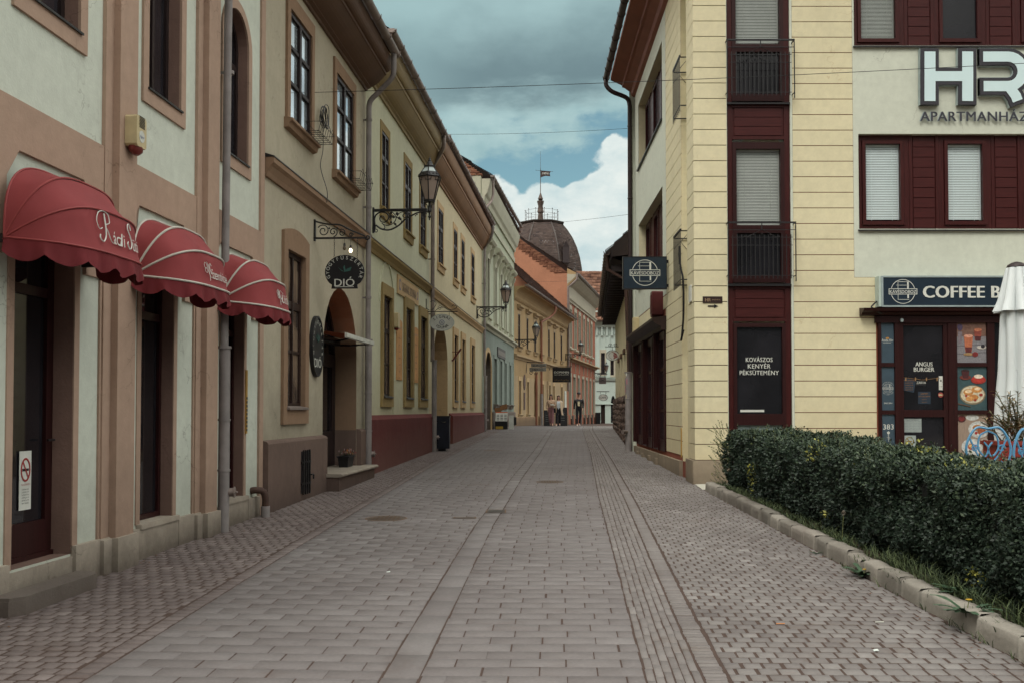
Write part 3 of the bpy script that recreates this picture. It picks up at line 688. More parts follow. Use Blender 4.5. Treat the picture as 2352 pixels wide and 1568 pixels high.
for (a,b,c,d) in (door1,gd0):
    mb=MB(); w=.17; s=.10
    mb.box(a,a+s,w,w+.06,c,d); mb.box(b-s,b,w,w+.06,c,d); mb.box(a+s,b-s,w,w+.06,c+.04,c+.30); mb.box(a+s,b-s,w,w+.06,d-.10,d); mb.box(a+s,b-s,w+.002,w+.05,2.52,2.60)
    mb.box(a,b,w-.02,w+.1,c-.02,c+.04)
    o=mb.build('door',M['brownwood2'],h1,f)
    g=MB(); g.quad((a+s,w+.03,c+.30),(b-s,w+.03,c+.30),(b-s,w+.03,d-.1),(a+s,w+.03,d-.1)); g.build('glass_pane',M['glass_dark'],o,f)
    g=MB(); g.tube([(b-s+.05,w-.045,1.35),(b-s-.05,w-.045,1.35)],.010,8); g.build('door_handle',M['iron'],o,f)
# no-smoking notice on the door glass
mb=MB(); du0,dz0=f.q(12,112,460,.18); a=door1[0]+.5*(door1[1]-door1[0]); 
sx0,sz1=f.px(*D(12,114,458),.185); sx1,_=f.px(*D(12,182,458),.185); _,sz0=f.px(*D(12,182,700),.185)
sx1=min(sx1,door1[1]-.11); sx0=sx1-.17; sz1=1.27; sz0=.80; cx=(sx0+sx1)/2
mb.box(sx0,sx1,.186,.19,sz0,sz1,0); mb.ring(cx,sz1-.15,.068,.095,.014,.182,.1855,1,24); mb.box(cx-.045,cx+.045,.1835,.1855,sz1-.16,sz1-.14,2)
mb.add([(cx-.045,.1825,sz1-.09),(cx-.033,.1825,sz1-.08),(cx+.045,.1825,sz1-.21),(cx+.033,.1825,sz1-.22)],[(0,1,2,3)],1)
mb.text('TILOS A DOHÁNYZÁS',cx,sz1-.275,.022,.185,1,.001,width=.12)
for k in range(6): mb.text(['a dohányzás ezen','a területen tilos','és büntethető','smoking is not','allowed in this','area'][k],cx,sz1-.31-.022*k,.018,.185,2,.001,width=.10)
mb.build('no_smoking_notice',[M['white'],simple('notice_red',C(150,50,50)),M['black']],h1,f)
mb=MB(); my=simple('lime_sticker',C(176,196,70)); x1=door1[0]+.19; mb.box(x1-.14,x1,.186,.19,.80,.98,0); mb.text('FOR CITY',x1-.07,.87,.05,.185,1,.001,width=.12); mb.box(x1-.13,x1-.01,.183,.186,.82,.84,1); mb.build('sticker',[my,M['black']],h1,f)
mb=MB()   # stone plinth, stepping round the pilasters, cut at the openings
segs=[(2.6,4.1),(5.28,7.38),(8.34,9.52),(10.44,11.68),(12.58,13.03)]
for a,b in segs:
    mb.box(Y(a),Y(b),-.05,.002,-.4,.44+.003*a)
for a,b in PIL: mb.box(Y(a)-.18,Y(b)+.10,-.085,-.049,-.4,.455); mb.box(Y(a)-.03,Y(b)+.03,-.14,-.084,-.4,.458)
for (a,b,c,d) in (g2,g3): mb.box(a-.08,b+.08,-.045,.002,-.4,c-.045)
for (a,b,c,d) in (door1,gd0): mb.box(a-.08,b+.005,-.02,.15,-.4,c-.02)
mb.build('plinth',M['stone_plinth'],h1,f)
hull(h1,f,8.6,mat=M['white_wall'])
mb=MB(); mb.sweep(cove(.5,7.9,8.6),0,f.L); mb.build('eave_cornice',M['tan'],h1,f)
roof_slope(h1,f,0,f.L,-.6,8.55,3.9,11.4,mtiled,flat=True)
downpipe(h1,f,[(Y(11.62),-.12,8.3),(Y(11.55),-.12,6.0),(Y(11.52),-.12,3.4),(Y(11.5),-.125,2.3)],.046,clips=[(Y(11.60),-.12,5.55),(Y(11.52),-.12,3.1)],lower=(Y(11.5),-.13,.1,2.33,.064),mat=M['zinc_dark'])
mb=MB(); uu=Y(12.86); mb.tube(cat_rom([(uu-.05,.0,.56),(uu-.04,-.06,.57),(uu,-.14,.55),(uu+.02,-.17,.47),(uu+.02,-.17,.34)],4),.045,10); mb.tube([(uu+.02,-.17,.36),(uu+.02,-.17,.13)],.058,12,1); mb.build('vent_elbow',[M['rust'],M['zinc_dark']],h1,f)
mb=MB(); mb.box(Y(12.53),Y(12.58),-.03,.0,1.3,2.1,0)
for k in range(9): mb.box(Y(12.535),Y(12.575),-.033,-.029,1.33+k*.05,1.36+k*.05,1)
mb.build('notice_strip',[simple('ochre_notice',C(170,134,70)),M['black']],h1,f)
# doorstep (a loose block of stone in front of the door)
mb=MB(); st=[(Y(7.12),-.20),(Y(7.22),-.27),(Y(8.22),-.29),(Y(8.34),-.22),(Y(8.36),-.052),(Y(7.12),-.052)]
mb.hprism(st,-.05,.235); mb.hprism([(a+.01*(1 if a<Y(8) else -1),b+(.015 if b<-.3 else 0)) for a,b in st],.234,.258)
mb.build('doorstep',M['doorstep'],None,f,label='low worn stone doorstep in front of the leftmost shop door',cat='doorstep')
# alarm siren box
al=thing('alarm_box','cream alarm siren with red lens on the tan pilaster above the awnings','alarm box',f,Y(9.12),-.10,3.95)
z1,z0=4.29,3.985; ua,ub=Y(9.02),Y(9.22)
mb=MB(); mb.bbox(ua,ub,-.215,-.102,z0+.02,z1,c=.02)
mb.build('housing',M['cream'],al,f)
mb=MB(); mb.lathe([(.04,-.0),(.085,.03),(.092,.07)],((ua+ub)/2,-.16,z0-.045),14,sx=1.05,sy=.62); mb.build('red_lens',simple('dull_red_lens',C(110,42,38),.4),al,f)
mb=MB(); mb.disc((ua+ub)/2,z0+.12,.055,.055,-.219,-.2152,0); mb.text('Signal',(ua+ub)/2,z0+.108,.03,-.2195,1,.001,width=.085,shear=.25)
for k in range(8): mb.box(ua+.05,ub-.04,-.219,-.2152,z0+.2+k*.014,z0+.206+k*.014,2)
mb.build('badge',[M['white'],simple('badge_blue',C(50,70,130)),M['black']],al,f)
# =================================================================== awnings
def awning(ya,yb,txt,label,pip,emblem=False,zh=2.84,Rx=.57,Rz=.60,th=(-5,28,60,90),tw=None,tpos=.72,tsz=.19):
    ua,ub=Y(ya),Y(yb); uc,L=(ua+ub)/2,(ub-ua); n=36
    t=thing('awning',label,'awning',FB1,uc,-.02,zh,'rounded red awnings over the shop openings')
    def fr(deg,tt):
        th_=math.radians(deg); c,s=math.cos(tt),math.sin(tt)
        u=uc-L/2*math.copysign(abs(c)**.62,c); r=abs(s)**.66 if s>1e-6 else 0
        return Vector((u,-.10-r*Rx*math.cos(th_),zh+r*Rz*math.sin(th_)))
    ts=[math.pi*i/n for i in range(n+1)]
    mb=MB(); K=4
    rows=[]
    for a in range(len(th)-1):
        for k in range(K if a<len(th)-2 else K+1):
            x=k/K; sag=math.sin(x*math.pi)*(-.012)
            rows.append([fr(th[a],tt).lerp(fr(th[a+1],tt),x)+Vector((0,-sag*.8,sag))*(1+.5*math.sin(tt*9+a*2+ya))+Vector((0,math.sin(tt*23+a*3+x*4+ya)*.0028*math.sin(x*math.pi),0)) for tt in ts])
    vs=[tuple(p) for r in rows for p in r]; fs=[]
    for j in range(len(rows)-1):
        for i in range(n): b=j*(n+1)+i; fs.append((b,b+1,b+n+2,b+n+1))
    mb.add(vs,fs,0,True); mb.build('canopy',M['awning'],t,FB1)
    mb=MB()
    for d_ in th: mb.tube([fr(d_,tt)+Vector((0,-.004,.002)) for tt in ts],.0085 if pip is M['pip_red'] else .011,6)
    mb.build('piping',pip,t,FB1)
    # scalloped valance with soft folds
    mb=MB(); nn=150; rowsv=[]
    arc=[0]; P=[fr(th[0],math.pi*i/nn) for i in range(nn+1)]
    for i in range(nn): arc.append(arc[-1]+(P[i+1]-P[i]).length)
    tot=arc[-1]; ns=round(tot/.29)
    for j in range(6):
        x=j/5; row=[]
        for i,p in enumerate(P):
            ph=arc[i]/tot*ns; sc=abs(math.sin(math.pi*ph)); drop=.10+.06*sc**.8
            fold=.016*x*math.sin(ph*2*math.pi*1.0+1)+.008*x*math.sin(ph*2*math.pi*2.3)
            dirn=(p-Vector((uc,-.1,zh))); dirn.z=0; dirn.normalize() if dirn.length>0 else None
            row.append(p+dirn*(fold+.01*x)-Vector((0,0,drop*x)))
        rowsv.append(row)
    vs=[tuple(p) for r in rowsv for p in r]; fs=[(j*(nn+1)+i,j*(nn+1)+i+1,(j+1)*(nn+1)+i+1,(j+1)*(nn+1)+i) for j in range(5) for i in range(nn)]
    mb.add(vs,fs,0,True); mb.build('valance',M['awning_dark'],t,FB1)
    mb=MB()
    for d_ in th[:3]: mb.tube([fr(d_,tt)*.985+Vector((uc,-.1,zh))*.015 for tt in ts],.012,6)
    mb.box(ua+.01,ua+.04,-.11,0,zh-.03,zh+.03); mb.box(ub-.04,ub-.01,-.11,0,zh-.03,zh+.03)
    mb.build('support_frame',M['iron'],t,FB1)
    # lettering wrapped on the front panel
    arcs=[0]; Q=[fr(th[0],tt) for tt in ts]
    for i in range(n): arcs.append(arcs[-1]+(Q[i+1]-Q[i]).length)
    def onp(s_,v_,lift=.006):
        s_=max(0,min(arcs[-1]-1e-4,s_)); i=0
        while arcs[i+1]<s_: i+=1
        x=(s_-arcs[i])/(arcs[i+1]-arcs[i]); tt=ts[i]+(ts[i+1]-ts[i])*x
        a,b=fr(th[0],tt),fr(th[1],tt); p=a.lerp(b,v_); o_=Vector((p.x-uc,p.y+.1,p.z-zh)); o_.normalize(); return tuple(p+o_*lift+Vector((0,-.004,0)))
    mb=MB(); s0=arcs[-1]*tpos; Hp=.33
    if emblem: mb.text(txt,0,0,tsz,0,0,.0,width=tw,shear=.28,off=0,fn=lambda x,y,z: onp(s0+x,.26+y/Hp))
    else:
        mb.text('ádi',0,0,.15,0,0,.0,width=.16,shear=.2,fn=lambda x,y,z: onp(s0-.03+x,.26+y/Hp)); mb.text('üti',0,0,.15,0,0,.0,width=.13,shear=.2,fn=lambda x,y,z: onp(s0+.275+x,.26+y/Hp))
    def stroke(pts,r): mb.tube([onp(s0+a,.26+b/Hp,.007) for a,b in cat_rom2(pts)],r,4)
    w_=tw or .4
    if not emblem:
        R_=[(.105,.215),(.10,.12),(.08,.04),(.04,-.005),(.005,.015),(.01,.045)]; B_=[(.05,.10),(.012,.09),(-.005,.15),(.03,.215),(.10,.235),(.165,.215),(.165,.155),(.10,.125),(.125,.08),(.145,.02),(.175,.0)]
        S_=[(.13,.17),(.12,.215),(.085,.21),(.07,.165),(.095,.115),(.105,.06),(.075,.01),(.03,.005),(.005,.04),(.03,.06)]; S2=[(.06,.22),(.02,.19),(.01,.12),(.04,.04),(.06,-.05)]
        stroke([(x_*1.0-.31,y_) for x_,y_ in R_],.0065); stroke([(x_*1.0-.31,y_) for x_,y_ in B_],.0042); stroke([(x_*.95+.09,y_*.95) for x_,y_ in S_],.0055)
    else:
        stroke([(-w_/2+.03,.12),(-w_/2-.01,.14),(-w_/2-.04,.09),(-w_/2-.01,.04),(-w_/2+.01,.07)],.003)
        e=-w_/2-.12
        for a_,r_ in ((.11,.028),(.065,.024)): stroke([(e+r_*math.cos(q),a_+r_*math.sin(q)) for q in [i*math.pi/4 for i in range(9)]],.0028)
        stroke([(e+.03,.15),(e+.05,.12),(e+.04,.06),(e+.06,.02),(e+.05,-.03)],.003); stroke([(e+.06,.13),(e+.075,.08),(e+.06,.04),(e+.08,.0)],.0028)
    mb.build('lettering',M['white'],t,FB1)
def cat_rom2(p): return [(q.x,q.y) for q in cat_rom([(a,b,0) for a,b in p],5)]
awning(7.16,8.50,'Rádi Süti','red awning with faded red piping over the leftmost door, lettered Rádi Süti',M['pip_red'],tw=.55,tpos=.50,tsz=.21,zh=2.84)
awning(9.20,10.52,'Szendvicsek','middle red awning with white piping lettered Szendvicsek over the shop window',M['piping'],True,tw=.46,tpos=.555,tsz=.135)
awning(11.36,12.62,'Üdítők','red awning with white piping lettered Üdítők beside the grey drainpipe',M['piping'],True,tw=.30,tpos=.57,tsz=.15)
# =================================================================== house 2 (herb shop)
f=FB2; Y=f.Y
h2=thing('town_house','grey beige town house with dark brown eave and an arched shop doorway','building',f,0,0,0)
W=Wall(0,f.L,-.2,8.2,.08); gw=W.hole(Y(14.22),Y(15.12),1.63,3.90,dep=.09,rm=1)
dr=W.hole(Y(16.28),Y(18.66),.50,3.72,arch=1.15,dep=.45,rm=1)
w1=W.hole(Y(14.30),Y(15.42),5.78,7.42,dep=.05,rm=2); w2=W.hole(Y(16.98),Y(18.25),5.68,7.40,dep=.05,rm=2)
mb=MB(); W.make(mb,0,1); mb.build('wall',[M['b2_wall'],M['b2_trim'],M['b2_trim']],h2,f)
mb=MB(); mb.box(0.002,f.L-.002,-.006,.0,5.0,8.2) if False else None
surround(h2,f,*gw,.19,.045,M['b2_trim'],bot=.24,top=.24)
mb=MB(); mb.prism([(p[0],p[1]) for p in archpts(gw[0]-.19,gw[1]+.19,gw[3]+.238,.10)],-.045,.002); mb.build('window_head',M['b2_trim'],h2,f)
window(h2,f,*gw,.03,cols=2,rows=(.36,.66),fr=.07,bar=.035,mat=M['darkwood'],glass=M['glass_curt'],rowt=(.04,.11))
mb=MB(); mb.sweep([(.05,1.66),(-.09,1.63),(-.09,1.60),(.05,1.60)],gw[0]-.03,gw[1]+.03); mb.build('window_sill',M['zinc'],h2,f)
for wn in (w1,w2):
    a,b,c,d=wn
    surround(h2,f,a,b,c,d,.15,.04,M['b2_trim'],bot=.02,top=.22)
    window(h2,f,a,b,c,d,-.012,cols=2,rows=(.36,.68),fr=.075,bar=.05,mid=.10,mat=M['darkwood2'],glass=M['glass_up'],dep=.06,rowt=(.05,.05))
    mb=MB(); mb.sweep([(.02,c+.0),(-.13,c-.02),(-.13,c-.06),(-.09,c-.07),(-.07,c-.14),(.0,c-.16)],a-.2,b+.2); mb.build('window_sill',M['b2_trim'],h2,f)
# string course
mb=MB(); mb.sweep([(.0,4.72),(-.04,4.72),(-.06,4.78),(-.10,4.86),(-.14,4.90),(-.14,4.97),(.0,5.0)],.02,f.L-.05); mb.build('string_course',M['b2_trim'],h2,f)
mb=MB(); mb.sweep([(.0,4.97),(-.15,4.97),(-.15,4.985),(.0,5.03)],.01,f.L-.04); mb.build('flashing',M['iron'],h2,f)
mb=MB(); p0,p1=0,dr[0]-.02
for a,b in ((0.03,Y(16.26)),(Y(18.68),f.L-.18)):
    hz=1.17 if a<2 else 1.22; mb=MB(); mb.sweep([(0,-.3),(-.09,-.3),(-.09,hz-.03),(-.07,hz),(0,hz+.02)],a,b); mb.build('plinth',M['b2_dark'],h2,f)
mb=MB(); mb.box(dr[1]-.012,dr[1]-.001,.0,.44,.45,1.22); mb.build('reveal_plinth',M['b2_dark'],h2,f)
# cellar grating in the plinth
ga,gb=Y(14.75),Y(15.2)
mb=MB(); mb.box(ga,gb,-.096,-.0895,.36,.98,0)
for k in range(4): u=ga+.06+k*(gb-ga-.12)/3; mb.box(u-.012,u+.012,-.125,-.105,.34,1.0,1)
for z in (.5,.82): mb.box(ga-.02,gb+.02,-.115,-.097,z-.015,z+.015,1)
mb.tube([(gb-.05,-.13,.62),(gb+.02,-.15,.62),(gb+.02,-.15,.55)],.014,6,1)
mb.build('cellar_grating',[M['black'],M['iron']],h2,f)
# doorway: arched door deep inside
mb=MB(); a,b,c,d=dr; w=.40
i_=archpts(a+.10,b-.10,2.57,1.05); o_=archpts(a,b,2.57,1.15)
for k in range(len(i_)-1): mb.prism([i_[k],i_[k+1],o_[k+1],o_[k]],w,w+.08)
mb.box(a,a+.1,w,w+.08,c,2.57); mb.box(b-.1,b,w,w+.08,c,2.57); mb.box(a+.1,b-.1,w+.001,w+.07,2.50,2.62)
for s in (0,1):
    ua=a+.1+s*(b-a-.2)/2; ub=a+.1+(s+1)*(b-a-.2)/2
    mb.box(ua+.002,ua+.12,w+.004,w+.06,c,2.5); mb.box(ub-.12,ub-.002,w+.004,w+.06,c,2.5); mb.box(ua+.12,ub-.12,w+.004,w+.06,c,c+.7); mb.box(ua+.12,ub-.12,w+.004,w+.06,2.38,2.5)
o=mb.build('door',M['darkwood2'],h2,f); g=MB(); pts=archpts(a+.05,b-.05,2.57,1.1)
g.add([(a+.05,w+.05,c),(b-.05,w+.05,c)]+[(p[0],w+.05,p[1]) for p in reversed(pts)],[tuple(range(len(pts)+2))]); g.build('glass_pane',M['glass_dark'],o,f)
mb=MB(); mb.box(Y(16.2),Y(18.9),-.30,.5,.1,.50); mb.build('doorway_step',M['b2_dark'],h2,f)
mb=MB(); mb.sweep([(.45,.502),(-.33,.502),(-.36,.52),(-.36,.545),(-.33,.56),(.45,.56)],Y(16.2)-.02,Y(18.98)); mb.build('marble_tread',M['stone_plinth'],h2,f)
# eave, gutter, roof
mb=MB(); mb.sweep(cove2(.56,7.82,8.42),0,f.L-.02); mb.build('eave_cornice',M['b2_eave'],h2,f)
gutter(h2,f,-.4,f.L-.05,-.62,8.52,.085)
roof_slope(h2,f,0,f.L,-.62,8.5,3.9,11.3,mtiled,flat=True); hull(h2,f,8.2)
downpipe(h2,f,cat_rom([(Y(19.02),-.62,8.42),(Y(19.02),-.62,8.1),(Y(19.05),-.56,7.95),(Y(19.12),-.30,7.72),(Y(19.15),-.13,7.55),(Y(19.15),-.11,7.3)],4)+[(Y(19.15),-.11,2.9)],.052,clips=[(Y(19.15),-.11,7.2),(Y(19.15),-.11,5.5),(Y(19.15),-.11,3.75)],lower=(Y(19.15),-.12,.2,2.95,.068))
mb=MB()
for k in range(11):
    z0=8.6+k*.095
    for j in range(3): mb.box(f.L-.62+j*.19+(k%2)*.05+k*.012,f.L-.62+j*.19+.18+(k%2)*.05+k*.012,-.1,.4,z0,z0+.083)
mb.build('brick_chimney',simple('red_brick',C(160,88,66),.9,var=.3,vs=9,bs=.3),h2,f)
# shop signs of house 2
iron=M['iron']
def signframe(fac,u,z,w=0): return Fac(tuple(fac.P(u,w,0))[:2], tuple(fac.P(u,w-1,0))[:2])
oc=Y(15.78)
t=thing('wall_sign','upright oval black sign lettered DIÓ flat on the wall beside the arched doorway','sign',f,oc,-.03,2.1)
mb=MB(); mb.disc(oc,2.60,.33,.48,-.05,-.001,0,40); mb.ring(oc,2.60,.33,.48,.03,-.062,-.0495,1,40); mb.build('board',[M['black'],M['iron']],t,f)
mb=MB(); mb.text('DIÓ',oc,2.27,.2,-.0505,0,.004,width=.40,off=.012)
def arctext(mb,txt,cu,cz,ru,rz,size,w,m,a0,a1,fnc=None,off=.0):
    n=len(txt)
    for i,ch in enumerate(txt):
        if ch==' ': continue
        a=a0+(a1-a0)*(i+.5)/n; ca,sa=math.cos(a),math.sin(a); x0,z0=cu+ru*ca,cz+rz*sa
        ta=math.atan2(rz*ca,-ru*sa)+math.pi if True else 0; tx,tz=math.cos(ta),math.sin(ta)
        if a1>a0: tx,tz=-tx,-tz
        mb.text(ch,0,0,size,0,m,.003,off=off,fn=lambda x,y,z,x0=x0,z0=z0,tx=tx,tz=tz:(x0+tx*x-tz*y,w-z,z0+tz*x+tx*y))
arctext(mb,'GYÓGYFŰSZERTÁR',oc,2.60,.235,.36,.085,-.0505,0,math.radians(205),math.radians(-25))
mb.build('lettering',M['white'],t,f)
mb=MB()
for sx in (-1,1,0): mb.prism([(oc,2.66),(oc+sx*.07-.02,2.72+(.04 if sx==0 else 0)),(oc+sx*.09,2.78+(.03 if sx==0 else 0)),(oc+sx*.07+.02,2.70)],-.056,-.0505)
mb.build('leaf_emblem',simple('dull_green_leaf',C(52,84,76)),t,f)
# hanging sign + bracket
Lh=.86; sy=15.7; F_=signframe(f,Y(sy),0)
br=thing('sign_bracket','scrolled black iron bracket above the hanging herb shop sign','bracket',F_,0,0,4.33)
zb=4.30
mb=MB(); mb.box(0,.03,-.02,.02,zb-.04,zb+.30); mb.box(.03,Lh,-.014,.014,zb-.012,zb+.016)
mb.tube(cat_rom([(.03,0,zb+.27),(.14,0,zb+.24),(.26,0,zb+.22),(.42,0,zb+.21),(.6,0,zb+.12),(.82,0,zb+.03)],5),.014,5)
for (cu,cz,r0,r1,a0,tn) in ((.15,zb+.12,.10,.02,2.6,-1.5),(.31,zb+.10,.075,.015,-1.5,1.4),(.45,zb+.085,.06,.012,2.2,-1.5),(.6,zb+.05,.035,.01,0,1.3)):
    mb.tube(spiral(cu,cz,r0,r1,a0,tn),.009,5)
mb.tube(spiral(Lh,zb+.01,.045,.01,math.pi,1.2),.012,5)
for cu in (.25,.38,.52): mb.lathe([(.0,-.02),(.02,0),(.0,.02)],(cu,0,zb+.16),6)
mb.build('scrollwork',iron,br,F_)
hs=thing('hanging_sign','black shaped hanging sign lettered GYÓGYFŰSZERTÁR DIÓ on two chains','sign',F_,.5,0,3.45)
cu=.50; cz=3.76; prof=[]
for i in range(33):
    a=math.pi*(1.22-1.44*i/32); prof.append((cu+.315*math.cos(a), cz+.27*math.sin(a)))
prof+= [(cu+.20,cz-.20),(cu+.21,cz-.26),(cu-.21,cz-.26),(cu-.20,cz-.20)]
mb=MB(); mb.prism(prof,-.018,.018); mb.build('board',M['black'],hs,F_)
mb=MB(); mb.text('DIÓ',cu,cz-.225,.17,-.0182,0,.003,width=.32,off=.014); mb.box(cu-.15,cu+.15,-.022,-.018,cz-.238,cz-.230)
arctext(mb,'GYÓGYFŰSZERTÁR',cu,cz,.245,.20,.078,-.0182,0,math.radians(208),math.radians(-28))
mb.build('lettering',M['white'],hs,F_)
mb=MB()
for sx,hh in ((-1,.0),(1,.0),(0,.03)): mb.prism([(cu,cz+.0),(cu+sx*.06-.02,cz+.05+hh),(cu+sx*.11,cz+.08+hh),(cu+sx*.07+.02,cz+.02)],-.024,-.0185)
mb.build('leaf_emblem',simple('teal_leaf',C(52,92,86)),hs,F_)
mb=MB()
for u in (cu-.17,cu+.20):
    zz=zb-.01; k=0
    while zz>cz+.20:
        mb.ring(u,zz-.018,.011 if k%2 else .007,.02,.004,-.003,.003,0,8); zz-=.03; k+=1
mb.build('chain',iron,hs,F_)
for (u,lit) in ((cu-.0,0),(cu+.10,1)):
    b=thing('hanging_bulb','small '+('lit warm' if lit else 'unlit')+' light bulb hanging under the iron sign bracket','light bulb',F_,u,-.03,4.1)
    z0=4.22-.04*lit
    mb=MB(); mb.tube([(u,-.03,zb-.01),(u,-.03,z0)],.003,4); mb.lathe([(.012,0),(.018,-.02),(.02,-.05)],(u,-.03,z0),8); mb.build('socket',iron,b,F_)
    mb=MB(); mb.lathe([(.012,0),(.024,-.02),(.028,-.04),(.018,-.06),(.004,-.068)],(u,-.03,z0-.05),10)
    mb.build('glass_bulb',simple('lit_bulb',C(255,236,200),emit=((1,.8,.55,1),5)) if lit else simple('dark_bulb',C(90,80,66),.2),b,F_)
# folding awning inside the doorway
t=thing('folding_awning','short orange retracted awning with a pale front bar in the arched doorway','awning',f,Y(17.4),-.1,2.7)
a,b=Y(16.55),Y(18.62)
mb=MB(); mb.quad((Y(16.32),.30,2.93),(Y(18.55),.30,2.93),(b,-.30,2.86),(a,-.30,2.86)); mb.box(a,b,-.30,-.285,2.80,2.86); mb.build('canvas',simple('burnt_orange_canvas',C(168,84,44),.8),t,f)
mb=MB(); mb.sweep([(-.30,2.79),(-.34,2.80),(-.345,2.87),(-.30,2.88)],a-.02,b+.02); mb.build('front_bar',M['white'],t,f)
mb=MB(); mb.tube([(a+.1,.3,2.80),(a+.5,0,2.76),(a+.3,-.3,2.80)],.018,6); mb.tube([(b-.1,.3,2.80),(b-.5,0,2.76),(b-.3,-.3,2.80)],.018,6); mb.box(Y(16.32),Y(18.55),.28,.36,2.78,2.90); mb.build('folding_arms',M['iron'],t,f)
# flower trough on the doorstep
def flowers(fac,u,w,z,lab,cols,L=.42,Wd=.20,H=.2):
    t=thing('flower_pot',lab,'flower pot',fac,u,w,z)
    mb=MB(); mb.add([(u-L*.42,w-Wd*.4,z),(u+L*.42,w-Wd*.4,z),(u+L*.42,w+Wd*.4,z),(u-L*.42,w+Wd*.4,z),(u-L/2,w-Wd/2,z+H),(u+L/2,w-Wd/2,z+H),(u+L/2,w+Wd/2,z+H),(u-L/2,w+Wd/2,z+H)],[(3,2,1,0),(4,5,6,7),(0,1,5,4),(1,2,6,5),(2,3,7,6),(3,0,4,7)])
    mb.box(u-L/2-.012,u+L/2+.012,w-Wd/2-.012,w+Wd/2+.012,z+H-.025,z+H+.003); mb.build('trough',M['black'],t,fac)
    ml=[simple('pot_leaf_green',C(52,70,44),.6)]+[simple('petal_%d'%i,c,.6) for i,c in enumerate(cols)]
    mb=MB()
    for _ in range(260):
        a=random.uniform(0,6.28); x=random.gauss(0,L*.27); y=random.gauss(0,Wd*.3); zz=z+H+random.uniform(0,.11)*(1-abs(x)/L); s=random.uniform(.014,.028)
        d=Vector((math.cos(a),math.sin(a),random.uniform(-.2,.8))).normalized(); e=d.cross(Vector((0,0,1))).normalized()*s*.45; c0=Vector((u+x,w+y,zz))
        mb.add([c0,c0+d*s*.6+e,c0+d*s*1.3,c0+d*s*.6-e],[(0,1,2,3)],0)
    mb.build('leaves',ml[0],t,fac)
    mb=MB()
    for _ in range(46):
        x=random.gauss(0,L*.26); y=random.gauss(-.02,Wd*.28); zz=z+H+random.uniform(.04,.14)*(1-abs(x)/L*.8); k=random.randrange(len(cols)); r=random.uniform(.012,.02)
        for q in range(5):
            a=q*1.2566; mb.add([(u+x,w+y,zz),(u+x+r*math.cos(a-.5),w+y-.006,zz+r*math.sin(a-.5)),(u+x+r*1.4*math.cos(a),w+y-.01,zz+r*1.4*math.sin(a)),(u+x+r*math.cos(a+.5),w+y-.006,zz+r*math.sin(a+.5))],[(0,1,2,3)],k)
    mb.build('blossoms',ml[1:],t,fac)
flowers(f,Y(18.2),.08,.562,'dark trough of red and white pansies on the arched doorway step',[C(140,36,44),C(190,160,160),C(170,120,50)],.45,.2,.2)
# wire coil and window baskets
t=thing('wire_coil','coil of loose cable hanging between the two upper windows of the grey house','cable',f,Y(15.9),-.06,6.2)
mb=MB(); c0=(Y(15.98),6.32)
for k in range(6):
    r=.17+random.uniform(-.03,.03); a0=random.uniform(0,6); mb.tube([(c0[0]+random.uniform(-.01,.01)+r*math.cos(a)*.95,-.06-.012*k+.01*math.sin(a*2+a0),c0[1]+r*math.sin(a)*1.0+random.uniform(-.004,.004)) for a in [j*math.pi/12 for j in range(25)]],.007,4)
mb.tube(cat_rom([(c0[0],-.06,6.16),(c0[0]+.05,-.05,5.8),(c0[0]-.02,-.03,5.5),(c0[0]-.1,-.16,5.1),(c0[0]-.12,-.16,4.9)],5),.006,4)
mb.build('cable_loop',iron,t,f)
for i,wn in enumerate((w1,w2)):
    a,b,c,d=wn; ua,ub=a+(.45 if i==0 else .45),b+.12; z=c-.03
    t=thing('window_basket','empty wire flower basket under the '+('left' if i==0 else 'right')+' upper window of the grey house','basket',f,(ua+ub)/2,-.15,z,'wire baskets under the upper windows')
    mb=MB()
    for zz,o in ((z,.0),(z+.13,.03)): mb.tube([(ua-o,-.14,zz),(ub+o,-.14,zz),(ub+o,-.33-o,zz),(ua-o,-.33-o,zz)],.006,4,closed=True)
    n=7
    for k in range(n+1):
        u=ua+(ub-ua)*k/n; mb.tube([(u,-.14,z),(u,-.33,z),(u,-.36,z+.13)],.004,4)
    for k in range(4): u=ua+(ub-ua)*(k+.5)/4; mb.tube([(u-.1,-.36,z+.13),(u,-.36,z+.2),(u+.1,-.36,z+.13)],.004,4)
    for k in range(3): mb.tube([(ua,-.18-k*.06,z),(ub,-.18-k*.06,z)],.004,4)
    mb.build('wire_frame',iron,t,f)
def sill(parent,f,a,b,z,mat,p=.12,h=.14,ov=.08):
    mb=MB(); mb.sweep([(0.0,z+.01),(-p,z-.015),(-p,z-.05),(-p*.6,z-.06),(-p*.45,z-h),(0,z-h-.01)],a-ov,b+ov); return mb.build('window_sill',mat,parent,f)
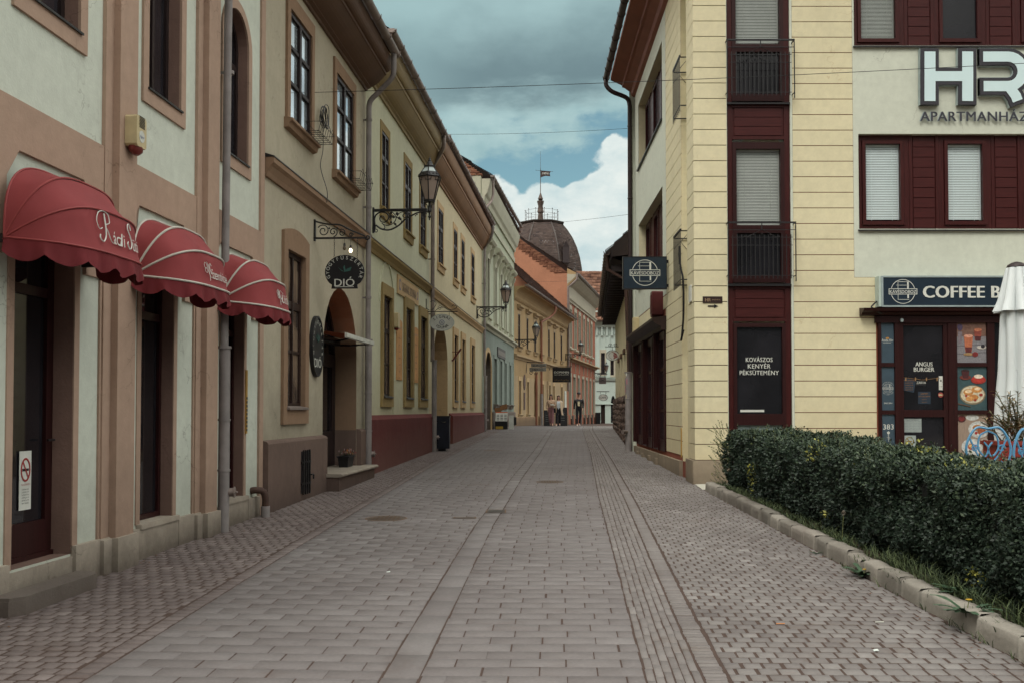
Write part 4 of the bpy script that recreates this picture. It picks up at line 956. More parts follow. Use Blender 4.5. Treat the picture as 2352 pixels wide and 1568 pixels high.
# =================================================================== house 3 (pale green, insurance office) and its cream twin
def office_house(f,label,ups,lows,wallm,trim,eavem,gate=None,pl=((0,1),),zeave=(8.12,9.02)):
    h=thing('town_house',label,'building',f,0,0,0)
    W=Wall(0,f.L,-.2,zeave[0]+.1,.06); Y=f.Y
    UU=[W.hole(Y(a),Y(b),5.86,7.50,dep=.06,rm=1) for a,b in ups]; LL=[W.hole(Y(a),Y(b),1.88,4.03,dep=.08,rm=1) for a,b in lows]
    if gate: W.hole(Y(gate[0]),Y(gate[1]),-.2,4.15,arch=1.3,dep=1.6,rm=2)
    mb=MB(); W.make(mb,0,1); mb.build('wall',[wallm,trim,M['b3b_trim']],h,f)
    for (a,b,c,d) in UU:
        surround(h,f,a,b,c,d,.13,.02,trim,bot=.02,top=.18); sill(h,f,a,b,c,trim,.1,.22,.15)
        window(h,f,a,b,c,d,-.006,cols=2,rows=(.33,.66),fr=.06,bar=.035,mid=.07,mat=M['darkwood2'],glass=M['glass_up'],dep=.06,rowt=(.035,.10))
    for (a,b,c,d) in LL:
        surround(h,f,a,b,c,d,.17,.05,trim,bot=.22,top=.24); 
        window(h,f,a,b,c,d,.02,cols=2,rows=(.33,.66),fr=.06,bar=.035,mid=.07,mat=M['darkwood2'],glass=M['glass_curt'],rowt=(.035,.10))
        mb=MB(); mb.sweep([(.02,c+.03),(-.08,c),(-.08,c-.03),(.02,c-.03)],a,b); mb.build('window_ledge',M['iron'],h,f)
    mb=MB(); mb.sweep([(.0,4.74),(-.04,4.74),(-.06,4.80),(-.10,4.86),(-.13,4.90),(-.13,4.95),(.0,4.98)],.01,f.L-.01); mb.build('string_course',trim,h,f)
    mb=MB(); mb.sweep([(.0,4.95),(-.14,4.95),(-.14,4.965),(.0,5.01)],.0,f.L); mb.build('flashing',M['iron'],h,f)
    for a,b in pl: mb=MB(); mb.sweep([(0,-.3),(-.13,-.3),(-.13,1.40),(0,1.49)],a,b); mb.build('plinth',M['red_plinth'],h,f)
    mb=MB(); mb.sweep(cove2(.46,zeave[0],zeave[1]-.08),0,f.L); mb.build('eave_cornice',eavem,h,f)
    roof_slope(h,f,0,f.L,-.5,zeave[1]-.02,3.9,zeave[1]+2.9,mtiled,flat=True); hull(h,f,zeave[0],mat=wallm)
    return h,UU,LL
f=FB3; Y=f.Y
h3,_,_=office_house(f,'pale green town house with insurance office panels between tall ochre framed windows',[(20.85,21.6),(23.55,24.4),(25.75,26.6)],[(21.0,21.9),(23.62,24.55),(25.72,26.75)],M['b3_wall'],M['b3_trim'],M['b3_eave'],pl=((.12,f.L),))
gutter(h3,f,-.1,f.L+.02,-.52,9.02,.08)
downpipe(h3,f,cat_rom([(Y(26.6),-.5,8.95),(Y(26.6),-.5,8.7),(Y(26.7),-.42,8.55),(Y(27.1),-.16,8.3),(Y(27.15),-.12,8.1)],4)+[(Y(27.15),-.12,2.9)],.055,clips=[(Y(27.15),-.12,7.3),(Y(27.15),-.12,5.7),(Y(27.15),-.12,4.2)],lower=(Y(27.15),-.17,.3,2.95,.07),mat=M['zinc'])
mb=MB(); c=(Y(21.0)+Y(21.9))/2   # blind arch moulding round the first office window
mb.ring(c,3.85,.78,.95,.05,-.025,.002,0,24,0,math.pi); mb.box(c+.73,c+.78,-.025,.002,1.5,3.85); mb.build('blind_arch',M['b3_wall'],h3,f)
# wall sign and text panels
blue=simple('dull_blue_print',C(96,104,140)); 
t=thing('wall_sign','faded SIGNAL IDUNA signboard above the ground floor office windows','sign',f,Y(24),-.02,4.25)
a,b=Y(22.6),Y(25.4); mb=MB(); mb.box(a,b,-.035,-.003,4.24,4.68); mb.build('board',M['b3b_trim'],t,f)
mb=MB(); mb.text('SIGNAL IDUNA',(a+b)/2+.05,4.35,.30,-.0355,0,.003,width=1.85,off=.02,sp=1.05); mb.ring(a+.24,4.46,.13,.13,.03,-.039,-.0355,1); mb.ring(b-.2,4.46,.1,.1,.025,-.039,-.0355,1)
mb.build('lettering',[simple('faded_brown_print',C(120,100,80)),blue],t,f)
for i,(ya,yb,lb) in enumerate(((22.55,23.22,'left orange text panel listing services between the office windows'),(24.80,25.45,'right orange text panel listing services between the office windows'))):
    a,b=Y(ya),Y(yb); t=thing('text_panel',lb,'sign',f,(a+b)/2,-.02,2.3,'orange text panels of the insurance office')
    mb=MB(); mb.prism([(a,2.28),(b,2.28),(b,3.60)]+[((a+b)/2+(b-a)/2*math.cos(q),3.60+.07*math.sin(q)) for q in [math.pi*k/8 for k in range(1,8)]]+[(a,3.60)],-.02,-.002); mb.build('board',simple('peach_panel',C(196,146,92)),t,f)
    mb=MB(); mb.text('AZ ÉLET JÓ',(a+b)/2,3.45,.07,-.0205,1,.001,width=(b-a)*.7)
    for k,s in enumerate(['lakásbiztosítás','casco','gépjármű','utasbiztosítás','életbiztosítás','nyugdíj','egészség']): mb.text(s,(a+b)/2,3.22-k*.15,.05,-.0205,0,.001)
    mb.build('lettering',[simple('panel_print',C(120,90,66)),blue],t,f)
al=thing('alarm_box','cream alarm siren box between the first and second office windows','alarm box',f,Y(22.25),-.02,3.3)
a=Y(22.1); mb=MB(); mb.bbox(a,a+.26,-.13,-.003,3.42,3.75,c=.02); mb.build('housing',M['cream'],al,f); mb=MB(); mb.lathe([(.03,0),(.07,.03),(.07,.06)],(a+.13,-.07,3.36),10,sx=1,sy=.7); mb.build('red_lens',simple('small_red_lens',C(120,44,38)),al,f)
# hanging oval sign
F_=signframe(f,Y(26.75),0); zb=4.22
br=thing('sign_bracket','thin curled iron bracket holding the white oval insurance sign','bracket',F_,0,0,4.15)
mb=MB(); mb.box(0,.02,-.012,.012,zb-.25,zb+.35); mb.box(.02,.86,-.009,.009,zb-.01,zb+.01)
mb.tube(cat_rom([(.02,0,zb+.1),(.1,0,zb+.04),(.2,0,zb+.08),(.28,0,zb+.22),(.2,0,zb+.30),(.12,0,zb+.26)],5),.008,5); mb.tube(cat_rom([(.25,0,zb+.02),(.36,0,zb+.1),(.48,0,zb+.12),(.6,0,zb+.06),(.75,0,zb+.06),(.84,0,zb+.12),(.76,0,zb+.18),(.70,0,zb+.14)],5),.008,5)
mb.tube(spiral(.38,zb+.1,.07,.02,0,1.3),.006,5); mb.build('scrollwork',iron,br,F_)
hs=thing('hanging_sign','white oval hanging sign lettered SIGNAL IDUNA with a blue ring','sign',F_,.42,0,3.75)
cu,cz=.44,3.93; mb=MB(); mb.disc(cu,cz,.335,.225,-.02,.02,0,36); mb.ring(cu,cz,.335,.225,.012,-.026,-.0195,1,36); mb.build('board',[M['white'],M['silver']],hs,F_)
mb=MB(); arctext(mb,'SIGNAL',cu,cz,.215,.12,.105,-.0205,0,math.radians(162),math.radians(18),off=.02)
arctext(mb,'IDUNA',cu,cz,.22,.165,.105,-.0205,0,math.radians(212),math.radians(328),off=.02); mb.build('lettering',M['black'],hs,F_)
mb=MB(); mb.ring(cu,cz,.07,.07,.012,-.0235,-.0205); mb.tube([(cu-.02,-.022,cz-.035),(cu-.01,-.022,cz+.03)],.006,4); mb.tube([(cu+.015,-.022,cz-.035),(cu+.03,-.022,cz+.035)],.006,4); mb.build('ring_emblem',simple('sign_blue',C(60,80,130)),hs,F_)
mb=MB(); mb.box(cu-.2,cu-.19,-.004,.004,cz+.17,zb); mb.box(cu+.19,cu+.2,-.004,.004,cz+.17,zb); mb.build('hangers',iron,hs,F_)
# cream twin
f=FB3b; Y=f.Y
h3b,_,_=office_house(f,'long cream town house with an arched carriage gateway behind the litter bin','' or [(28.9,29.9),(32.3,33.2),(34.3,35.2),(37.3,38.3)],[(32.3,33.2),(34.35,35.25),(37.2,38.2)],M['b3b_wall'],M['b3b_trim'],M['b3b_eave'],gate=(28.1,31.0),pl=((Y(31.3),f.L),(0,.7)),zeave=(8.2,9.12))
gutter(h3b,f,-.02,f.L-.1,-.50,9.16,.08,dz=.12)
mb=MB(); mb.box(Y(28.1)+.05,Y(31)-.05,1.5,1.6,-.2,4.3); mb.build('gate',M['b2_eave'],h3b,f)
downpipe(h3b,f,cat_rom([(Y(40.7),-.5,9.15),(Y(40.7),-.5,8.9),(Y(40.8),-.40,8.6),(Y(41.1),-.16,8.35),(Y(41.1),-.12,8.1)],4)+[(Y(41.1),-.12,3.0)],.055,clips=[(Y(41.1),-.12,6.8),(Y(41.1),-.12,5.0)],lower=(Y(41.1),-.16,.6,3.0,.07))
t=thing('flag_holder','short tilted red brown flag pole holder beside the gateway windows','flag holder',f,Y(31.9),-.05,3.2)
mb=MB(); mb.tube([(Y(31.9),-.02,3.15),(Y(31.9)+.05,-.3,3.55)],.03,6); mb.tube([(Y(31.9),-.02,3.45),(Y(31.9),-.2,3.45)],.012,5); mb.build('pole',simple('red_brown_tube',C(96,44,38)),t,f)
# litter bin
t=thing('litter_bin','dark blue black litter bin standing in front of the arched gateway','bin',WORLD,-1.93,27.5,G(27.5))
mb=MB(); x0,x1,y0,y1,z=-2.13,-1.72,27.3,27.7,G(27.5)
mb.hprism([(x0+.04,y0),(x1-.04,y0),(x1,y0+.05),(x1,y1),(x0,y1),(x0,y0+.05)],z+.07,z+.93); mb.build('body',simple('dark_blue_bin',C(30,34,46),.45,.3,.3,6),t)
mb=MB(); mb.hprism([(x0-.015,y0-.015),(x1+.015,y0-.015),(x1+.015,y1+.015),(x0-.015,y1+.015)],z+.93,z+.97); mb.hprism([(x0+.1,y0+.1),(x1-.1,y0+.1),(x1-.1,y1-.1),(x0+.1,y1-.1)],z-.01,z+.07); mb.build('rim',M['black'],t)
mb=MB(); mb.lathe([(.001,0),(.045,.0),(.045,.004),(.001,.004)],(-1.86,27.295,z+.8),10); mb.build('sticker',M['cream'],t)
# =================================================================== lamps
def lamp(label):
    L=thing('street_lamp',label,'street lamp',WORLD,0,0,0,'wrought iron bracket lamps along the street')
    s=.001283
    def p(x,y): return ((x-185)*s,0,(860-y)*s)
    mb=MB(); mb.box(0,.035,-.03,.03,p(0,1215)[2],p(0,812)[2]); mb.box(.035,p(1050,0)[0],-.018,.018,-.024,.030); mb.box(.035,p(1050,0)[0],-.026,.026,-.008,.012)
    main=[(215,1195),(225,1110),(215,1000),(240,930),(300,890),(370,888),(425,920),(440,970),(415,1025),(365,1048),(315,1030),(300,985),(320,950),(360,955),(375,990)]
    mb.tube(cat_rom([p(*q) for q in main],4),.017,6,r1=.010)
    low=[(1090,900),(1000,890),(900,905),(800,950),(700,1010),(620,1085),(540,1135),(470,1163),(400,1168),(310,1145),(240,1090)]
    mb.tube(cat_rom([p(*q) for q in low],4),.015,6,r1=.020)
    for q in ([(330,1060),(400,1095),(480,1085),(540,1035),(570,960),(620,900),(700,890),(760,930),(800,945)],[(430,985),(460,1000),(480,975),(460,955),(440,970)],[(560,1110),(550,1070),(520,1060),(545,1085)],[(500,890),(540,930),(560,980)],[(640,1060),(640,1010),(600,980),(570,975)],[(215,1195),(250,1200),(262,1170),(240,1150)],[(860,960),(880,935),(905,930)],[(440,890),(470,915),(500,890)],[(330,1060),(370,1100),(380,1140),(360,1140)]):
        mb.tube(cat_rom([p(*a) for a in q],4),.009,5)
    for (x,y,r,tn) in ((700,950,45,1.2),(1000,955,55,1.4),(470,960,30,1.2)): c=p(x,y); mb.tube(spiral(c[0],c[2],r*s,r*s*.3,.5,tn),.010,5)
    for (x,y,r) in ((520,965,26),(575,915,28),(610,985,26),(480,900,22),(630,1000,20),(735,915,20),(480,1050,22),(545,1080,22),(720,1000,16),(1010,920,24),(710,905,22)):
        c=p(x,y); mb.lathe([(.001,-r*s),(r*s,-r*s*.2),(r*s*.7,r*s*.5),(.001,r*s*1.1)],c,6,sy=.5)
    mb.build('bracket',iron,L)
    cx=p(1090,0)[0]; a0=math.pi/2
    mb=MB(); mb.lathe([(.004,-.215),(.018,-.19),(.012,-.17),(.035,-.14),(.018,-.11),(.022,-.05),(.045,-.03),(.045,.03),(.03,.05),(.022,.16),(.06,.17)],(cx,0,0),10)
    for k in range(6):
        a=a0+k*math.pi/3; c,s_=math.cos(a),math.sin(a)
        mb.tube(cat_rom([(cx+c*.04,s_*.04,.03),(cx+c*.05,s_*.05,.09),(cx+c*.10,s_*.10,.12),(cx+c*.095,s_*.095,.15),(cx+c*.075,s_*.075,.14)],3),.006,4)
    mb.build('lantern_stem',iron,L)
    def hexp(r,z): return [(cx+r*math.cos(a0+k*math.pi/3),r*math.sin(a0+k*math.pi/3),z) for k in range(6)]
    mb=MB(); zb,zt=.19,.66; rb,rt=.108,.235
    lo,hi=hexp(rb,zb),hexp(rt,zt)
    for k in range(6):
        j=(k+1)%6; mb.tube([lo[k],hi[k]],.012,5); mb.tube([lo[k],lo[j]],.013,4); mb.tube([hi[k],hi[j]],.020,4)
        # gothic tracery under the eave
        A,B,Cc,Dd=[Vector(v) for v in (lo[k],lo[j],hi[j],hi[k])]
        def on(x,y): 
            q=A.lerp(B,x).lerp(Dd.lerp(Cc,x),y); o=Vector((q.x-cx,q.y,0)).normalized()*.006; return q+o
        pts=[on(.5-.5*math.cos(t)*1.0*.96, y) for t,y in []]
        pts=[on(.04,.78),on(.14,.84),on(.24,.84),on(.30,.80),on(.28,.88),on(.36,.96),on(.5,.985),on(.64,.96),on(.72,.88),on(.70,.80),on(.76,.84),on(.86,.84),on(.96,.78)]
        mb.tube(pts,.0055,4)
    mb.lathe([(rb+.012,zb-.03),(rb+.015,zb-.015),(rb+.005,zb)],(cx,0,0),6,a0=a0,smooth=False); mb.build('lantern_frame',iron,L)
    mb=MB(); e=.97
    for k in range(6):
        j=(k+1)%6; q=[Vector(v) for v in (lo[k],lo[j],hi[j],hi[k])]; c=Vector((cx,0,0))
        mb.quad(*[tuple(Vector((cx+(v.x-cx)*e,v.y*e,v.z))) for v in q])
    mb.build('glass_pane',M['lampglass'],L)
    mb=MB(); r1,r2=.225,.10; z1,z2=.68,.86
    h1_,h2_=hexp(r1,z1),hexp(r2,z2)
    for k in range(6):
        j=(k+1)%6; A,B,Cc,Dd=[Vector(v) for v in (h1_[k],h1_[j],h2_[j],h2_[k])]
        mb.tube([A,Dd],.011,4)
        m1,m2=A.lerp(Dd,.42),B.lerp(Cc,.42); mb.quad(tuple(A),tuple(B),tuple(m2),tuple(m1))
        for i in range(3): c=A.lerp(B,(i+.5)/3); mb.lathe([(.001,-.02),(.022,0),(.012,.02),(.001,.045)],tuple(c),5,sy=.6)
    mb.lathe([(.115,.86),(.115,.885),(.09,.89),(.06,.92),(.05,.97),(.03,.985),(.035,1.0),(.018,1.02),(.024,1.035),(.008,1.05),(.002,1.08)],(cx,0,0),8,a0=a0)
    for v in hexp(.112,.885): mb.lathe([(.001,-.01),(.012,0),(.001,.035)],v,5)
    for v in hi: mb.lathe([(.001,-.02),(.016,0),(.001,.045)],v,5)
    mb.build('lantern_roof',iron,L)
    mb=MB()
    for k in range(6):
        j=(k+1)%6; A,B,Cc,Dd=[Vector(v) for v in (h1_[k],h1_[j],h2_[j],h2_[k])]; mb.quad(tuple(A.lerp(Dd,.42)),tuple(B.lerp(Cc,.42)),tuple(Cc),tuple(Dd))
    mb.build('roof_glass',M['roofglass'],L)
    return L
def copy_tree(o,parent=None):
    c=o.copy(); COL.objects.link(c); 
    if parent: c.parent=parent
    for ch in [x for x in bpy.data.objects if x.parent==o]: copy_tree(ch,c)
    return c
M['lampglass']=simple('frosted_lamp_glass',C(150,134,124),.4,var=.05,spec=.4)
M['roofglass']=simple('pale_roof_glass',C(178,190,190),.2)
specs=[(FB3,20.03,5.61,'nearest wrought iron lamp, on the pale green insurance office house'),(FB3b,39.2,5.62,'wrought iron lamp on the far end of the cream house with the red plinth'),
       (FB5,55.5,5.48,'wrought iron lamp at the near corner of the yellow ochre house'),(FB5,75.0,5.75,'wrought iron lamp where the ochre house meets the orange house'),(FB6,94.0,5.05,'farthest street lamp, at the corner before the white house')]
L0=None
for i,(ff,yy,zz,lb) in enumerate(specs):
    L_=lamp(lb) if L0 is None else copy_tree(L0); L0=L0 or L_
    L_['label']=lb; p=ff.P(ff.Y(yy),0,zz); L_.location=p; L_.rotation_euler=(0,0,ff.ang-math.pi/2)
    if i>=3: L_.rotation_euler=(0,0,math.radians(-4))
# =================================================================== house 4 (mint, stucco hoods)
f=FB4
h4=thing('town_house','narrow mint green house with bracketed window hoods and a grey blue ground floor','building',f,0,0,0)
W=Wall(0,f.L,-.2,10.4,.12); ups=[];los=[]
for x0,x1 in ((286,303),(346,359),(390,402),(428,438),(465,475)):
    ua,za=f.q(5,x0,400); ub,_=f.q(5,x1,400); ups.append(W.hole(ua,ub,5.55,8.15,dep=.06,rm=1))
for x0,x1 in ((345,364),(391,405),(428,440),(465,476)):
    ua,_=f.q(5,x0,1000); ub,_=f.q(5,x1,1000); los.append(W.hole(ua,ub,1.85,3.95,dep=.12,rm=2))
ua,_=f.q(5,270,1000); ub,_=f.q(5,318,1000); dr4=W.hole(ua,ub,.2,4.1,arch=.9,dep=.5,rm=3)
mb=MB(); W.make(mb,0,1)
for i,fc in enumerate(mb.f):     # ground floor is painted grey blue
    if all(mb.v[j][2]<=4.11 for j in fc) and mb.m[i]==0: mb.m[i]=2
mb.build('wall',[M['b4_up'],M['b4_trim'],M['b4_low'],M['grey_plinth']],h4,f)
lowband=MB(); lowband.box(.02,f.L-.02,-.012,.001,4.1,5.0); lowband.build('frieze',M['b4_low'],h4,f)
for (a,b,c,d) in ups:
    surround(h4,f,a,b,c,d,.20,.05,M['b4_trim'],bot=.02,top=.45)
    mb=MB(); cu=(a+b)/2
    mb.sweep([(0,8.62),(-.12,8.62),(-.14,8.70),(-.26,8.74),(-.34,8.84),(-.34,8.90),(-.06,9.02),(0,9.02)],a-.42,b+.42)
    for u in (a-.28,b+.12): mb.sweep([(0,7.95),(-.07,8.0),(-.09,8.2),(-.22,8.45),(-.26,8.62),(0,8.62)],u,u+.16)
    mb.build('window_hood',M['b4_trim'],h4,f)
    window(h4,f,a,b,c,d,.02,cols=2,rows=(.66,),mat=M['darkwood'],glass=M['glass_old']); sill(h4,f,a,b,c,M['b4_trim'],.16,.25,.22)
for (a,b,c,d) in los:
    surround(h4,f,a,b,c,d,.15,.03,M['b4_low'],bot=.02); window(h4,f,a,b,c,d,.07,cols=2,rows=(.66,),mat=M['darkwood'],glass=M['glass']); sill(h4,f,a,b,c,M['grey_plinth'],.22,.22,.22)
a,b,c,d=dr4; surround(h4,f,a,b,c,d,.16,.05,M['b3b_trim'],bot=0,arch=.9,top=.2)
mb=MB(); mb.box(a,b,.45,.5,c,d); mb.build('door',M['darkwood'],h4,f)
mb=MB(); mb.sweep([(0,5.0),(-.06,5.0),(-.1,5.1),(-.22,5.16),(-.22,5.24),(0,5.28)],0,f.L); mb.build('string_course',M['b4_trim'],h4,f)
mb=MB(); mb.sweep([(0,-.3),(-.1,-.3),(-.1,1.45),(0,1.5)],b+.2,f.L); mb.sweep([(0,-.3),(-.1,-.3),(-.1,1.45),(0,1.5)],.2,a-.15) if a>.5 else None; mb.build('plinth',M['grey_plinth'],h4,f)
mb=MB(); mb.sweep([(0,9.7),(-.06,9.7),(-.06,9.95),(0.0,9.95)],0,f.L); mb.sweep([(.01,10.3),(-.08,10.3),(-.12,10.5),(-.2,10.6),(-.3,10.95),(-.34,11.2),(.01,11.2)],-.05,f.L+.05); mb.build('eave_cornice',M['b4_trim'],h4,f)
gutter(h4,f,.0,f.L,-.42,11.35,.085,dz=.35)
mb=MB(); mb.tube([(.35,-.42,11.3),(.35,-.42,10.6),(.28,-.35,10.3),(-.1,-.1,9.9)],.055,8); mb.build('downpipe',M['zinc'],h4,f)
roof_slope(h4,f,0,f.L,-.4,11.35,4,14.2,mtiled,flat=True); hull(h4,f,11.2,mat=M['b4_up'],w0=-.02)
brickwall(h4,f,[(0,0),(1,1)],0,1,'x',0) if False else None
# stepped brick firewall between houses 3 and 4, seen above the gutter
GAB=Fac(tuple(FB4.P(-.02,-.42,0))[:2], tuple(FB4.P(-.02,6,0))[:2])     # runs back from the street, faces the camera
def firewall(parent,F_,z0,z1,L,name,th=.3,rh=.085,bl=.27,body=None,base=None,k=4):
    """wall end whose top climbs from z0 (street side) to z1 over L, topped with stepped bricks"""
    V=[];Fc=[];T=[]; n=int((z1-z0)/rh); Mi=XF[parent.name]
    for r in range(n):
        zc=z0+r*rh; u0=L*r/n
        for q in range(k):
            x0=u0+q*bl+(bl*.5 if r%2 else 0)*(1 if q else 0); x1=u0+(q+1)*bl+(bl*.5 if r%2 else 0); x0+=.007; x1-=.007; b0=len(V); j=.035+rng.normal(0,.01)
            for z in (zc,zc+rh-.012):
                for (u,w_) in ((x0,j),(x1,j),(x1,th),(x0,th)): V.append(tuple(Mi@F_.P(u,w_,z)))
            for g_ in ((0,1,5,4),(1,2,6,5),(2,3,7,6),(3,0,4,7),(4,5,6,7),(3,2,1,0)): Fc.append(tuple(b0+i for i in g_))
            T += [min(1,max(0,rng.normal(.5,.3)))]*6
    o=np_mesh(name,V,Fc,mbrick,T); o.parent=parent; XF[o.name]=Mi
    if body:
        mb=MB(); mb.prism([(0,base),(L,base),(L+k*bl*.2,z1-.05),(L,z1-.12),(0,z0-.12)] if False else [(0.05,base),(L+.6,base),(L+.6,z1-.1),(L*.98,z1-.1),(.15,z0-.02),(.05,z0-.02)],.02,th-.02); mb.build('firewall',body,parent,F_)
# frames whose outward direction is -u... built leftwards (away from the street) from the eave
def backframe(fac,u):      # u' runs from the street edge back into the block, w' away from camera
    p=fac.P(u,0,0); q=fac.P(u,1,0); F_=Fac((p.x,p.y),(q.x,q.y)); return F_
firewall(h4,backframe(FB4,-.0),11.35,13.9,3.4,'brick_firewall',th=-.3,body=M['b4_trim'],base=9.0,k=5)
# crate of boxes with a price poster
t=thing('book_stall','low black stand with a price poster and open cardboard boxes on top','stall',WORLD,-.48,44.6,G(44.6))
z=G(44.6); x0,x1=-.76,-.2
mb=MB(); mb.box(x0,x1,44.5,44.9,z,z+.36,0); mb.box(x0+.03,x1-.2,44.49,44.499,z+.02,z+.14,1); mb.build('stand',[M['black'],simple('yellow_print',C(180,150,60))],t)
mb=MB(); mb.add([(x0+.02,44.47,z+.38),(x1-.02,44.47,z+.38),(x1,44.62,z+.78),(x0+.04,44.62,z+.78)],[(0,1,2,3)],0); mb.add([(x0+.035,44.595,z+.70),(x1-.005,44.595,z+.70),(x1,44.615,z+.78),(x0+.04,44.615,z+.78)],[(0,1,2,3)],1)
for r in range(4):
    for k in range(3): mb.add([(x0+.07+k*.17,44.47-.003+.0375*(.15+r*.2)*4*.0+.15*(.08+r*.19)-.004,z+.42+r*.07),(x0+.19+k*.17,44.47+.15*(.08+r*.19)-.007,z+.42+r*.07),(x0+.19+k*.17,44.48+.15*(.08+r*.19)-.007,z+.45+r*.07),(x0+.07+k*.17,44.48+.15*(.08+r*.19)-.007,z+.45+r*.07)],[(0,1,2,3)],2)
mb.build('poster',[M['white'],simple('orange_strip',C(196,86,40)),M['iron']],t)
for i,(bx,by,s,r_,lb) in enumerate(((-.62,44.8,.26,.1,'brown cardboard box lying open on the back of the book stall'),(-.36,44.78,.3,.5,'tilted cardboard box leaning at the right of the book stall'))):
    o=thing('cardboard_box',lb,'box',WORLD,bx,by,z+.75); mb=MB(); zz=z+.78+(.05 if i else -.03)
    mb.add([(bx-s/2,by-.12,zz),(bx+s/2,by-.12,zz+r_*.2),(bx+s/2,by+.12,zz+r_*.2),(bx-s/2,by+.12,zz),(bx-s/2-.04,by-.16,zz+.2),(bx+s/2-.03,by-.16,zz+.2+r_*.25),(bx+s/2-.03,by+.16,zz+.2+r_*.25),(bx-s/2-.04,by+.16,zz+.2)],[(0,1,2,3),(0,1,5,4),(1,2,6,5),(2,3,7,6),(3,0,4,7)]); mb.build('carton',simple('cardboard',C(150,112,78)),o)
mb=MB(); mb.box(-.14,.08,44.7,44.9,z,z+.62,0); mb.box(.0,.2,44.75,44.95,z+.2,z+.55,1); mb.build('rubbish_bags',[M['white'],M['iron']],None,label='white and dark bags stacked on the ground beside the book stall',cat='bags')
t=thing('wall_sign','dark ragged lettering sign above the grey blue ground floor windows','sign',f,5,-.02,4.2)
ua,_=f.q(16,652,140); ub,_=f.q(16,795,140); mb=MB(); mb.box(ua,ub,-.06,-.013,4.08,4.55); mb.build('board',simple('dark_sign_board',C(70,66,62)),t,f); mb=MB(); mb.text('VINOTÉKA',(ua+ub)/2,4.2,.3,-.061,0,.004,width=(ub-ua)*.9,off=.01) if False else mb.box(ua+.1,ub-.1,-.065,-.061,4.2,4.42); mb.build('lettering',simple('grey_letters',C(110,104,96)),t,f)  # board has its own dark grey colour
# =================================================================== house 5 (yellow ochre)
f=FB5
h5=thing('town_house','yellow ochre two storey house with tiled roof and orange drainpipes','building',f,0,0,0)
W=Wall(0,f.L,-.3,7.9,.15); ups=[];los=[]
for x0,x1 in ((533,549),(599,613),(659,674),(707,722),(768,781),(812,824),(866,878)):
    ua,_=f.q(5,x0,600); ub,_=f.q(5,x1,600); ups.append(W.hole(ua,ub,5.15,7.0,dep=.05,rm=1))
for x0,x1 in ((538,556),(602,616),(720,733),(775,786),(808,818),(868,881)):
    ua,_=f.q(5,x0,1100); ub,_=f.q(5,x1,1100); los.append(W.hole(ua,ub,1.35,3.25,dep=.12,rm=1))
ua,_=f.q(5,659,1100); ub,_=f.q(5,689,1100); dr5=W.hole(ua,ub,.3,3.5,arch=.7,dep=.5,rm=2)
mb=MB(); W.make(mb,0,1)
for i,fc in enumerate(mb.f):
    if all(mb.v[j][2]<=3.6 for j in fc) and mb.m[i]==0: mb.m[i]=2
mb.build('wall',[M['b5_wall'],M['b5_low'],M['b5_low']],h5,f)
for (a,b,c,d) in ups:
    surround(h5,f,a,b,c,d,.14,.015,M['b5_low'],bot=.02,top=.2); mb=MB(); mb.sweep([(0,7.25),(-.08,7.25),(-.10,7.32),(-.22,7.38),(-.22,7.46),(0,7.52)],a-.3,b+.3); mb.build('window_hood',M['b5_low'],h5,f)
    window(h5,f,a,b,c,d,.01,cols=2,rows=(.66,),mat=M['darkwood'],glass=M['glass_old']); sill(h5,f,a,b,c,M['b5_low'],.18,.22,.26)
for (a,b,c,d) in los: surround(h5,f,a,b,c,d,.13,.03,M['b3b_trim'],bot=.02,top=.25); window(h5,f,a,b,c,d,.07,cols=2,rows=(.66,),mat=M['darkwood'],glass=M['glass_old']); sill(h5,f,a,b,c,M['b5_low'],.16,.2,.2)
a,b,c,d=dr5; mb=MB(); mb.box(a,b,.4,.5,c-.3,d); mb.build('door',M['b2_eave'],h5,f)
mb=MB(); mb.sweep([(0,4.42),(-.05,4.42),(-.10,4.52),(-.2,4.58),(-.2,4.66),(0,4.72)],-.1,f.L); mb.build('string_course',M['b5_low'],h5,f)
mb=MB()
for x0,x1 in ((0,a-.1),(b+.15,f.L)): mb=MB(); mb.sweep([(0,-.3),(-.1,-.3),(-.1,1.15),(0,1.2)],x0,x1); mb.build('plinth',M['b5_plinth'],h5,f)
mb=MB(); mb.sweep(cove(.62,7.7,8.4),-.1,f.L); mb.build('eave_cornice',M['b5_wall'],h5,f)
gutter(h5,f,-.1,f.L+.1,-.72,8.5,.10,step=.7); roof_slope(h5,f,-.1,f.L,-.80,8.52,4.2,13.0,mtiled,tw=.24,tl=.36,pitchjit=.015); hull(h5,f,8.3,mat=M['b5_wall'],ridge=3.2,w0=.3,depth=9)
uo,_=f.q(5,700,700); mb=MB(); mb.tube(cat_rom([(uo+2.2,-.7,8.4),(uo+2.1,-.7,8.0),(uo+1.6,-.45,7.6),(uo+.2,-.14,7.2),(uo,-.14,6.9)],4)+[(uo,-.14,2.6)],.075,10); mb.tube([(uo-1.7,-.10,3.9),(uo-1.75,-.10,.4)],.075,8); mb.build('downpipe',M['opipe'],h5,f); mb=MB(); mb.tube([(uo,-.14,2.6),(uo,-.14,.3)],.1,10); mb.build('downpipe',M['zinc_dark'],h5,f)
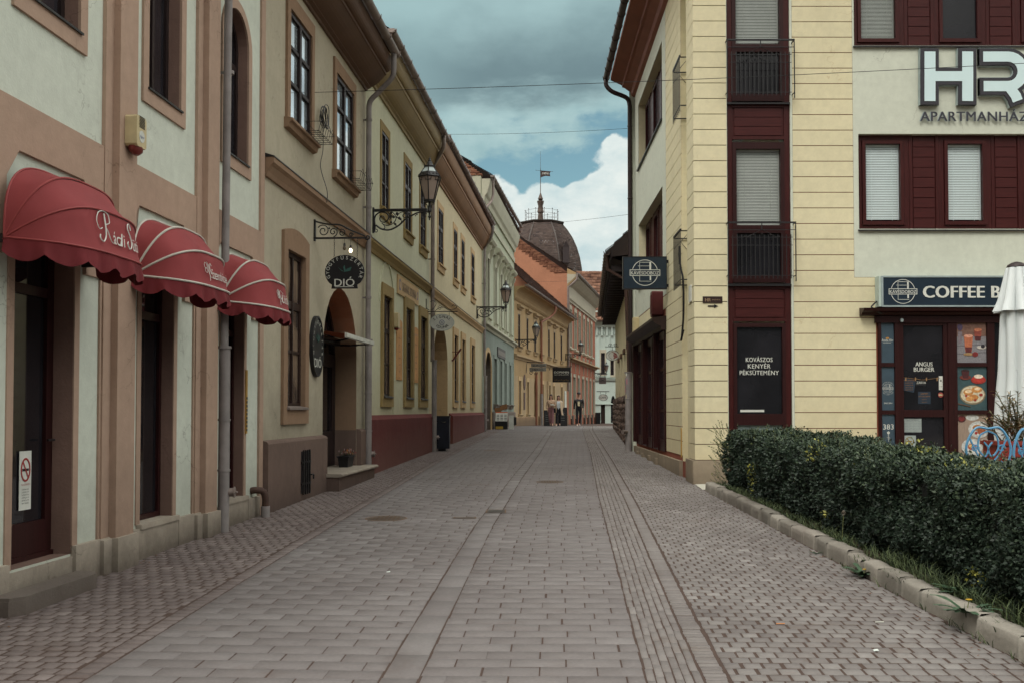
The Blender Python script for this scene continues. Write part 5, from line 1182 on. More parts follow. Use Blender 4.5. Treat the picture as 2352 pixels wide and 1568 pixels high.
# grey metal letterbox in the doorway, signs
def perp_sign(fac,u,z,out,w_,h_,name,label,build,zb=None):
    F_=signframe(fac,u,z); t=thing(name,label,'sign',F_,out,0,z-h_/2); build(t,F_,out,z); return t
def b_dop(t,F_,o,z):
    mb=MB(); mb.box(o-.62,o+.62,-.03,.03,z-.5,z+.5); mb.build('board',M['black'],t,F_); mb=MB(); mb.text('DOPAMIN',o,z+.1,.2,-.031,0,.003,width=1.0,off=.01); mb.text('BAR COFFEE GARDEN',o,z-.02,.08,-.031,0,.003,width=.95); mb.build('lettering',M['white'],t,F_)
    mb=MB(); mb.tube([(0,0,z+.55),(o+.7,0,z+.55)],.025,5); mb.tube([(0,0,z+.75),(0,0,z+.3)],.03,5); mb.build('bracket',iron,t,F_)
    mb=MB(); 
    for k in range(9): mb.disc(o-.45+.11*k,z-.36+.03*math.sin(k*2.1),.04,.04,-.034,-.0305,0,6)
    mb.build('pattern',simple('dim_gold_print',C(96,78,50)),t,F_)
ux,_=f.q(15,400,480); perp_sign(f,ux,3.95,.85,1.2,1,'hanging_sign','black square hanging sign lettered DOPAMIN above the two women',b_dop)
def b_trav(t,F_,o,z):
    mb=MB(); mb.box(o-.5,o+.5,-.02,.02,z-.24,z-.02); mb.box(o-.4,o+.5,-.02,.02,z,z+.2); mb.build('board',simple('grey_sign_board',C(120,118,112)),t,F_)
    mb=MB(); mb.text('EUROPA',o+.05,z+.04,.15,-.021,0,.003,shear=.3,width=.7); mb.text('TRAVEL',o,z-.19,.15,-.021,0,.003,shear=.3,width=.7); mb.build('lettering',M['black'],t,F_)
    mb=MB(); mb.tube([(0,0,z-.35),(.05,0,z+.3),(o+.4,0,z+.3)],.02,5); mb.tube(spiral(.3,z-.34,.12,.03,0,1.4),.015,4); mb.tube(spiral(.6,z-.34,.12,.03,3,1.4),.015,4); mb.build('bracket',iron,t,F_)
ux,_=f.q(15,20,380); perp_sign(f,ux,4.1,.7,1,.5,'hanging_sign','small grey two line travel sign on a curled bracket by the orange drainpipe',b_trav)
def sid(nm,lab,cat,u,z0,z1,w_,mt,txt=None,letm=None,base=None):
    t=thing(nm,lab,cat,f,u,-.03,z0); mb=MB(); mb.box(u-w_/2,u+w_/2,-.06,-.003,z0,z1); mb.build('board',mt,t,f)
    if txt:
        mb=MB()
        for i,ch in enumerate(txt): mb.text(ch,u,z1-.25-i*(z1-z0-.2)/len(txt),.2,-.061,0,.002)
        mb.build('lettering',letm or M['black'],t,f)
ux,_=f.q(15,370,700); sid('notice_board','tall narrow notice with stacked dark letters left of the two women','notice',ux,1.9,3.5,.5,M['b5_low'],'MENÜ')
ux,_=f.q(15,660,800); sid('poster_case','tall white poster case on the ochre wall right of the two women','poster case',ux,1.3,3.0,.7,M['white'],'KAVE')
ux,_=f.q(15,610,430); sid('blue_sign','two small dark blue plates high on the ochre house corner','sign',ux,3.75,4.4,.5,simple('dark_blue_plate',C(40,54,84)))
ux,_=f.q(15,1170,1000)
t=thing('wall_plaque','small white oval plaque beside the ochre house windows','sign',f,3,-.02,2.0); ux,_=f.q(16,1170,690); mb=MB(); mb.disc(ux,3.2,.28,.45,-.04,-.003); mb.box(ux-.16,ux+.16,-.04,-.003,1.6,2.6); mb.build('board',simple('dark_plaque',C(84,60,52)),t,f)
# =================================================================== house 6 (orange) with its tall gable
f=FB6
h6=thing('town_house','tall orange brick coloured house with cream pilasters and a high rendered gable','building',f,0,0,0)
W=Wall(0,f.L,-.5,10.6,.15); ups=[];los=[]
for x0,x1 in ((936,950),(974,988),(1008,1021),(1041,1053),(1072,1084),(1101,1111)):
    ua,_=f.q(5,x0,650); ub,_=f.q(5,x1,650); ups.append(W.hole(ua,ub,6.5,9.4,dep=.06,rm=1))
for x0,x1 in ((930,944),(966,979),(1000,1010),(1034,1044),(1064,1073),(1093,1101),(1120,1127)):
    ua,_=f.q(5,x0,1100); ub,_=f.q(5,x1,1100); los.append(W.hole(ua,ub,1.2,4.2,dep=.25,rm=1))
mb=MB(); W.make(mb,0,1); mb.build('wall',[M['b6_wall'],M['b6_white'],M['b6_up']],h6,f)
for (a,b,c,d) in ups:
    surround(h6,f,a,b,c,d,.2,.06,M['b6_white'],bot=.1,top=.3); mb=MB(); mb.box((a+b)/2-.08,(a+b)/2+.08,-.08,.002,d+.29,d+.85); mb.sweep([(0,c-.1),(-.2,c-.1),(-.2,c-.22),(0,c-.3)],a-.35,b+.35); mb.build('window_hood',M['b6_white'],h6,f)
    window(h6,f,a,b,c,d,.01,cols=2,rows=(.66,),mat=M['b6_white'],glass=M['glass_old'])
    mb=MB()
    for k in range(4): mb.box(a-.2+k*.3,a-.08+k*.3,-.05,.002,5.6,6.05)
    mb.build('apron_blocks',M['b6_white'],h6,f)
for (a,b,c,d) in los:
    window(h6,f,a,b,c,d,.15,cols=2,rows=(.66,),mat=M['b6_white'],glass=M['glass_old']); mb=MB(); mb.box(b+.0,b+.28,-.08,.002,.9,4.5); mb.box(a-.05,b+.05,-.05,.002,4.2,4.45); mb.build('pilaster',M['b6_white'],h6,f)
    mb=MB()
    for k in range(5): mb.box(b+.32,b+.9,-.03,.002,1.25+k*.66,1.27+k*.66+.58)
    mb.build('rustication',M['b6_wall'],h6,f)
    mb=MB(); mb.prism([(b+.1,4.6),(b+.26,4.6),(b+.36,5.35),(b+.2,5.35)],-.05,.002); mb.build('frieze_strip',M['b6_white'],h6,f)
    mb=MB(); mb.box(b+.2,b+1.0,-.14,.0,-.4,1.15); mb.build('plinth',M['grey_plinth'],h6,f)
mb=MB(); mb.sweep([(0,5.35),(-.08,5.35),(-.14,5.45),(-.45,5.5),(-.45,5.6),(0,5.7)],0,f.L+.3); mb.build('string_course',M['b5_low'],h6,f)
mb=MB(); mb.sweep([(0,9.9),(-.1,9.9),(-.1,10.0),(-.2,10.1),(-.2,10.2),(-.02,10.3),(-.02,11.2),(-.25,11.35),(-.7,11.75),(-.7,11.9),(0,11.95)],-.02,f.L+.2); mb.build('eave_cornice',M['b6_white'],h6,f)
gutter(h6,f,-.2,f.L+.3,-.82,11.98,.12,step=1.2)
mb=MB(); mb.tube([(-.15,-.8,11.9),(-.15,-.78,11.5),(-.18,-.55,11.25),(-.2,-.12,10.9),(-.2,-.12,3.0)],.09,8); mb.build('downpipe',M['zinc'],h6,f)
# gable wall facing the camera
gf=Fac((f.o.x,f.o.y),(f.o.x-10,f.o.y+1.9)); 
gf=backframe(FB6,-.02)
# street edge at u'=0, roof line climbs away from the street
mb=MB(); mb.prism([(0,4),(7.5,4),(7.5,17.2),(6.7,16.9),(0,12.0)],.0,-.3) ; mb.build('gable_wall',M['b6_gable'],h6,gf)
mb=MB(); mb.prism([(-.02,4),(-.02,11.0),(-.75,11.7),(-.75,12.0),(0,12.4),(0,4)],-.02,-.28); mb.build('gable_return',M['b5_wall'],h6,gf)
firewall(h6,gf,12.05,17.1,6.9,'brick_coping',th=-.34,k=3,rh=.10,bl=.34)
roof_slope(h6,f,0,f.L,-.8,12.0,7,17.2,mtiled,flat=True); hull(h6,f,11.9,mat=M['b6_gable'],ridge=4,depth=13)
# =================================================================== white house closing the street
f=FW; o_=f.o.copy()
hw=thing('town_house','white stucco corner house with red tiled roof closing the end of the street','building',f,0,0,0)
def wx(px): return (px-1176)/FPX*108-6.6
W=Wall(0,f.L,-2,12.3,.3); 
def wz(py): return at(1400,py,108).z
wins=[W.hole(wx(1380.5),wx(1389.5),wz(858),wz(810),dep=.2),W.hole(wx(1402.5),wx(1410),wz(861),wz(827),dep=.2)]
wd=[W.hole(wx(1380),wx(1390),wz(975),wz(925),dep=.4),W.hole(wx(1403),wx(1413.5),wz(970),wz(908),arch=.9,dep=.5)]
mb=MB(); W.make(mb,0,0); mb.build('wall',M['w_wall'],hw,f)
for a in wins: window(hw,f,*a,.1,cols=2,rows=(.66,),mat=M['darkwood'],glass=M['glass']); surround(hw,f,*a,.25,.08,M['b6_white'],bot=.2,top=.35)
mb=MB(); a,b,c,d=wd[0]; mb.box(a,b,.3,.35,c,d); mb.build('door',M['darkwood'],hw,f); mb=MB(); a,b,c,d=wd[1]; mb.box(a,b,.4,.45,c,d); mb.build('door',M['glass_dark'],hw,f)
mb=MB(); zt=wz(740); mb.sweep([(0,zt-.6),(-.2,zt-.6),(-.3,zt-.3),(-.6,zt-.1),(-.6,zt),(0,zt)],-.5,f.L); mb.sweep([(0,wz(873)),(-.15,wz(873)),(-.25,wz(868)),(0,wz(868))],0,f.L); mb.sweep([(0,wz(928)),(-.12,wz(928)),(-.12,wz(925)),(0,wz(925))],0,f.L)
for k in range(14): u=.3+k*.55; mb.box(u,u+.2,-.22,.0,zt-1.5,zt-.55); mb.disc(u+.38,zt-1.2,.1,.2,-.06,.0,0,8)
for px in (1372,1396,1417): mb.box(wx(px)-.15,wx(px)+.25,-.12,.002,wz(866),zt-1.6)
mb.build('cornice_and_trim',M['w_wall'],hw,f)
gutter(hw,f,-.6,f.L,-.75,zt+.1,.14,step=2)
roof_slope(hw,f,-1,f.L,-.9,zt+.1,5,zt+6.2,mtile,tw=.42,tl=.55,pitchjit=.03); hull(hw,f,zt-.1,mat=M['w_wall'],ridge=5,depth=10,w0=.5)
# =================================================================== domed tower in the distance
dc=Vector((3.75,125,0)); dm=thing('domed_tower','distant domed tower with brown shingles, railing and weather vane above the orange gable','tower',WORLD,dc.x,dc.y,0)
k=125/FPX; zt=1.6+(HORIZ-517)*k*1.012; RT=4.1*.55*1.0
prof=[(5.35,zt-11),(5.35,zt-8.0),(5.2,zt-6),(4.95,zt-4.6),(4.55,zt-3.3),(4.0,zt-2.1),(3.35,zt-1.1),(2.65,zt-.25)]
V=[];F=[];T=[]
nr=44; 
def pr(t):
    x=t*(len(prof)-1); i=min(int(x),len(prof)-2); f_=x-i; return (prof[i][0]*(1-f_)+prof[i+1][0]*f_, prof[i][1]*(1-f_)+prof[i+1][1]*f_)
a8=math.pi/8
for s_ in range(8):
    A0=a8+s_*math.pi/4+math.pi/8*0; A1=A0+math.pi/4
    for r in range(nr):
        (r0,z0),(r1,z1)=pr(r/nr),pr((r+1.15)/nr if r<nr-1 else 1)
        n=max(3,int(11*r0/5.3))
        for q in range(n+1):
            t0=(q-(.5 if r%2 else 0))/n; t1=t0+.94/n; t0=max(0,t0); t1=min(1,t1)
            if t1-t0<.02: continue
            b0=len(V); lo=.06+rng.normal(0,.008)
            def pt(t,rr,zz,off):
                x=math.cos(A0)*(1-t)+math.cos(A1)*t; y=math.sin(A0)*(1-t)+math.sin(A1)*t; m_=(A0+A1)/2
                return (x*rr+math.cos(m_)*off,y*rr+math.sin(m_)*off,zz)
            V+=[pt(t0,r0,z0,lo),pt(t1,r0,z0,lo),pt(t1,r1,z1,0),pt(t0,r1,z1,0),pt(t0,r0,z0,lo-.05),pt(t1,r0,z0,lo-.05)]
            t_=min(1,max(0,rng.normal(.5,.2))); F.append((b0,b0+1,b0+2,b0+3)); T.append(t_); F.append((b0+4,b0+5,b0+1,b0)); T.append(0)
o=np_mesh('dome_shingles',V,F,mslate,T); o.parent=dm; XF[o.name]=XF[dm.name]
mb=MB()
for s_ in range(8):
    A0=a8+s_*math.pi/4
    mb.tube([(dc.x+math.cos(A0)*(pr(i/14)[0]+.05),dc.y+math.sin(A0)*(pr(i/14)[0]+.05),pr(i/14)[1]) for i in range(15)],.09,5)
mb.lathe([(2.6,-.3),(2.95,-.12),(3.0,.0),(2.6,.08),(.3,.12)],(dc.x,dc.y,zt),8,a0=a8,smooth=False); mb.build('ribs',simple('dome_lead',C(78,70,66),.6),dm)
mb=MB(); mb.lathe([(5.0,-13),(5.0,-.0)],(dc.x,dc.y,zt-10.9),8,a0=a8,smooth=False); mb.lathe([(5,-16),(5,0)],(dc.x,dc.y,16),8,a0=a8,smooth=False) if False else None
mb.lathe([(5.1,-zt+9),(5.1,.0)],(dc.x,dc.y,zt-11),8,a0=a8,smooth=False); mb.build('tower_wall',M['b5_low'],dm)
mb=MB(); r=2.1; R_=[]
for i in range(12):
    a=i*math.pi/6+.13; p=Vector((dc.x+r*math.cos(a),dc.y+r*math.sin(a),zt)); R_.append(p); mb.tube([p,p+Vector((0,0,1.45))],.024,5); mb.lathe([(.01,0),(.075,.07),(.01,.15)],(p.x,p.y,zt+1.5),6)
for h_ in (.55,1.05,1.5): mb.tube([p+Vector((0,0,h_)) for p in R_],.015,4,closed=True)
mb.build('railing',M['rust'],dm)
mb=MB(); mb.lathe([(.38,0),(.34,.9),(.30,1.3),(.42,1.42),(.36,1.8),(.30,2.2),(.44,2.75),(.44,2.85),(.2,2.9),(.34,3.1),(.22,3.4),(.12,3.7),(.05,3.9),(.035,6.5),(.05,6.6),(.02,7.1),(.01,9.2)],(dc.x-.15,dc.y,zt),10); mb.build('spire',simple('spire_copper',C(84,70,62),.5,.3,.3,2),dm)
mb=MB(); cx=dc.x-.15; zf=zt+6.75; mb.tube([(cx-.65,dc.y-.03,zf),(cx+1.6,dc.y-.03,zf-.18)],.02,4)
mb.prism([(0,0)]*0 or [(cx+.03,zf-.03),(cx+1.3,zf-.17),(cx+1.15,zf-.4),(cx+1.25,zf-.78),(cx+.6,zf-.72),(cx+.03,zf-.92)],dc.y-.05,dc.y-.01,0)
mb.text('1994',cx+.6,zf-.56,.42,dc.y-.051,1,.004,width=.8,off=.01); mb.build('weather_vane',[simple('vane_brown',C(60,46,44)),M['white']],dm)
mb=MB(); a=math.radians(-52); x,y=dc.x+4.6*math.cos(a),dc.y+4.6*math.sin(a); z0=zt-5.6
mb.add([(x-.4,y-.9,z0),(x+.4,y-.6,z0),(x+.4,y-.6,z0+1.9),(x-.4,y-.9,z0+1.9),(x,y-.9,z0+2.7),(x,y+1.5,z0+2.7),(x-.4,y+1,z0),(x+.4,y+1,z0),(x+.4,y+1,z0+1.9),(x-.4,y+1,z0+1.9)],[(0,1,2,3),(3,2,4),(2,8,5,4),(3,4,5,9),(1,7,8,2),(0,3,9,6)]); mb.build('dormer',simple('dormer_dark',C(60,50,50)),dm)
# =================================================================== low house on the right (dark eaves)
f=FR2
r2=thing('low_house','low cream house with deep dark brown eaves and a rubble stone base','building',f,0,0,0)
W=Wall(0,f.L,.2,5.9,.15); los=[]
for yy in (30.2,33.4,36.5,39.6): los.append(W.hole(f.L-(yy+.9-27.5)/math.cos(.0765),f.L-(yy-27.5)/math.cos(.0765),1.9,3.5))
mb=MB(); W.make(mb); mb.build('wall',M['b3b_wall'],r2,f)
for (a,b,c,d) in los: window(r2,f,a,b,c,d,.1,cols=2,rows=(.6,),mat=M['darkwood'],glass=M['glass']); mb=MB(); mb.box(a-.1,b+.1,-.1,.0,c-.08,c); mb.box(a-.12,b+.12,-.07,.0,d,d+.14); mb.build('window_sill',M['b2_eave'],r2,f)
# rubble base: real stones
V=[];F=[];T=[]; Mi=XF[r2.name]
z=.1
while z<1.95:
    u=0; hh=random.uniform(.15,.26)
    while u<f.L:
        ww=random.uniform(.14,.40); b0=len(V); cx,cz=u+ww/2,z+hh/2+random.uniform(-.07,.07)
        ring_=[(cx+ww*.52*math.cos(a)*random.uniform(.85,1.05),cz+hh*.55*math.sin(a)*random.uniform(.85,1.05)) for a in [math.pi/4*i for i in range(8)]]
        for (a_,b_) in ring_: V.append(tuple(Mi@f.P(min(max(a_,0),f.L),-.04,b_)))
        for (a_,b_) in ring_: V.append(tuple(Mi@f.P(cx+(a_-cx)*.6,-.10-random.uniform(0,.05),cz+(b_-cz)*.6)))
        t_=random.random()
        for i in range(8): F.append((b0+i,b0+(i+1)%8,b0+8+(i+1)%8,b0+8+i)); T.append(t_)
        F.append((b0+8,b0+9,b0+10,b0+11)); F.append((b0+8,b0+11,b0+12,b0+15)); F.append((b0+12,b0+13,b0+14,b0+15)); T+=[t_]*3
        u+=ww*.95
    z+=hh*.93
o=np_mesh('rubble_base',V,F,tintm('dark_rubble_stone',C(66,54,50),C(116,98,88),.9,.5,25),T); o.parent=r2; XF[o.name]=Mi
mb=MB(); mb.box(0.01,f.L-.01,-.05,.001,-.2,1.98); mb.build('base_mortar',simple('dark_mortar',C(52,44,42)),r2,f)
mb=MB(); mb.add([(0,0,5.6),(f.L,0,5.6),(f.L,-.62,5.82),(0,-.62,5.82),(0,0,5.9),(f.L,0,5.9)],[(0,1,2,3),(3,2,5,4)])
for kx in range(26): u=.3+kx*(f.L-.6)/25; mb.box(u,u+.1,-.6,0,5.45,5.62)
mb.box(0,f.L,-.64,-.6,5.76,5.98); mb.build('eave_boards',simple('near_black_brown',C(38,28,28)),r2,f)
gutter(r2,f,-.1,f.L+.1,-.72,5.95,.085,step=.6,mat=simple('aged_copper_gutter',C(92,76,66),.5,.3,.2,3))
roof_slope(r2,f,0,f.L+.1,-.74,5.97,3.6,10.0,mtiled); hull(r2,f,5.9,mat=M['b3b_wall'],ridge=3.6,w0=.01,depth=7)
mb=MB(); uu=f.L-.2; mb.tube([(uu,-.7,5.9),(uu,-.7,5.5),(uu,-.2,5.2),(uu,-.1,2)],.05,8); mb.build('downpipe',M['rust'],r2,f)
Fs=Fac((tuple(f.P(f.L-(41-27.5),-.62,0))[:2]),(tuple(f.P(f.L-(41-27.5),1,0))[:2]))
t=thing('hanging_sign','white oval hanging sign with a red haired head in profile','sign',Fs,.2,0,3.4)
px_=lambda px,py: Fs.px(px,py)
cu,cz=Fs.px(1407,816); s=41/FPX
mb=MB(); mb.disc(cu,cz,.27,.215,-.02,.02,0,28); mb.ring(cu,cz,.275,.22,.018,-.028,-.0195,1,28); mb.build('board',[M['white'],M['iron']],t,Fs)
mb=MB(); P_=lambda a,b:(cu+a,-.0225,cz+b)
mb.tube([P_(-.02,.15),P_(-.10,.12),P_(-.13,.05),P_(-.17,.01),P_(-.14,-.01),P_(-.15,-.04),P_(-.12,-.06),P_(-.12,-.1),P_(-.06,-.11),P_(-.02,-.18)],.006,4); mb.build('profile_outline',M['black'],t,Fs)
mb=MB()
for k_ in range(7): mb.tube(cat_rom([P_(-.02+k_*.02,.15-k_*.008),P_(.06+k_*.02,.09-k_*.01),P_(.03+k_*.025,.0),P_(.07+k_*.022,-.06),P_(.03+k_*.02,-.14+k_*.01)],3),.008,4)
mb.build('hair_strokes',simple('sign_red',C(150,60,56)),t,Fs)
mb=MB(); mb.tube([P_(-.3,.36),P_(.5,.36)],.014,5); mb.tube(spiral(cu-.1,cz+.42,.08,.02,0,1.4),.01,4); mb.tube(spiral(cu+.12,cz+.42,.08,.02,3,-1.4),.01,4); mb.tube([P_(0,.22),P_(0,.36)],.008,4); mb.build('bracket',iron,t,Fs)
# =================================================================== corner building (apartments + coffee bar)
hr=thing('apartment_building','three storey butter yellow corner building with grooved walls and mahogany window bands','building',FHF,0,0,0)
# --- side wall
f=FHS; Y=lambda y:(f.o.y-y)*f.L/9.8
ZT=10.35; base=.72
W=Wall(0,f.L,-.2,ZT,.3,w=.012)
nb=W.hole(Y(19.12),Y(18.22),.62,ZT-.02,dep=.14,rm=2)
sA=W.hole(Y(26.45),Y(21.75),7.98,9.72,dep=.32,rm=2); sB=W.hole(Y(26.45),Y(21.75),4.80,6.50,dep=.32,rm=2)
sh_=W.hole(Y(26.7),Y(21.35),.70,3.32,dep=.05,rm=1)
mb=MB(); W.make(mb,0,2); 
mb.quad((nb[0],.152,.6),(nb[1],.152,.6),(nb[1],.152,ZT),(nb[0],.152,ZT),2)
mb.build('side_wall',[M['hr_groove'],M['hr_plinth'],M['hr_yellow']],hr,f)
COURSE=.277; zc0=.72
def courses(mb,u0,u1,z0,z1,w0=-.0,w1=.012,skip=[]):
    k=0; z=zc0
    while z<z1-.02:
        a,b=max(z+.007,z0),min(z+COURSE-.007,z1)
        if b-a>.03:
            segs=[(u0,u1)]
            for (s0,s1,c,d) in skip:
                if c<b-.01 and d>a+.01:
                    segs=[q for (x,y) in segs for q in ((x,min(y,s0)),(max(x,s1),y)) if q[1]-q[0]>.01]
            for (x,y) in segs: mb.box(x,y,w0,w1,a,b)
        z+=COURSE
mb=MB(); courses(mb,nb[1]+.005,f.L,.3,ZT,w0=-.035); courses(mb,Y(21.2),nb[0]-.005,.3,ZT)
courses(mb,.12,Y(21.2),.3,4.05,skip=[(sh_[0]-.06,sh_[1]+.06,.0,3.55)]); mb.build('grooved_blocks',M['hr_yellow'],hr,f)
mb=MB(); # smooth upper field
Ws=Wall(0,Y(21.2)-.003,4.06,ZT,.013,w=-.001); Ws.hole(sA[0],sA[1],sA[2],sA[3],dep=.013); Ws.hole(sB[0],sB[1],sB[2],sB[3],dep=.013); Ws.make(mb); mb.box(0,.12,-.003,.012,-.2,4.05)
mb.build('smooth_plaster',M['hr_white'],hr,f)
def shutter_band(parent,f,a,b,c,d,w,units,outer='brownwood'):
    """row of windows alternating with boarded panels"""
    n=len(units); 
    for (ua,ub,kind) in units:
        if kind=='w':
            fr=MB(); t=.085; fr.box(ua,ua+t,w,w+.07,c,d); fr.box(ub-t,ub,w,w+.07,c,d); fr.box(ua+t,ub-t,w,w+.07,c,c+t); fr.box(ua+t,ub-t,w,w+.07,d-t,d)
            t2=.06; x0,x1,y0,y1=ua+t+.01,ub-t-.01,c+t+.01,d-t-.01
            fr.box(x0,x0+t2,w-.02,w+.05,y0,y1); fr.box(x1-t2,x1,w-.02,w+.05,y0,y1); fr.box(x0+t2,x1-t2,w-.02,w+.05,y0,y0+t2); fr.box(x0+t2,x1-t2,w-.02,w+.05,y1-t2,y1)
            fr.box(x0-.01,x1+.01,w-.035,w-.021,y0-.01,y0+.02)
            o=fr.build('window',M['brownwood'],parent,f); g=MB(); g.quad((x0+t2,w+.03,y0+t2),(x1-t2,w+.03,y0+t2),(x1-t2,w+.03,y1-t2),(x0+t2,w+.03,y1-t2)); 
            yield (x0+t2,x1-t2,y0+t2,y1-t2,w+.03,o,g)
        else:
            p=MB(); p.box(ua,ub,w+.02,w+.06,c,d,0); p.box(ua,ua+.055,w-.005,w+.019,c,d,1); p.box(ub-.055,ub,w-.005,w+.019,c,d,1)
            nb_=max(1,round((d-c-.06)/.175)); hgt=(d-c-.06)/nb_
            for k in range(nb_): p.box(ua+.075,ub-.075,w+.003,w+.019,c+.03+k*hgt+.006,c+.03+(k+1)*hgt-.006,0)
            p.build('boarded_panel',[M['brownwood_h'],M['brownwood']],parent,f)
M['blind_glass']=None
def blindglass(name,dark=.0):
    m,nt,b=newmat(name); co=wpos(nt); b.inputs['Base Color'].default_value=(.01,.012,.014,1); b.inputs['Roughness'].default_value=.03; b.inputs['Specular IOR Level'].default_value=.6
    tr=N(nt,'ShaderNodeBsdfTransparent'); mx=N(nt,'ShaderNodeMixShader'); fr=N(nt,'ShaderNodeLayerWeight')
    nt.links.new(math_(nt,'ADD',math_(nt,'MULTIPLY',math_(nt,'POWER',fr.outputs[1],3.0),.7),.10+dark,clamp=True),mx.inputs[0]); nt.links.new(tr.outputs[0],mx.inputs[1]); nt.links.new(b.outputs[0],mx.inputs[2]); nt.links.new(mx.outputs[0],nt.nodes['Material Output'].inputs[0]); return m
M['clearglass']=blindglass('clear_window_glass'); M['slat']=simple('pale_blind_slat',C(226,240,240),.5,var=.03); M['dimslat']=simple('grey_blind_slat',C(178,184,178),.5,var=.05)
M['room']=simple('dark_room',C(30,30,32),.9)
def blinds(f,x0,x1,y0,y1,w,o,g,slat,open_=.35,gap=.032,clear=True):
    g.build('glass_pane',M['clearglass'],o,f); b=MB(); z=y1-.05; tilt=.012
    while z>y0+.01:
        b.add([(x0,w+.035,z),(x1,w+.035,z),(x1,w+.035+.010,z+gap*.80),(x0,w+.035+.010,z+gap*.80)],[(0,1,2,3)]); z-=gap
    b.box(x0,x1,w+.03,w+.06,y1-.04,y1-.005)
    for fx in (.2,.8): x=x0+(x1-x0)*fx; b.box(x-.002,x+.002,w+.030,w+.033,y0,y1)
    b.build('venetian_blind',slat,o,f); r=MB(); r.quad((x0,w+.12,y0),(x1,w+.12,y0),(x1,w+.12,y1),(x0,w+.12,y1)); r.build('room_behind',M['room'],o,f)
for (a,b,c,d) in (sA,sB):
    L_=b-a; un=[]; x=a
    for kd,wd_ in (('w',.22),('p',.12),('w',.22),('p',.10),('w',.22),('p',.12)): un.append((x,x+L_*wd_,kd)); x+=L_*wd_
    for (x0,x1,y0,y1,w_,o,g) in shutter_band(hr,f,a,b,c,d,.20,un): g.build('glass_pane',M['glass'],o,f)
    mb=MB(); mb.sweep([(.25,c+.03),(-.05,c+.0),(-.05,c-.03),(.25,c-.0)],a-.03,b+.03); mb.build('window_sill',M['iron'],hr,f)
# shop front on the side wall: folding frames and a cornice
a,b,c,d=sh_
mb=MB(); mb.sweep([(.02,3.30),(-.10,3.30),(-.12,3.38),(-.24,3.44),(-.30,3.50),(-.30,3.56),(.0,3.60)],a-.25,b+.12); mb.build('shop_cornice',M['darkwood'],hr,f)
nn=5
for k_ in range(nn):
    ua=a+(b-a)*k_/nn; ub=a+(b-a)*(k_+1)/nn
    mb=MB(); mb.box(ua,ua+.12,-.05,.05,c,d); mb.box(ub-.12,ub-.001,-.03,.05,c,d) 
    mb.box(ua+.12,ub-.12,-.02,.05,c,c+.25); mb.box(ua+.12,ub-.12,-.02,.05,d-.2,d); mb.box(ua+.12,ub-.12,-.01,.05,1.55,1.62); mb.box(ua+.12,ub-.12,-.01,.05,2.45,2.52)
    mb.box(ua-.005,ua+.06,-.14,-.051,c+.05,d-.02) if k_%2==0 else None
    o=mb.build('shop_window',M['brownwood2'],hr,f)
    g=MB(); g.quad((ua+.12,.0,c+.25),(ub-.12,.0,c+.25),(ub-.12,.0,d-.2),(ua+.12,.0,d-.2)); g.build('glass_pane',M['glass'],o,f)
    g=MB(); g.box(ub-.30,ub-.14,-.006,-.002,c+.5,d-.3); g.build('window_poster',simple('worn_poster',C(170,120,100),.5,0,.6,4),o,f)
mb=MB(); 
for (x0,x1) in ((0,nb[0]),(nb[1],f.L+.04)):
    mb.box(x0,x1,-.06 if x1<nb[1] else -.08,.011,-.2,.62 if x1<nb[1] else .715)
for k_ in range(4): u=a+.4+k_*1.25; mb.box(u,u+.35,-.12,-.061,-.2,.52)
mb.box(nb[0],nb[1],.02,.15,-.2,.62); mb.build('plinth',M['hr_plinth'],hr,f)
# small boxes and cables on the side wall -> own things below
# --- front wall
g_=FHF; X=lambda x: x-3.24
Wf=Wall(0,g_.L,-.2,ZT,.3,w=.012)
bay=Wf.hole(X(3.80),X(4.925),.3,ZT-.01,dep=.08,rm=1)
wU=Wf.hole(X(6.07),g_.L-.5,8.05,9.85,dep=.25,rm=1); wL=Wf.hole(X(6.13),g_.L-.5,4.78,6.47,dep=.25,rm=1)
dC=Wf.hole(X(6.44),g_.L-1.0,.30,3.30,dep=.12,rm=1)
mb=MB(); Wf.make(mb,0,0); mb.build('front_wall',[M['hr_groove'],M['hr_white']],hr,g_)
mb=MB(); courses(mb,-.035,bay[0]-.01,.3,ZT,w0=-.035); courses(mb,bay[1]+.045,X(6.035),.3,ZT); courses(mb,X(6.035),g_.L,.3,3.92,skip=[(dC[0]-.03,dC[1]+.03,0,3.6)])
mb.build('grooved_blocks',M['hr_yellow'],hr,g_)
mb=MB(); Ws=Wall(X(6.038),g_.L,3.925,ZT,.0145,w=-.002); Ws.hole(wU[0],wU[1],wU[2],wU[3],dep=.0145); Ws.hole(wL[0],wL[1],wL[2],wL[3],dep=.0145); Ws.make(mb)
mb.box(bay[1],bay[1]+.04,-.003,.012,.3,ZT); mb.box(bay[0]-.008,bay[0],-.03,.012,.3,ZT); mb.build('smooth_plaster',M['hr_white'],hr,g_)
mb=MB(); mb.box(-.075,bay[0]-.002,-.08,.011,-.2,.715); mb.build('plinth',M['hr_plinth'],hr,g_); mb=MB(); mb.box(bay[1]+.002,dC[0]-.1,-.06,.011,-.2,.66); mb.build('plinth',M['hr_plinth'],hr,g_)
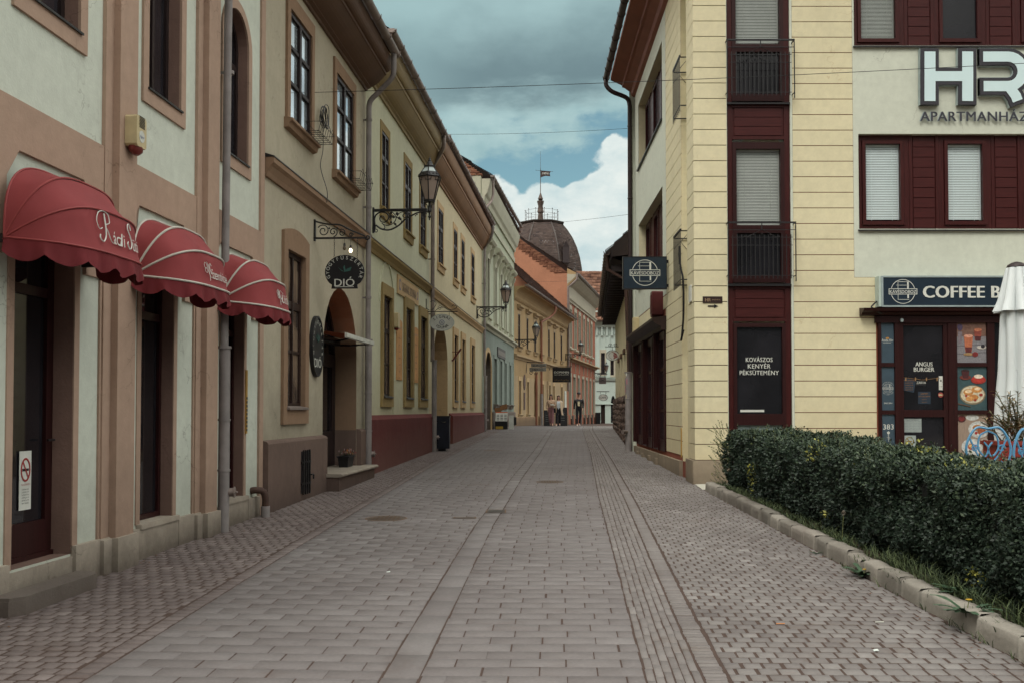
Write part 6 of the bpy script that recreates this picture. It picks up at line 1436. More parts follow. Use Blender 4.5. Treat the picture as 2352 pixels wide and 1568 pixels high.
# glazed bay, full height
def bayz(py): return g_.px(1740,py)[1]
a,b=bay[0]+.003,bay[1]-.003; w=.03
rows=[('shop',bayz(1000),bayz(738)),('panel',bayz(738),bayz(657)),('door',bayz(657),bayz(320)),('panel',bayz(320),bayz(240)),('door',bayz(240),bayz(-95))]
mb=MB(); mb.box(a,a+.10,w,w+.05,.35,ZT); mb.box(b-.10,b,w,w+.05,.35,ZT); mb.build('bay_posts',M['brownwood'],hr,g_)
a2,b2=a+.101,b-.101
for (kd,z0,z1) in rows:
    if kd=='panel':
        p=MB(); p.box(a2,b2,w+.02,w+.05,z0+.01,z1-.01,0); p.box(a2,b2,w-.01,w+.019,z1-.05,z1,1); p.box(a2,b2,w-.01,w+.019,z0,z0+.06,1)
        hh=(z1-z0-.13)/3
        for k_ in range(3): p.box(a2+.04,b2-.04,w+.0,w+.019,z0+.07+k_*hh+.006,z0+.07+(k_+1)*hh-.004,0)
        p.build('boarded_panel',[M['brownwood_h'],M['brownwood']],hr,g_)
        p=MB(); p.sweep([(w,z1+.0),(-.03,z1-.005),(-.03,z1+.02),(w,z1+.05)],a-.0,b+.0); p.build('window_sill',M['iron'],hr,g_)
    elif kd=='door':
        zm=z0+(z1-z0)*.36; o=None
        fr=MB(); t=.07; z1_=z1-.05; z0_=z0+.06
        fr.box(a2,a2+t,w-.02,w+.05,z0_,z1_); fr.box(b2-t,b2,w-.02,w+.05,z0_,z1_)
        for (p0,p1) in ((z0_,z0_+.13),(zm,zm+.14),(z1_-.12,z1_)): fr.box(a2+t,b2-t,w-.02,w+.05,p0,p1)
        o=fr.build('window',M['brownwood2'],hr,g_)
        x0,x1=a2+t,b2-t
        g=MB(); g.quad((x0,w+.03,zm+.14),(x1,w+.03,zm+.14),(x1,w+.03,z1_-.12),(x0,w+.03,z1_-.12)); blinds(g_,x0,x1,zm+.14,z1_-.12,w+.03,o,g,M['dimslat'],gap=.027)
        g=MB(); g.quad((x0,w+.03,z0_+.13),(x1,w+.03,z0_+.13),(x1,w+.03,zm),(x0,w+.03,zm)); g.build('glass_pane',M['glass_dark'],o,g_)
        # balcony railing
        r=MB(); zt_=z0+(z1-z0)*.42+ .28; zb_=z0+.06; u0,u1=a-.03,b+.05
        zt_=zb_+1.02
        r.box(u0,u1,-.17,-.14,zt_,zt_+.028); r.box(u0,u1,-.165,-.15,zt_-.12,zt_-.11)
        for zz in (zt_-.25,zt_-.39,zb_+.10): r.box(u0+.06 if zz<zt_-.2 else u0,u1-.06 if zz<zt_-.2 else u1,-.162,-.152,zz,zz+.01)
        n_=13
        for k_ in range(n_+1):
            if k_ in (1,): pass
            u=u0+.09+(u1-u0-.18)*k_/n_; r.box(u-.006,u+.006,-.164,-.150,zb_+.05,zt_-.2+(.0)) 
        for k_ in range(5): u=u0+.1+(u1-u0-.2)*(.2+.15*k_); r.lathe([(.002,-.02),(.02,0),(.002,.02)],(u,-.157,zt_-.24+.05*math.sin(math.pi*(k_)/4)),6)
        r.tube([(u0+.33,-.157,zt_-.25),((u0+u1)/2,-.157,zt_-.11),(u1-.33,-.157,zt_-.25)],.006,4)
        r.box((u0+u1)/2-.008,(u0+u1)/2+.008,-.165,-.15,zt_-.12,zt_)
        for u in (u0,u1-.016): r.box(u,u+.016,-.17,-.0,zt_+.002,zt_+.02); r.box(u,u+.016,-.17,-.154,zb_,zt_); r.box(u,u+.016,-.17,-.0,zb_+.1,zb_+.11)
        r.build('railing',iron,hr,g_)
    else:
        fr=MB(); t=.06; z0_=.34
        fr.box(a2,a2+t,w-.02,w+.05,z0_,z1-.03); fr.box(b2-t,b2,w-.02,w+.05,z0_,z1-.03); fr.box(a2+t,b2-t,w-.02,w+.05,z1-.10,z1-.03); zz=bayz(965); fr.box(a2+t,b2-t,w-.02,w+.05,zz-.08,zz+.12); fr.box(a2+t,b2-t,w-.02,w+.05,z0_,z0_+.1)
        o=fr.build('window',M['brownwood2'],hr,g_); x0,x1=a2+t,b2-t; zlo=zz+.12; zhi=z1-.10
        g=MB(); g.quad((x0,w+.03,zlo),(x1,w+.03,zlo),(x1,w+.03,zhi),(x0,w+.03,zhi)); g.build('glass_pane',M['glass_dark'],o,g_)
        g=MB(); g.quad((x0,w+.03,z0_+.1),(x1,w+.03,z0_+.1),(x1,w+.03,zz-.08),(x0,w+.03,zz-.08)); g.build('frosted_pane',simple('frosted_pane',C(120,136,134),.5),o,g_)
        tx=MB(); cx=(x0+x1)/2
        for s_,py in (('KOVÁSZOS',830),('KENYÉR',845),('PÉKSÜTEMÉNY',860)):
            ww={'KOVÁSZOS':88,'KENYÉR':74,'PÉKSÜTEMÉNY':130}[s_]*.4028*.0137 if False else {'KOVÁSZOS':.47,'KENYÉR':.40,'PÉKSÜTEMÉNY':.69}[s_]
            tx.text(s_,cx,bayz(py),.11,w+.026,0,.002,width=ww,off=.012,sp=1.08)
        tx.build('window_lettering',M['white'],o,g_)
        tx=MB(); tx.box(cx-.34,cx+.08,w+.018,w+.028,zlo+.03,zlo+.07); tx.build('draught_strip',M['white'],o,g_)
# side balconies (seen edge on)
for z0,z1 in ((bayz(657)+.1,0),(bayz(240)+.1,0)):
    r=MB(); u0,u1=nb[0]+.03,nb[1]-.03; w_=-.16
    r.box(u0,u1,w_,w_+.03,z0+1.02,z0+1.05); r.box(u0,u1,w_,w_+.012,z0+.1,z0+.11)
    for k_ in range(8): u=u0+(u1-u0)*k_/7; r.box(u-.006,u+.006,w_+.004,w_+.016,z0,z0+1.02)
    for u in (u0,u1): r.box(u-.008,u+.008,w_+.02,.14,z0+1.0,z0+1.02); r.box(u-.008,u+.008,w_+.02,.14,z0+.1,z0+.12); r.tube([(u,w_+.01,z0+.8),(u,-.02,z0+.95),(u,.1,z0+.8)],.006,4)
    r.build('railing',iron,hr,f)
# window bands on the front
for (a,b,c,d),sl_ in ((wL,'slat'),(wU,'dimslat')):
    units=[]; x=a; i=0
    pw=[.82,.46]; 
    while x<b-.3:
        kd='w' if i%2==0 else 'p'; ww=(.93 if kd=='w' else .53); ww=min(ww,b-x); units.append((x+.0,x+ww-.004,kd)); x+=ww; i+=1
    for j,(x0,x1,y0,y1,w_,o,g) in enumerate(shutter_band(hr,g_,a,b,c,d,.09,units)):
        if sl_=='slat': blinds(g_,x0,x1,y0,y1,w_,o,g,M['slat'],gap=.030)
        elif j==0: blinds(g_,x0,x1,y0,y1,w_,o,g,M['dimslat'],gap=.024)
        else: g.build('glass_pane',M['glass_dark'],o,g_)
    mb=MB(); mb.sweep([(.09,c+.0),(-.05,c-.02),(-.05,c-.045),(.02,c-.03)],a-.02,b+.02); mb.build('window_sill',M['iron'],hr,g_)
# eave, gutter, roof, rear
mb=MB(); mb.sweep([(0,ZT-.15),(-.08,ZT-.1),(-.12,ZT),(-.28,ZT+.12),(-.34,ZT+.14),(-.36,ZT+.2),(-.66,ZT+.34),(-.66,ZT+.46),(0.02,ZT+.46)],-.0,f.L+.6); mb.build('eave_cornice',M['hr_soffit'],hr,f)
gutter(hr,f,-.15,f.L+.7,-.78,ZT+.44,.085,step=.75,mat=M['bpipe'])
mb=MB(); mb.sweep([(0,ZT-.15),(-.08,ZT-.1),(-.12,ZT),(-.28,ZT+.12),(-.36,ZT+.2),(-.66,ZT+.34),(-.66,ZT+.46),(0.02,ZT+.46)],-.6,g_.L); mb.build('eave_cornice',M['hr_soffit'],hr,g_)
roof_slope(hr,g_,-.6,g_.L,-.7,ZT+.5,4.7,ZT+3.6,mtile,flat=True)
mb=MB(); mb.add([(0,9.8,-.3),(g_.L,9.8,-.3),(g_.L,.0,-.3),(g_.L,.0,ZT),(g_.L,9.8,ZT),(0,9.8,ZT),(g_.L,4.9,ZT+3.6),(0,4.9,ZT+3.6)],[(0,1,4,5),(1,2,3,4),(3,4,6),(5,4,6,7)]); mb.build('rear_wall',M['hr_white'],hr,g_)
u_=.12; mb=MB(); mb.tube(cat_rom([(.0,-.78,ZT+.36),(.0,-.78,ZT+.2),(.02,-.62,ZT+.02),(.02,-.22,ZT-.16),(.03,-.14,ZT-.4)],5)+[(.03,-.14,2.6)],.062,12)
for z_ in (9.4,7.4,5.3): mb.lathe([(.065,-.02),(.075,0),(.065,.02)],(.03,-.14,z_),12)
o=mb.build('downpipe',M['bpipe'],hr,f)
lb=MB(); lb.lathe([(.095,.1),(.095,2.6),(.11,2.6),(.11,2.63),(.07,2.63)],(.03,-.2,.0),14)
for z_ in (1.2,1.9): lb.lathe([(.096,-.012),(.106,0),(.096,.012)],(.03,-.2,z_),14)
lb.build('pipe_shoe',M['zinc_dark'],o,f)
sb=MB(); 
for k_ in range(16): a_=random.uniform(-2.6,-.6); z_=random.uniform(1.5,2.55); r_=.0975; da=random.uniform(.15,.4); h_=random.uniform(.05,.14); mk=random.randrange(3); sb.add([(.03+r_*math.cos(a_+da*t),-.2+r_*math.sin(a_+da*t),z_+h_*s) for s in (0,1) for t in (0,.5,1)],[(0,1,4,3),(1,2,5,4)],mk)
sb.build('stickers',[M['white'],simple('pink_sticker',C(170,110,120)),M['cream']],o,f)
cb=MB(); cb.tube([(.1,-.26,1.0),(.2,-.36,1.0)],.05,10); cb.tube([(.2,-.36,1.0),(.21,-.38,1.0)],.068,10); cb.build('access_cap',M['zinc'],o,f)
# --- things on the corner building
def simplebox(name,label,cat,fac,u,w0,w1,z0,z1,hw,mt,group=None):
    t=MB(); t.bbox(u-hw,u+hw,w0,w1,z0,z1,c=.015); return t.build(name,mt,None,fac,label=label,cat=cat,group=group)
Yf=Y
t=thing('alarm_box','white alarm siren with red light above the dark side shop cornice','alarm box',f,Yf(22.6),-.02,3.65)
mb=MB(); mb.bbox(Yf(22.75),Yf(22.45),-.16,-.003,3.75,4.15,c=.02); mb.build('housing',M['white'],t,f); mb=MB(); mb.lathe([(.02,0),(.06,.03),(.06,.09)],(Yf(22.6),-.09,3.66),10); mb.lathe([(.06,0),(.05,.08),(.02,.1)],(Yf(22.6),-.12,4.15),10); mb.build('red_lens',simple('alarm_red',C(120,40,36)),t,f)
t=thing('alarm_box','dark red rectangular alarm box on the side wall next to the white siren','alarm box',f,Yf(21.9),-.02,3.65)
mb=MB(); mb.bbox(Yf(22.05),Yf(21.7),-.24,-.003,3.64,4.18,c=.03); mb.prism([(Yf(22.0),3.7),(Yf(21.75),3.7),(Yf(21.75),4.1),(Yf(22.0),4.1)],-.255,-.24); mb.build('housing',simple('maroon_plastic',C(84,34,34),.5),t,f)
simplebox('junction_box','cream junction box at the far end of the side wall, above the shop cornice','junction box',f,Yf(26.6),-.14,-.003,3.62,4.05,.18,M['cream'])
t=thing('wall_cable','black cable looping down the pilaster recess beside the hanging coffee sign','cable',f,nb[0],-.02,2.9)
mb=MB(); u=nb[0]+.1; mb.tube(cat_rom([(nb[0]-.1,-.02,4.75),(nb[0]-.02,-.04,4.55),(u-.05,-.02,4.3),(u+.1,-.0,4.05),(u+.12,-.0,3.4),(u+.05,-.02,3.0),(u+.15,-.05,2.92),(u+.25,-.02,3.1)],5),.02,6); mb.build('cable_loop',M['black'],t,f)
simplebox('street_name_plate','small white street name plate high on the corner pilaster side','sign',f,f.L-.32,-.055,-.036,bayz(690),bayz(651),.12,M['white'])
simplebox('marker_strip','small yellow marker strip near the base of the side wall','marker',f,nb[0]-.05,-.02,-.001,.68,1.25,.02,simple('yellow_marker',C(176,140,70)))
# hanging coffee box sign
Fk=Fac((2.33,20.9),(3.3,20.9)); t=thing('hanging_sign','dark navy box sign with a white cup logo hanging from the side wall','sign',Fk,.46,0,4.1)
s_=20.9/FPX; z1=at(1480,590.5,20.9).z; z0=at(1480,665,20.9).z
mb=MB(); mb.box(0,.925,-.06,.06,z0,z1,0); mb.box(.0,.925,-.066,-.0601,z0,z0+.015,1); mb.box(.0,.925,-.066,-.0601,z1-.015,z1,1); mb.box(.0,.015,-.066,-.0601,z0+.015,z1-.015,1); mb.box(.91,.925,-.066,-.0601,z0+.015,z1-.015,1)
for z_ in (z0+.08,z1-.1): mb.box(.925,1.0,-.03,.03,z_-.03,z_+.03,1)
mb.build('box',[M['navy'],M['black']],t,Fk)
def logo(mb,cx,cz,r,w,m=0,txt=True,th=.004,full=False):
    k=r; lw=.035*k*1.3
    mb.ring(cx,cz,r,r,lw,w-th,w,m,40,math.radians(16),math.radians(164)); mb.ring(cx,cz,r,r,lw,w-th,w,m,40,math.radians(196),math.radians(344))
    H=.24*k; Wd=1.16*k
    for (x0,x1,y0,y1) in ((-Wd,Wd,H-lw,H),(-Wd,Wd,-H,-H+lw),(-Wd,-Wd+lw,-H+lw,H-lw),(Wd-lw,Wd,-H+lw,H-lw)): mb.box(cx+x0,cx+x1,w-th,w,cz+y0,cz+y1,m)
    for (x0,x1,y0,y1) in ((-.42,.5,.78,.81),(-.55,.5,.5,.53),(-.42,-.39,.24,.78),(.34,.47,.24,.78),(-.42,-.39,-.64,-.25),(-.42,.5,-.67,-.64),(.36,.47,-.56,-.25)): mb.box(cx+x0*k,cx+x1*k,w-th,w,cz+y0*k,cz+y1*k,m)
    mb.text('KÁVÉSDOBOZ',cx,cz-.145*k,.36*k,w,m,th,width=2.14*k,off=.012)
mb=MB(); logo(mb,.4625,(z0+z1)/2,.275,-.0605); mb.build('logo',M['white'],t,Fk)
# HR direction plate
t=thing('direction_plate','small dark brown HR plate with a black arrow below it on the corner pilaster','sign',g_,X(3.5),-.04,3.3)
ua,zt_=g_.px(1613,682); ub,zb_=g_.px(1658,697); mb=MB(); mb.box(ua,ub,-.05,-.036,zb_,zt_); mb.build('plate',M['darkwood'],t,g_)
mb=MB(); mb.text('HR',ua+.09,zb_+.025,.085,-.0505,0,.002,width=.10,off=.02); mb.text('APARTMANHÁZ',ua+.235,zb_+.045,.03,-.0505,0,.002,width=.15); mb.build('lettering',simple('brass_letters',C(150,124,96)),t,g_)
_,za=g_.px(1640,704); mb=MB(); mb.box(ua+.09,ua+.21,-.045,-.036,za-.012,za+.012); mb.prism([(ua+.2,za-.035),(ua+.27,za),(ua+.2,za+.035)],-.045,-.036); mb.build('arrow',M['black'],t,g_)
# big HR letters
t=thing('lettering_sign','big pale blue HR letters with a dark outline above the word APARTMANHÁZ','sign',g_,X(9),-.06,6.6)
q9=lambda x,y: g_.px(*D(9,x,y))
def ribbon(mb,pts,hw,w0,w1,m,round_=True):
    pts=[Vector((p[0],0,p[1])) for p in pts]; L_=[];R_=[]
    for i,p in enumerate(pts):
        a=(pts[i]-pts[i-1]).normalized() if i>0 else None; b=(pts[i+1]-pts[i]).normalized() if i<len(pts)-1 else None
        d_=((a or b)+(b or a)).normalized(); n_=Vector((-d_.z,0,d_.x)); c_=max(.6,n_.dot(Vector((-(a or b).z,0,(a or b).x)))); L_.append(p+n_*hw/c_); R_.append(p-n_*hw/c_)
    for i in range(len(pts)-1): mb.prism([(L_[i].x,L_[i].z),(L_[i+1].x,L_[i+1].z),(R_[i+1].x,R_[i+1].z),(R_[i].x,R_[i].z)],w0-i*2e-5,w1,m)
    if round_: 
        for p in (pts[0],pts[-1]): pass
sc=(q9(1000,400)[0]-q9(900,400)[0])/100
def hp(x,y): return q9(x,y)
hw_=34*sc
Hs=[([(643,338),(643,647)],34),([(878,338),(878,647)],34),([(643,492),(878,492)],31)]
arc=[(1130+92*math.cos(a),462-92*math.sin(a)) for a in [math.pi/2-math.pi*i/12 for i in range(13)]]
Rs=[([(975,370)]+arc+[(978,554)],32),([(1140,562),(1160,590),(1178,615),(1190,646)],32)]
for nm,ss in (('letter_H',Hs),('letter_R',Rs)):
    mb=MB(); 
    for i,(pts,h_) in enumerate(ss):
        e=22
        P=[Vector((*p,0)) for p in pts]; d0=(P[0]-P[1]).normalized()*e; d1=(P[-1]-P[-2]).normalized()*e
        P2_=[P[0]+d0]+P[1:-1]+[P[-1]+d1] if len(P)>2 else [P[0]+d0,P[-1]+d1]
        if i==2 and nm=='letter_H': P2_=P
        ribbon(mb,[hp(p.x,p.y) for p in P2_],(h_+e)*sc,-.10-.0007*i,-.005,0)
        ribbon(mb,[hp(p.x,p.y) for p in P2_],(h_+e+4)*sc,-.075-.0007*i,-.004,2)
        ribbon(mb,[hp(*p) for p in pts],h_*sc,-.108-.0007*i,-.09,1)
    mb.build(nm,[simple('charcoal_outline',C(50,48,54),.5),simple('pale_blue_acrylic',C(206,228,230),.4,var=.02),M['silver']],t,g_)
mb=MB(); zz=q9(900,766)[1]; x0=q9(590,700)[0]; x1=q9(1262,700)[0]; capz=(q9(0,704)[1]-zz)
mb.text('APARTMANHÁZ',(x0+x1)/2,zz,capz/.73,-.055,0,.0,width=x1-x0,off=.022,sp=1.06); bk=MB(); bk.text('APARTMANHÁZ',(x0+x1)/2,zz-.004,capz/.72,-.045,0,.0,width=(x1-x0)*1.012,off=.04,sp=1.06)
bk.build('letter_backing',M['silver'],t,g_); mb.build('lettering',simple('charcoal_letters',C(60,60,68)),t,g_)
# coffee bar sign and shop front
q10=lambda x,y,w=0: g_.px(*D(10,x,y),w)
t=thing('shop_sign','long dark navy COFFEE BAR signboard with a white cup logo above the shop door','sign',g_,X(8),-.1,3.35)
x0,zt_=q10(338,183); _,zb_=q10(338,355); x1=g_.L-1.2
mb=MB(); mb.box(x0,x1,-.20,-.02,zb_,zt_,0); mb.box(x0-.03,x0-.001,-.21,-.01,zb_-.03,zt_+.03,1); mb.box(x0,x1,-.21,-.01,zt_+.001,zt_+.03,1); mb.box(x0,x1,-.21,-.01,zb_-.03,zb_-.001,1); mb.box(x0-.07,x0-.031,-.19,.0,zb_-.02,zt_+.03,2); mb.build('board',[M['navy'],M['silver'],M['w_wall']],t,g_)
cx,cz=q10(461,270); mb=MB(); logo(mb,cx,cz,(q10(537,270)[0]-q10(385,270)[0])/2,-.2005)
xa,za=q10(588,308); xb,zb2=q10(1190,308); _,zc=q10(588,230)
mb.text('COFFEE BAR',xa,za,(zc-za)/.74,-.2005,0,.006,width=(q10(1205,300)[0]-xa),off=.05,align='L',sp=1.06); mb.build('lettering',M['white'],t,g_)
a,b,c,d=dC
mb=MB(); mb.sweep([(.0,3.24),(-.10,3.25),(-.14,3.29),(-.22,3.31),(-.24,3.36),(.0,3.38)],a-.32,b+.2); mb.box(a-.06,b+.06,-.06,.02,3.12,3.238); mb.build('shop_cornice',M['brownwood2'],hr,g_)
post=[(335,352),(436,470),(770,826),(1016,1062)]
def shx(v): return q10(v,600,-.03)[0]
for (p0,p1) in [(shx(p0),shx(p1)) for p0,p1 in post]+[(shx(1062)+1.05+i_*1.3,shx(1062)+1.3+i_*1.3) for i_ in range(3)]: mb=MB(); mb.box(p0,p1,-.045,.05,.30,3.12); mb.build('shop_post',M['brownwood2'],hr,g_)
for (x0,x1) in ((352,436),(826,1016)):
    for (za,zb) in [(q10(500,yy)[1]-.035,q10(500,yy)[1]+.035) for yy in (718,1015)]+[(.30,q10(500,1306)[1]),(q10(500,432)[1],3.12)]:
        mb=MB(); mb.box(shx(x0),shx(x1),-.04,.04,za,zb); mb.build('shop_rail',M['brownwood2'],hr,g_)
mb=MB(); mb.quad((shx(1062),.03,.3),(b,.03,.3),(b,.03,3.12),(shx(1062),.03,3.12)); mb.build('shop_window_glass',M['glass_dark'],hr,g_)
# blue side panels
pan=[(q10(0,432)[1],q10(0,707)[1]),(q10(0,731)[1],q10(0,1004)[1]),(q10(0,1028)[1],.36)]
labs=['upper slate blue panel with a small script emblem left of the shop door','middle slate blue panel with the round cup logo and SINCE 2014','lower slate blue panel with the number 383 and a small flower']
for i_,(zt_,zb_) in enumerate(pan):
    t=thing('side_panel',labs[i_],'sign',g_,(shx(355)+shx(434))/2,-.02,zb_); x0,x1=shx(354),shx(434); cx=(x0+x1)/2
    mb=MB(); mb.box(x0,x1,-.015,.0,zb_,zt_); mb.build('board',M['teal_panel'],t,g_); mb=MB()
    if i_==0:
        mb.text('Sarki Fűszeres',cx,(zt_+zb_)/2-.02,.05,-.0155,0,.002,width=.19,shear=.3) if False else mb.text('Bonba Film',cx,(zt_+zb_)/2-.01,.06,-.0155,0,.002,width=.20,shear=.3)
        mb.box(cx-.08,cx+.06,-.018,-.0155,(zt_+zb_)/2-.035,(zt_+zb_)/2-.03); 
        e=MB(); e.disc(cx,(zt_+zb_)/2+.045,.03,.018,-.018,-.0155); e.build('emblem',simple('dull_gold',C(170,124,60)),t,g_)
    elif i_==1:
        z=q10(0,865)[1]; logo(mb,cx,z,.082,-.0155,th=.002); arctext(mb,'COFFEE & DELI',cx,z,.102,.102,.024,-.0155,0,math.radians(150),math.radians(30)); arctext(mb,'TAKE AWAY BAR',cx,z,.118,.118,.022,-.0155,0,math.radians(215),math.radians(325))
        mb.text('SINCE 2014',cx,q10(0,962)[1],.035,-.0155,0,.002,width=.145,off=.02)
    else:
        mb.text('383',cx,q10(0,1122)[1],.13,-.0155,0,.002,width=.185); z=q10(0,1143)[1]
        for k_ in range(5): a_=math.pi/2+k_*1.2566; mb.disc(cx+.016*math.cos(a_),z+.016*math.sin(a_),.011,.011,-.018,-.0155,0,8)
        mb.box(cx-.002,cx+.002,-.0175,-.0155,z-.16,z-.02); mb.text('the',cx,z-.06,.022,-.0155,0,.001); mb.text('happy',cx,z-.085,.022,-.0155,0,.001); mb.text('water',cx,z-.11,.022,-.0155,0,.001)
    mb.build('lettering',M['white'],t,g_)
# door
x0,x1=shx(470),shx(770); xi0,xi1=shx(492),shx(742)
zg1,zg0=q10(0,474)[1],q10(0,1000)[1]; zh1=q10(0,1045)[1]
mb=MB(); mb.box(x0,xi0,-.03,.04,.32,3.12); mb.box(xi1,x1,-.03,.04,.32,3.12); mb.box(xi0,xi1,-.03,.04,zg1,3.12); mb.box(xi0,xi1,-.03,.04,zh1,zg0); mb.box(xi0,xi1,-.03,.04,.32,.44)
dr=mb.build('door',M['brownwood2'],hr,g_)
mb=MB(); mb.quad((xi0,.0,zg0),(xi1,.0,zg0),(xi1,.0,zg1),(xi0,.0,zg1)); mb.quad((xi0,.0,.44),(xi1,.0,.44),(xi1,.0,zh1),(xi0,.0,zh1)); mb.build('glass_pane',M['glass_dark'],dr,g_)
mb=MB(); cx=q10(612,0)[0]; mb.text('ANGUS',cx,q10(0,727)[1],.105,-.003,0,.002,width=.30,off=.018); mb.text('BURGER',cx,q10(0,760)[1],.105,-.003,0,.002,width=.36,off=.018); mb.build('window_lettering',M['white'],dr,g_)
def card(x0,y0,x1,y1,mt,lines=(),lm=None,name='notice',rot=0,emb=None):
    ua,za=q10(x0,y0); ub,zb=q10(x1,y1); mb=MB(); cx,cz=(ua+ub)/2,(za+zb)/2; c_,s_=math.cos(rot),math.sin(rot)
    R=lambda u,z:(cx+(u-cx)*c_-(z-cz)*s_,cz+(u-cx)*s_+(z-cz)*c_)
    mb.prism([R(ua,zb),R(ub,zb),R(ub,za),R(ua,za)],-.006,-.002,0); H=za-zb
    for i,(tx,sz) in enumerate(lines): mb.text(tx,cx,za-H*(i+1)/(len(lines)+.6),sz,-.0065,1,.001,width=min(.92*(ub-ua),.62*sz*len(tx)))
    if emb: emb(mb,cx,cz,ub-ua,H)
    mb.build(name,[mt,lm or M['black']],dr,g_)
nvy=simple('navy_card',C(34,48,62)); gold=simple('gold_print',C(150,104,56)); paper=simple('paper',C(150,160,158)); 
card(488,805,565,885,nvy,[('NYITVATARTÁS',.03)]+[('hétfő 8-18',.022)]*4,gold,rot=-.2); card(570,815,635,850,M['black'],[('ZÁRVA',.06)],M['white'],rot=.0)
card(583,886,662,963,nvy,[('ÜNNEPI',.035),('NYITVATARTÁS',.03),('péntek',.022),('szombat',.022)],gold)
card(713,788,738,876,M['white'],[('i',.05),('wifi',.02)],M['black']); card(486,1055,605,1140,paper,[('Tisztelt Vendégeink',.02)]+[('tájékoztatjuk önöket az étlapról és az árakról',.014)]*7,simple('grey_print',C(80,84,84)))
def ns(mb,cx,cz,w_,h_): mb.ring(cx,cz+.01,.075,.075,.011,-.009,-.0065,1); mb.box(cx-.045,cx+.045,-.0095,-.0065,cz+.003,cz+.018,1); mb.prism([(cx-.05,cz+.055),(cx-.04,cz+.065),(cx+.05,cz-.035),(cx+.04,cz-.045)],-.0105,-.0096,1)
card(488,1160,570,1240,paper,(),simple('ochre_ring',C(130,112,60)),emb=ns)
mb=MB(); mb.disc(q10(714,0)[0],q10(0,906)[1],.045,.045,-.006,-.002,0); mb.disc(q10(714,0)[0],q10(0,906)[1],.038,.012,-.008,-.0065,1); mb.build('round_sticker',[simple('dull_red_sticker',C(150,70,64)),M['cream']],dr,g_)
mb=MB(); mb.tube([(q10(488,800)[0],-.012,q10(0,797)[1]),(q10(600,0)[0],-.012,q10(0,812)[1]),(q10(712,0)[0],-.012,q10(0,800)[1])],.003,4)
for x_ in (505,565,634,701): u_,z_=q10(x_,808); mb.box(u_-.008,u_+.008,-.02,-.008,z_-.03,z_+.03)
mb.build('peg_line',simple('peg_wood',C(150,116,80)),dr,g_)
# picture posters of drinks and food (plain flat arrangements)
def poster(y0,y1,bgm,items,label,name='poster'):
    x0,x1=shx(828),shx(1014); zt_=q10(0,y0)[1]; zb_=q10(0,y1)[1]; t=thing('picture_panel',label,'poster',g_,(x0+x1)/2,-.02,zb_,'food and drink picture panels by the shop door'); mb=MB(); mb.box(x0,x1,-.012,.0,zb_,zt_,0); mats=[bgm]; ws=-.0125
    mb.build('board',bgm,t,g_); W_,H_=x1-x0,zt_-zb_; groups={}
    for i,(kind,u,v_,a_,b_,col) in enumerate(items):
        m_=groups.setdefault(col,MB()); cu,cz=x0+W_*u,zb_+H_*v_; w0=-.0126-.0006*(i+1)
        if kind=='d': m_.disc(cu,cz,W_*a_,W_*b_,w0,-.0121,0,24)
        elif kind=='r': m_.box(cu-W_*a_,cu+W_*a_,w0,-.0121,cz-W_*b_,cz+W_*b_)
        elif kind=='g': m_.prism([(cu-W_*a_*.7,cz-W_*b_),(cu+W_*a_*.7,cz-W_*b_),(cu+W_*a_,cz+W_*b_),(cu-W_*a_,cz+W_*b_)],w0,-.0121)
        elif kind=='l': m_.prism([(cu-W_*a_,cz-W_*b_),(cu-W_*a_,cz-W_*b_+.008),(cu+W_*a_,cz+W_*b_+.008),(cu+W_*a_,cz+W_*b_)],w0,-.0121)
    for col,m_ in groups.items(): m_.build('printed_shape',simple('print_%d_%d_%d'%col,C(*col),.5,0,.3,25),t,g_)
wood=woodm('printed_table_boards',C(128,126,130),.6,(40,40,40)); tealp=simple('printed_teal_table',C(54,78,82),.6,0,.15,12); oldw=woodm('printed_old_boards',C(150,132,118),.6,(60,60,3))
plate=(186,188,184); white=(200,200,196)
poster(436,707,wood,[('r',.5,.80,.5,.28,(118,88,76)),('r',.5,.965,.5,.06,(92,84,70)),('l',.5,.40,.5,.03,(84,82,88)),('l',.5,.22,.5,.03,(84,82,88)),('g',.12,.58,.075,.20,(120,110,116)),('d',.12,.82,.09,.12,(78,66,92)),('g',.40,.44,.15,.26,(176,104,74)),('g',.40,.30,.12,.09,(96,44,44)),('d',.40,.62,.15,.05,(206,150,128)),('g',.72,.64,.13,.18,(140,70,58)),('g',.72,.56,.11,.07,(80,38,40)),('d',.72,.76,.13,.05,(190,120,90)),('d',.40,.20,.17,.05,(150,120,84)),('d',.62,.20,.10,.08,(120,44,44)),('d',.84,.36,.16,.06,(190,184,176)),('d',.88,.38,.07,.06,(40,36,44))],'top picture panel with two iced red drinks on grey boards')
poster(731,1004,tealp,[('d',.52,.36,.44,.33,(120,108,86)),('d',.52,.37,.40,.29,(196,186,160)),('d',.38,.42,.17,.11,(186,130,72)),('d',.38,.44,.12,.06,(222,196,160)),('d',.66,.48,.18,.10,(190,134,76)),('d',.68,.50,.10,.05,(224,200,166)),('d',.55,.30,.16,.10,(178,120,66)),('d',.42,.27,.14,.08,(196,142,86)),('d',.80,.36,.06,.05,(150,56,44)),('d',.60,.24,.04,.04,(160,60,44)),('d',.30,.34,.04,.04,(160,60,44)),('d',.72,.70,.25,.13,(150,48,42)),('d',.72,.73,.20,.13,(170,56,46)),('d',.72,.78,.15,.07,(216,200,180)),('d',.28,.76,.19,.08,(110,52,44)),('g',.28,.82,.13,.12,(70,34,36)),('d',.28,.91,.13,.04,(50,28,30)),('l',.22,.12,.22,-.05,(120,76,48))],'middle picture panel with pastries on a plate and two red cups')
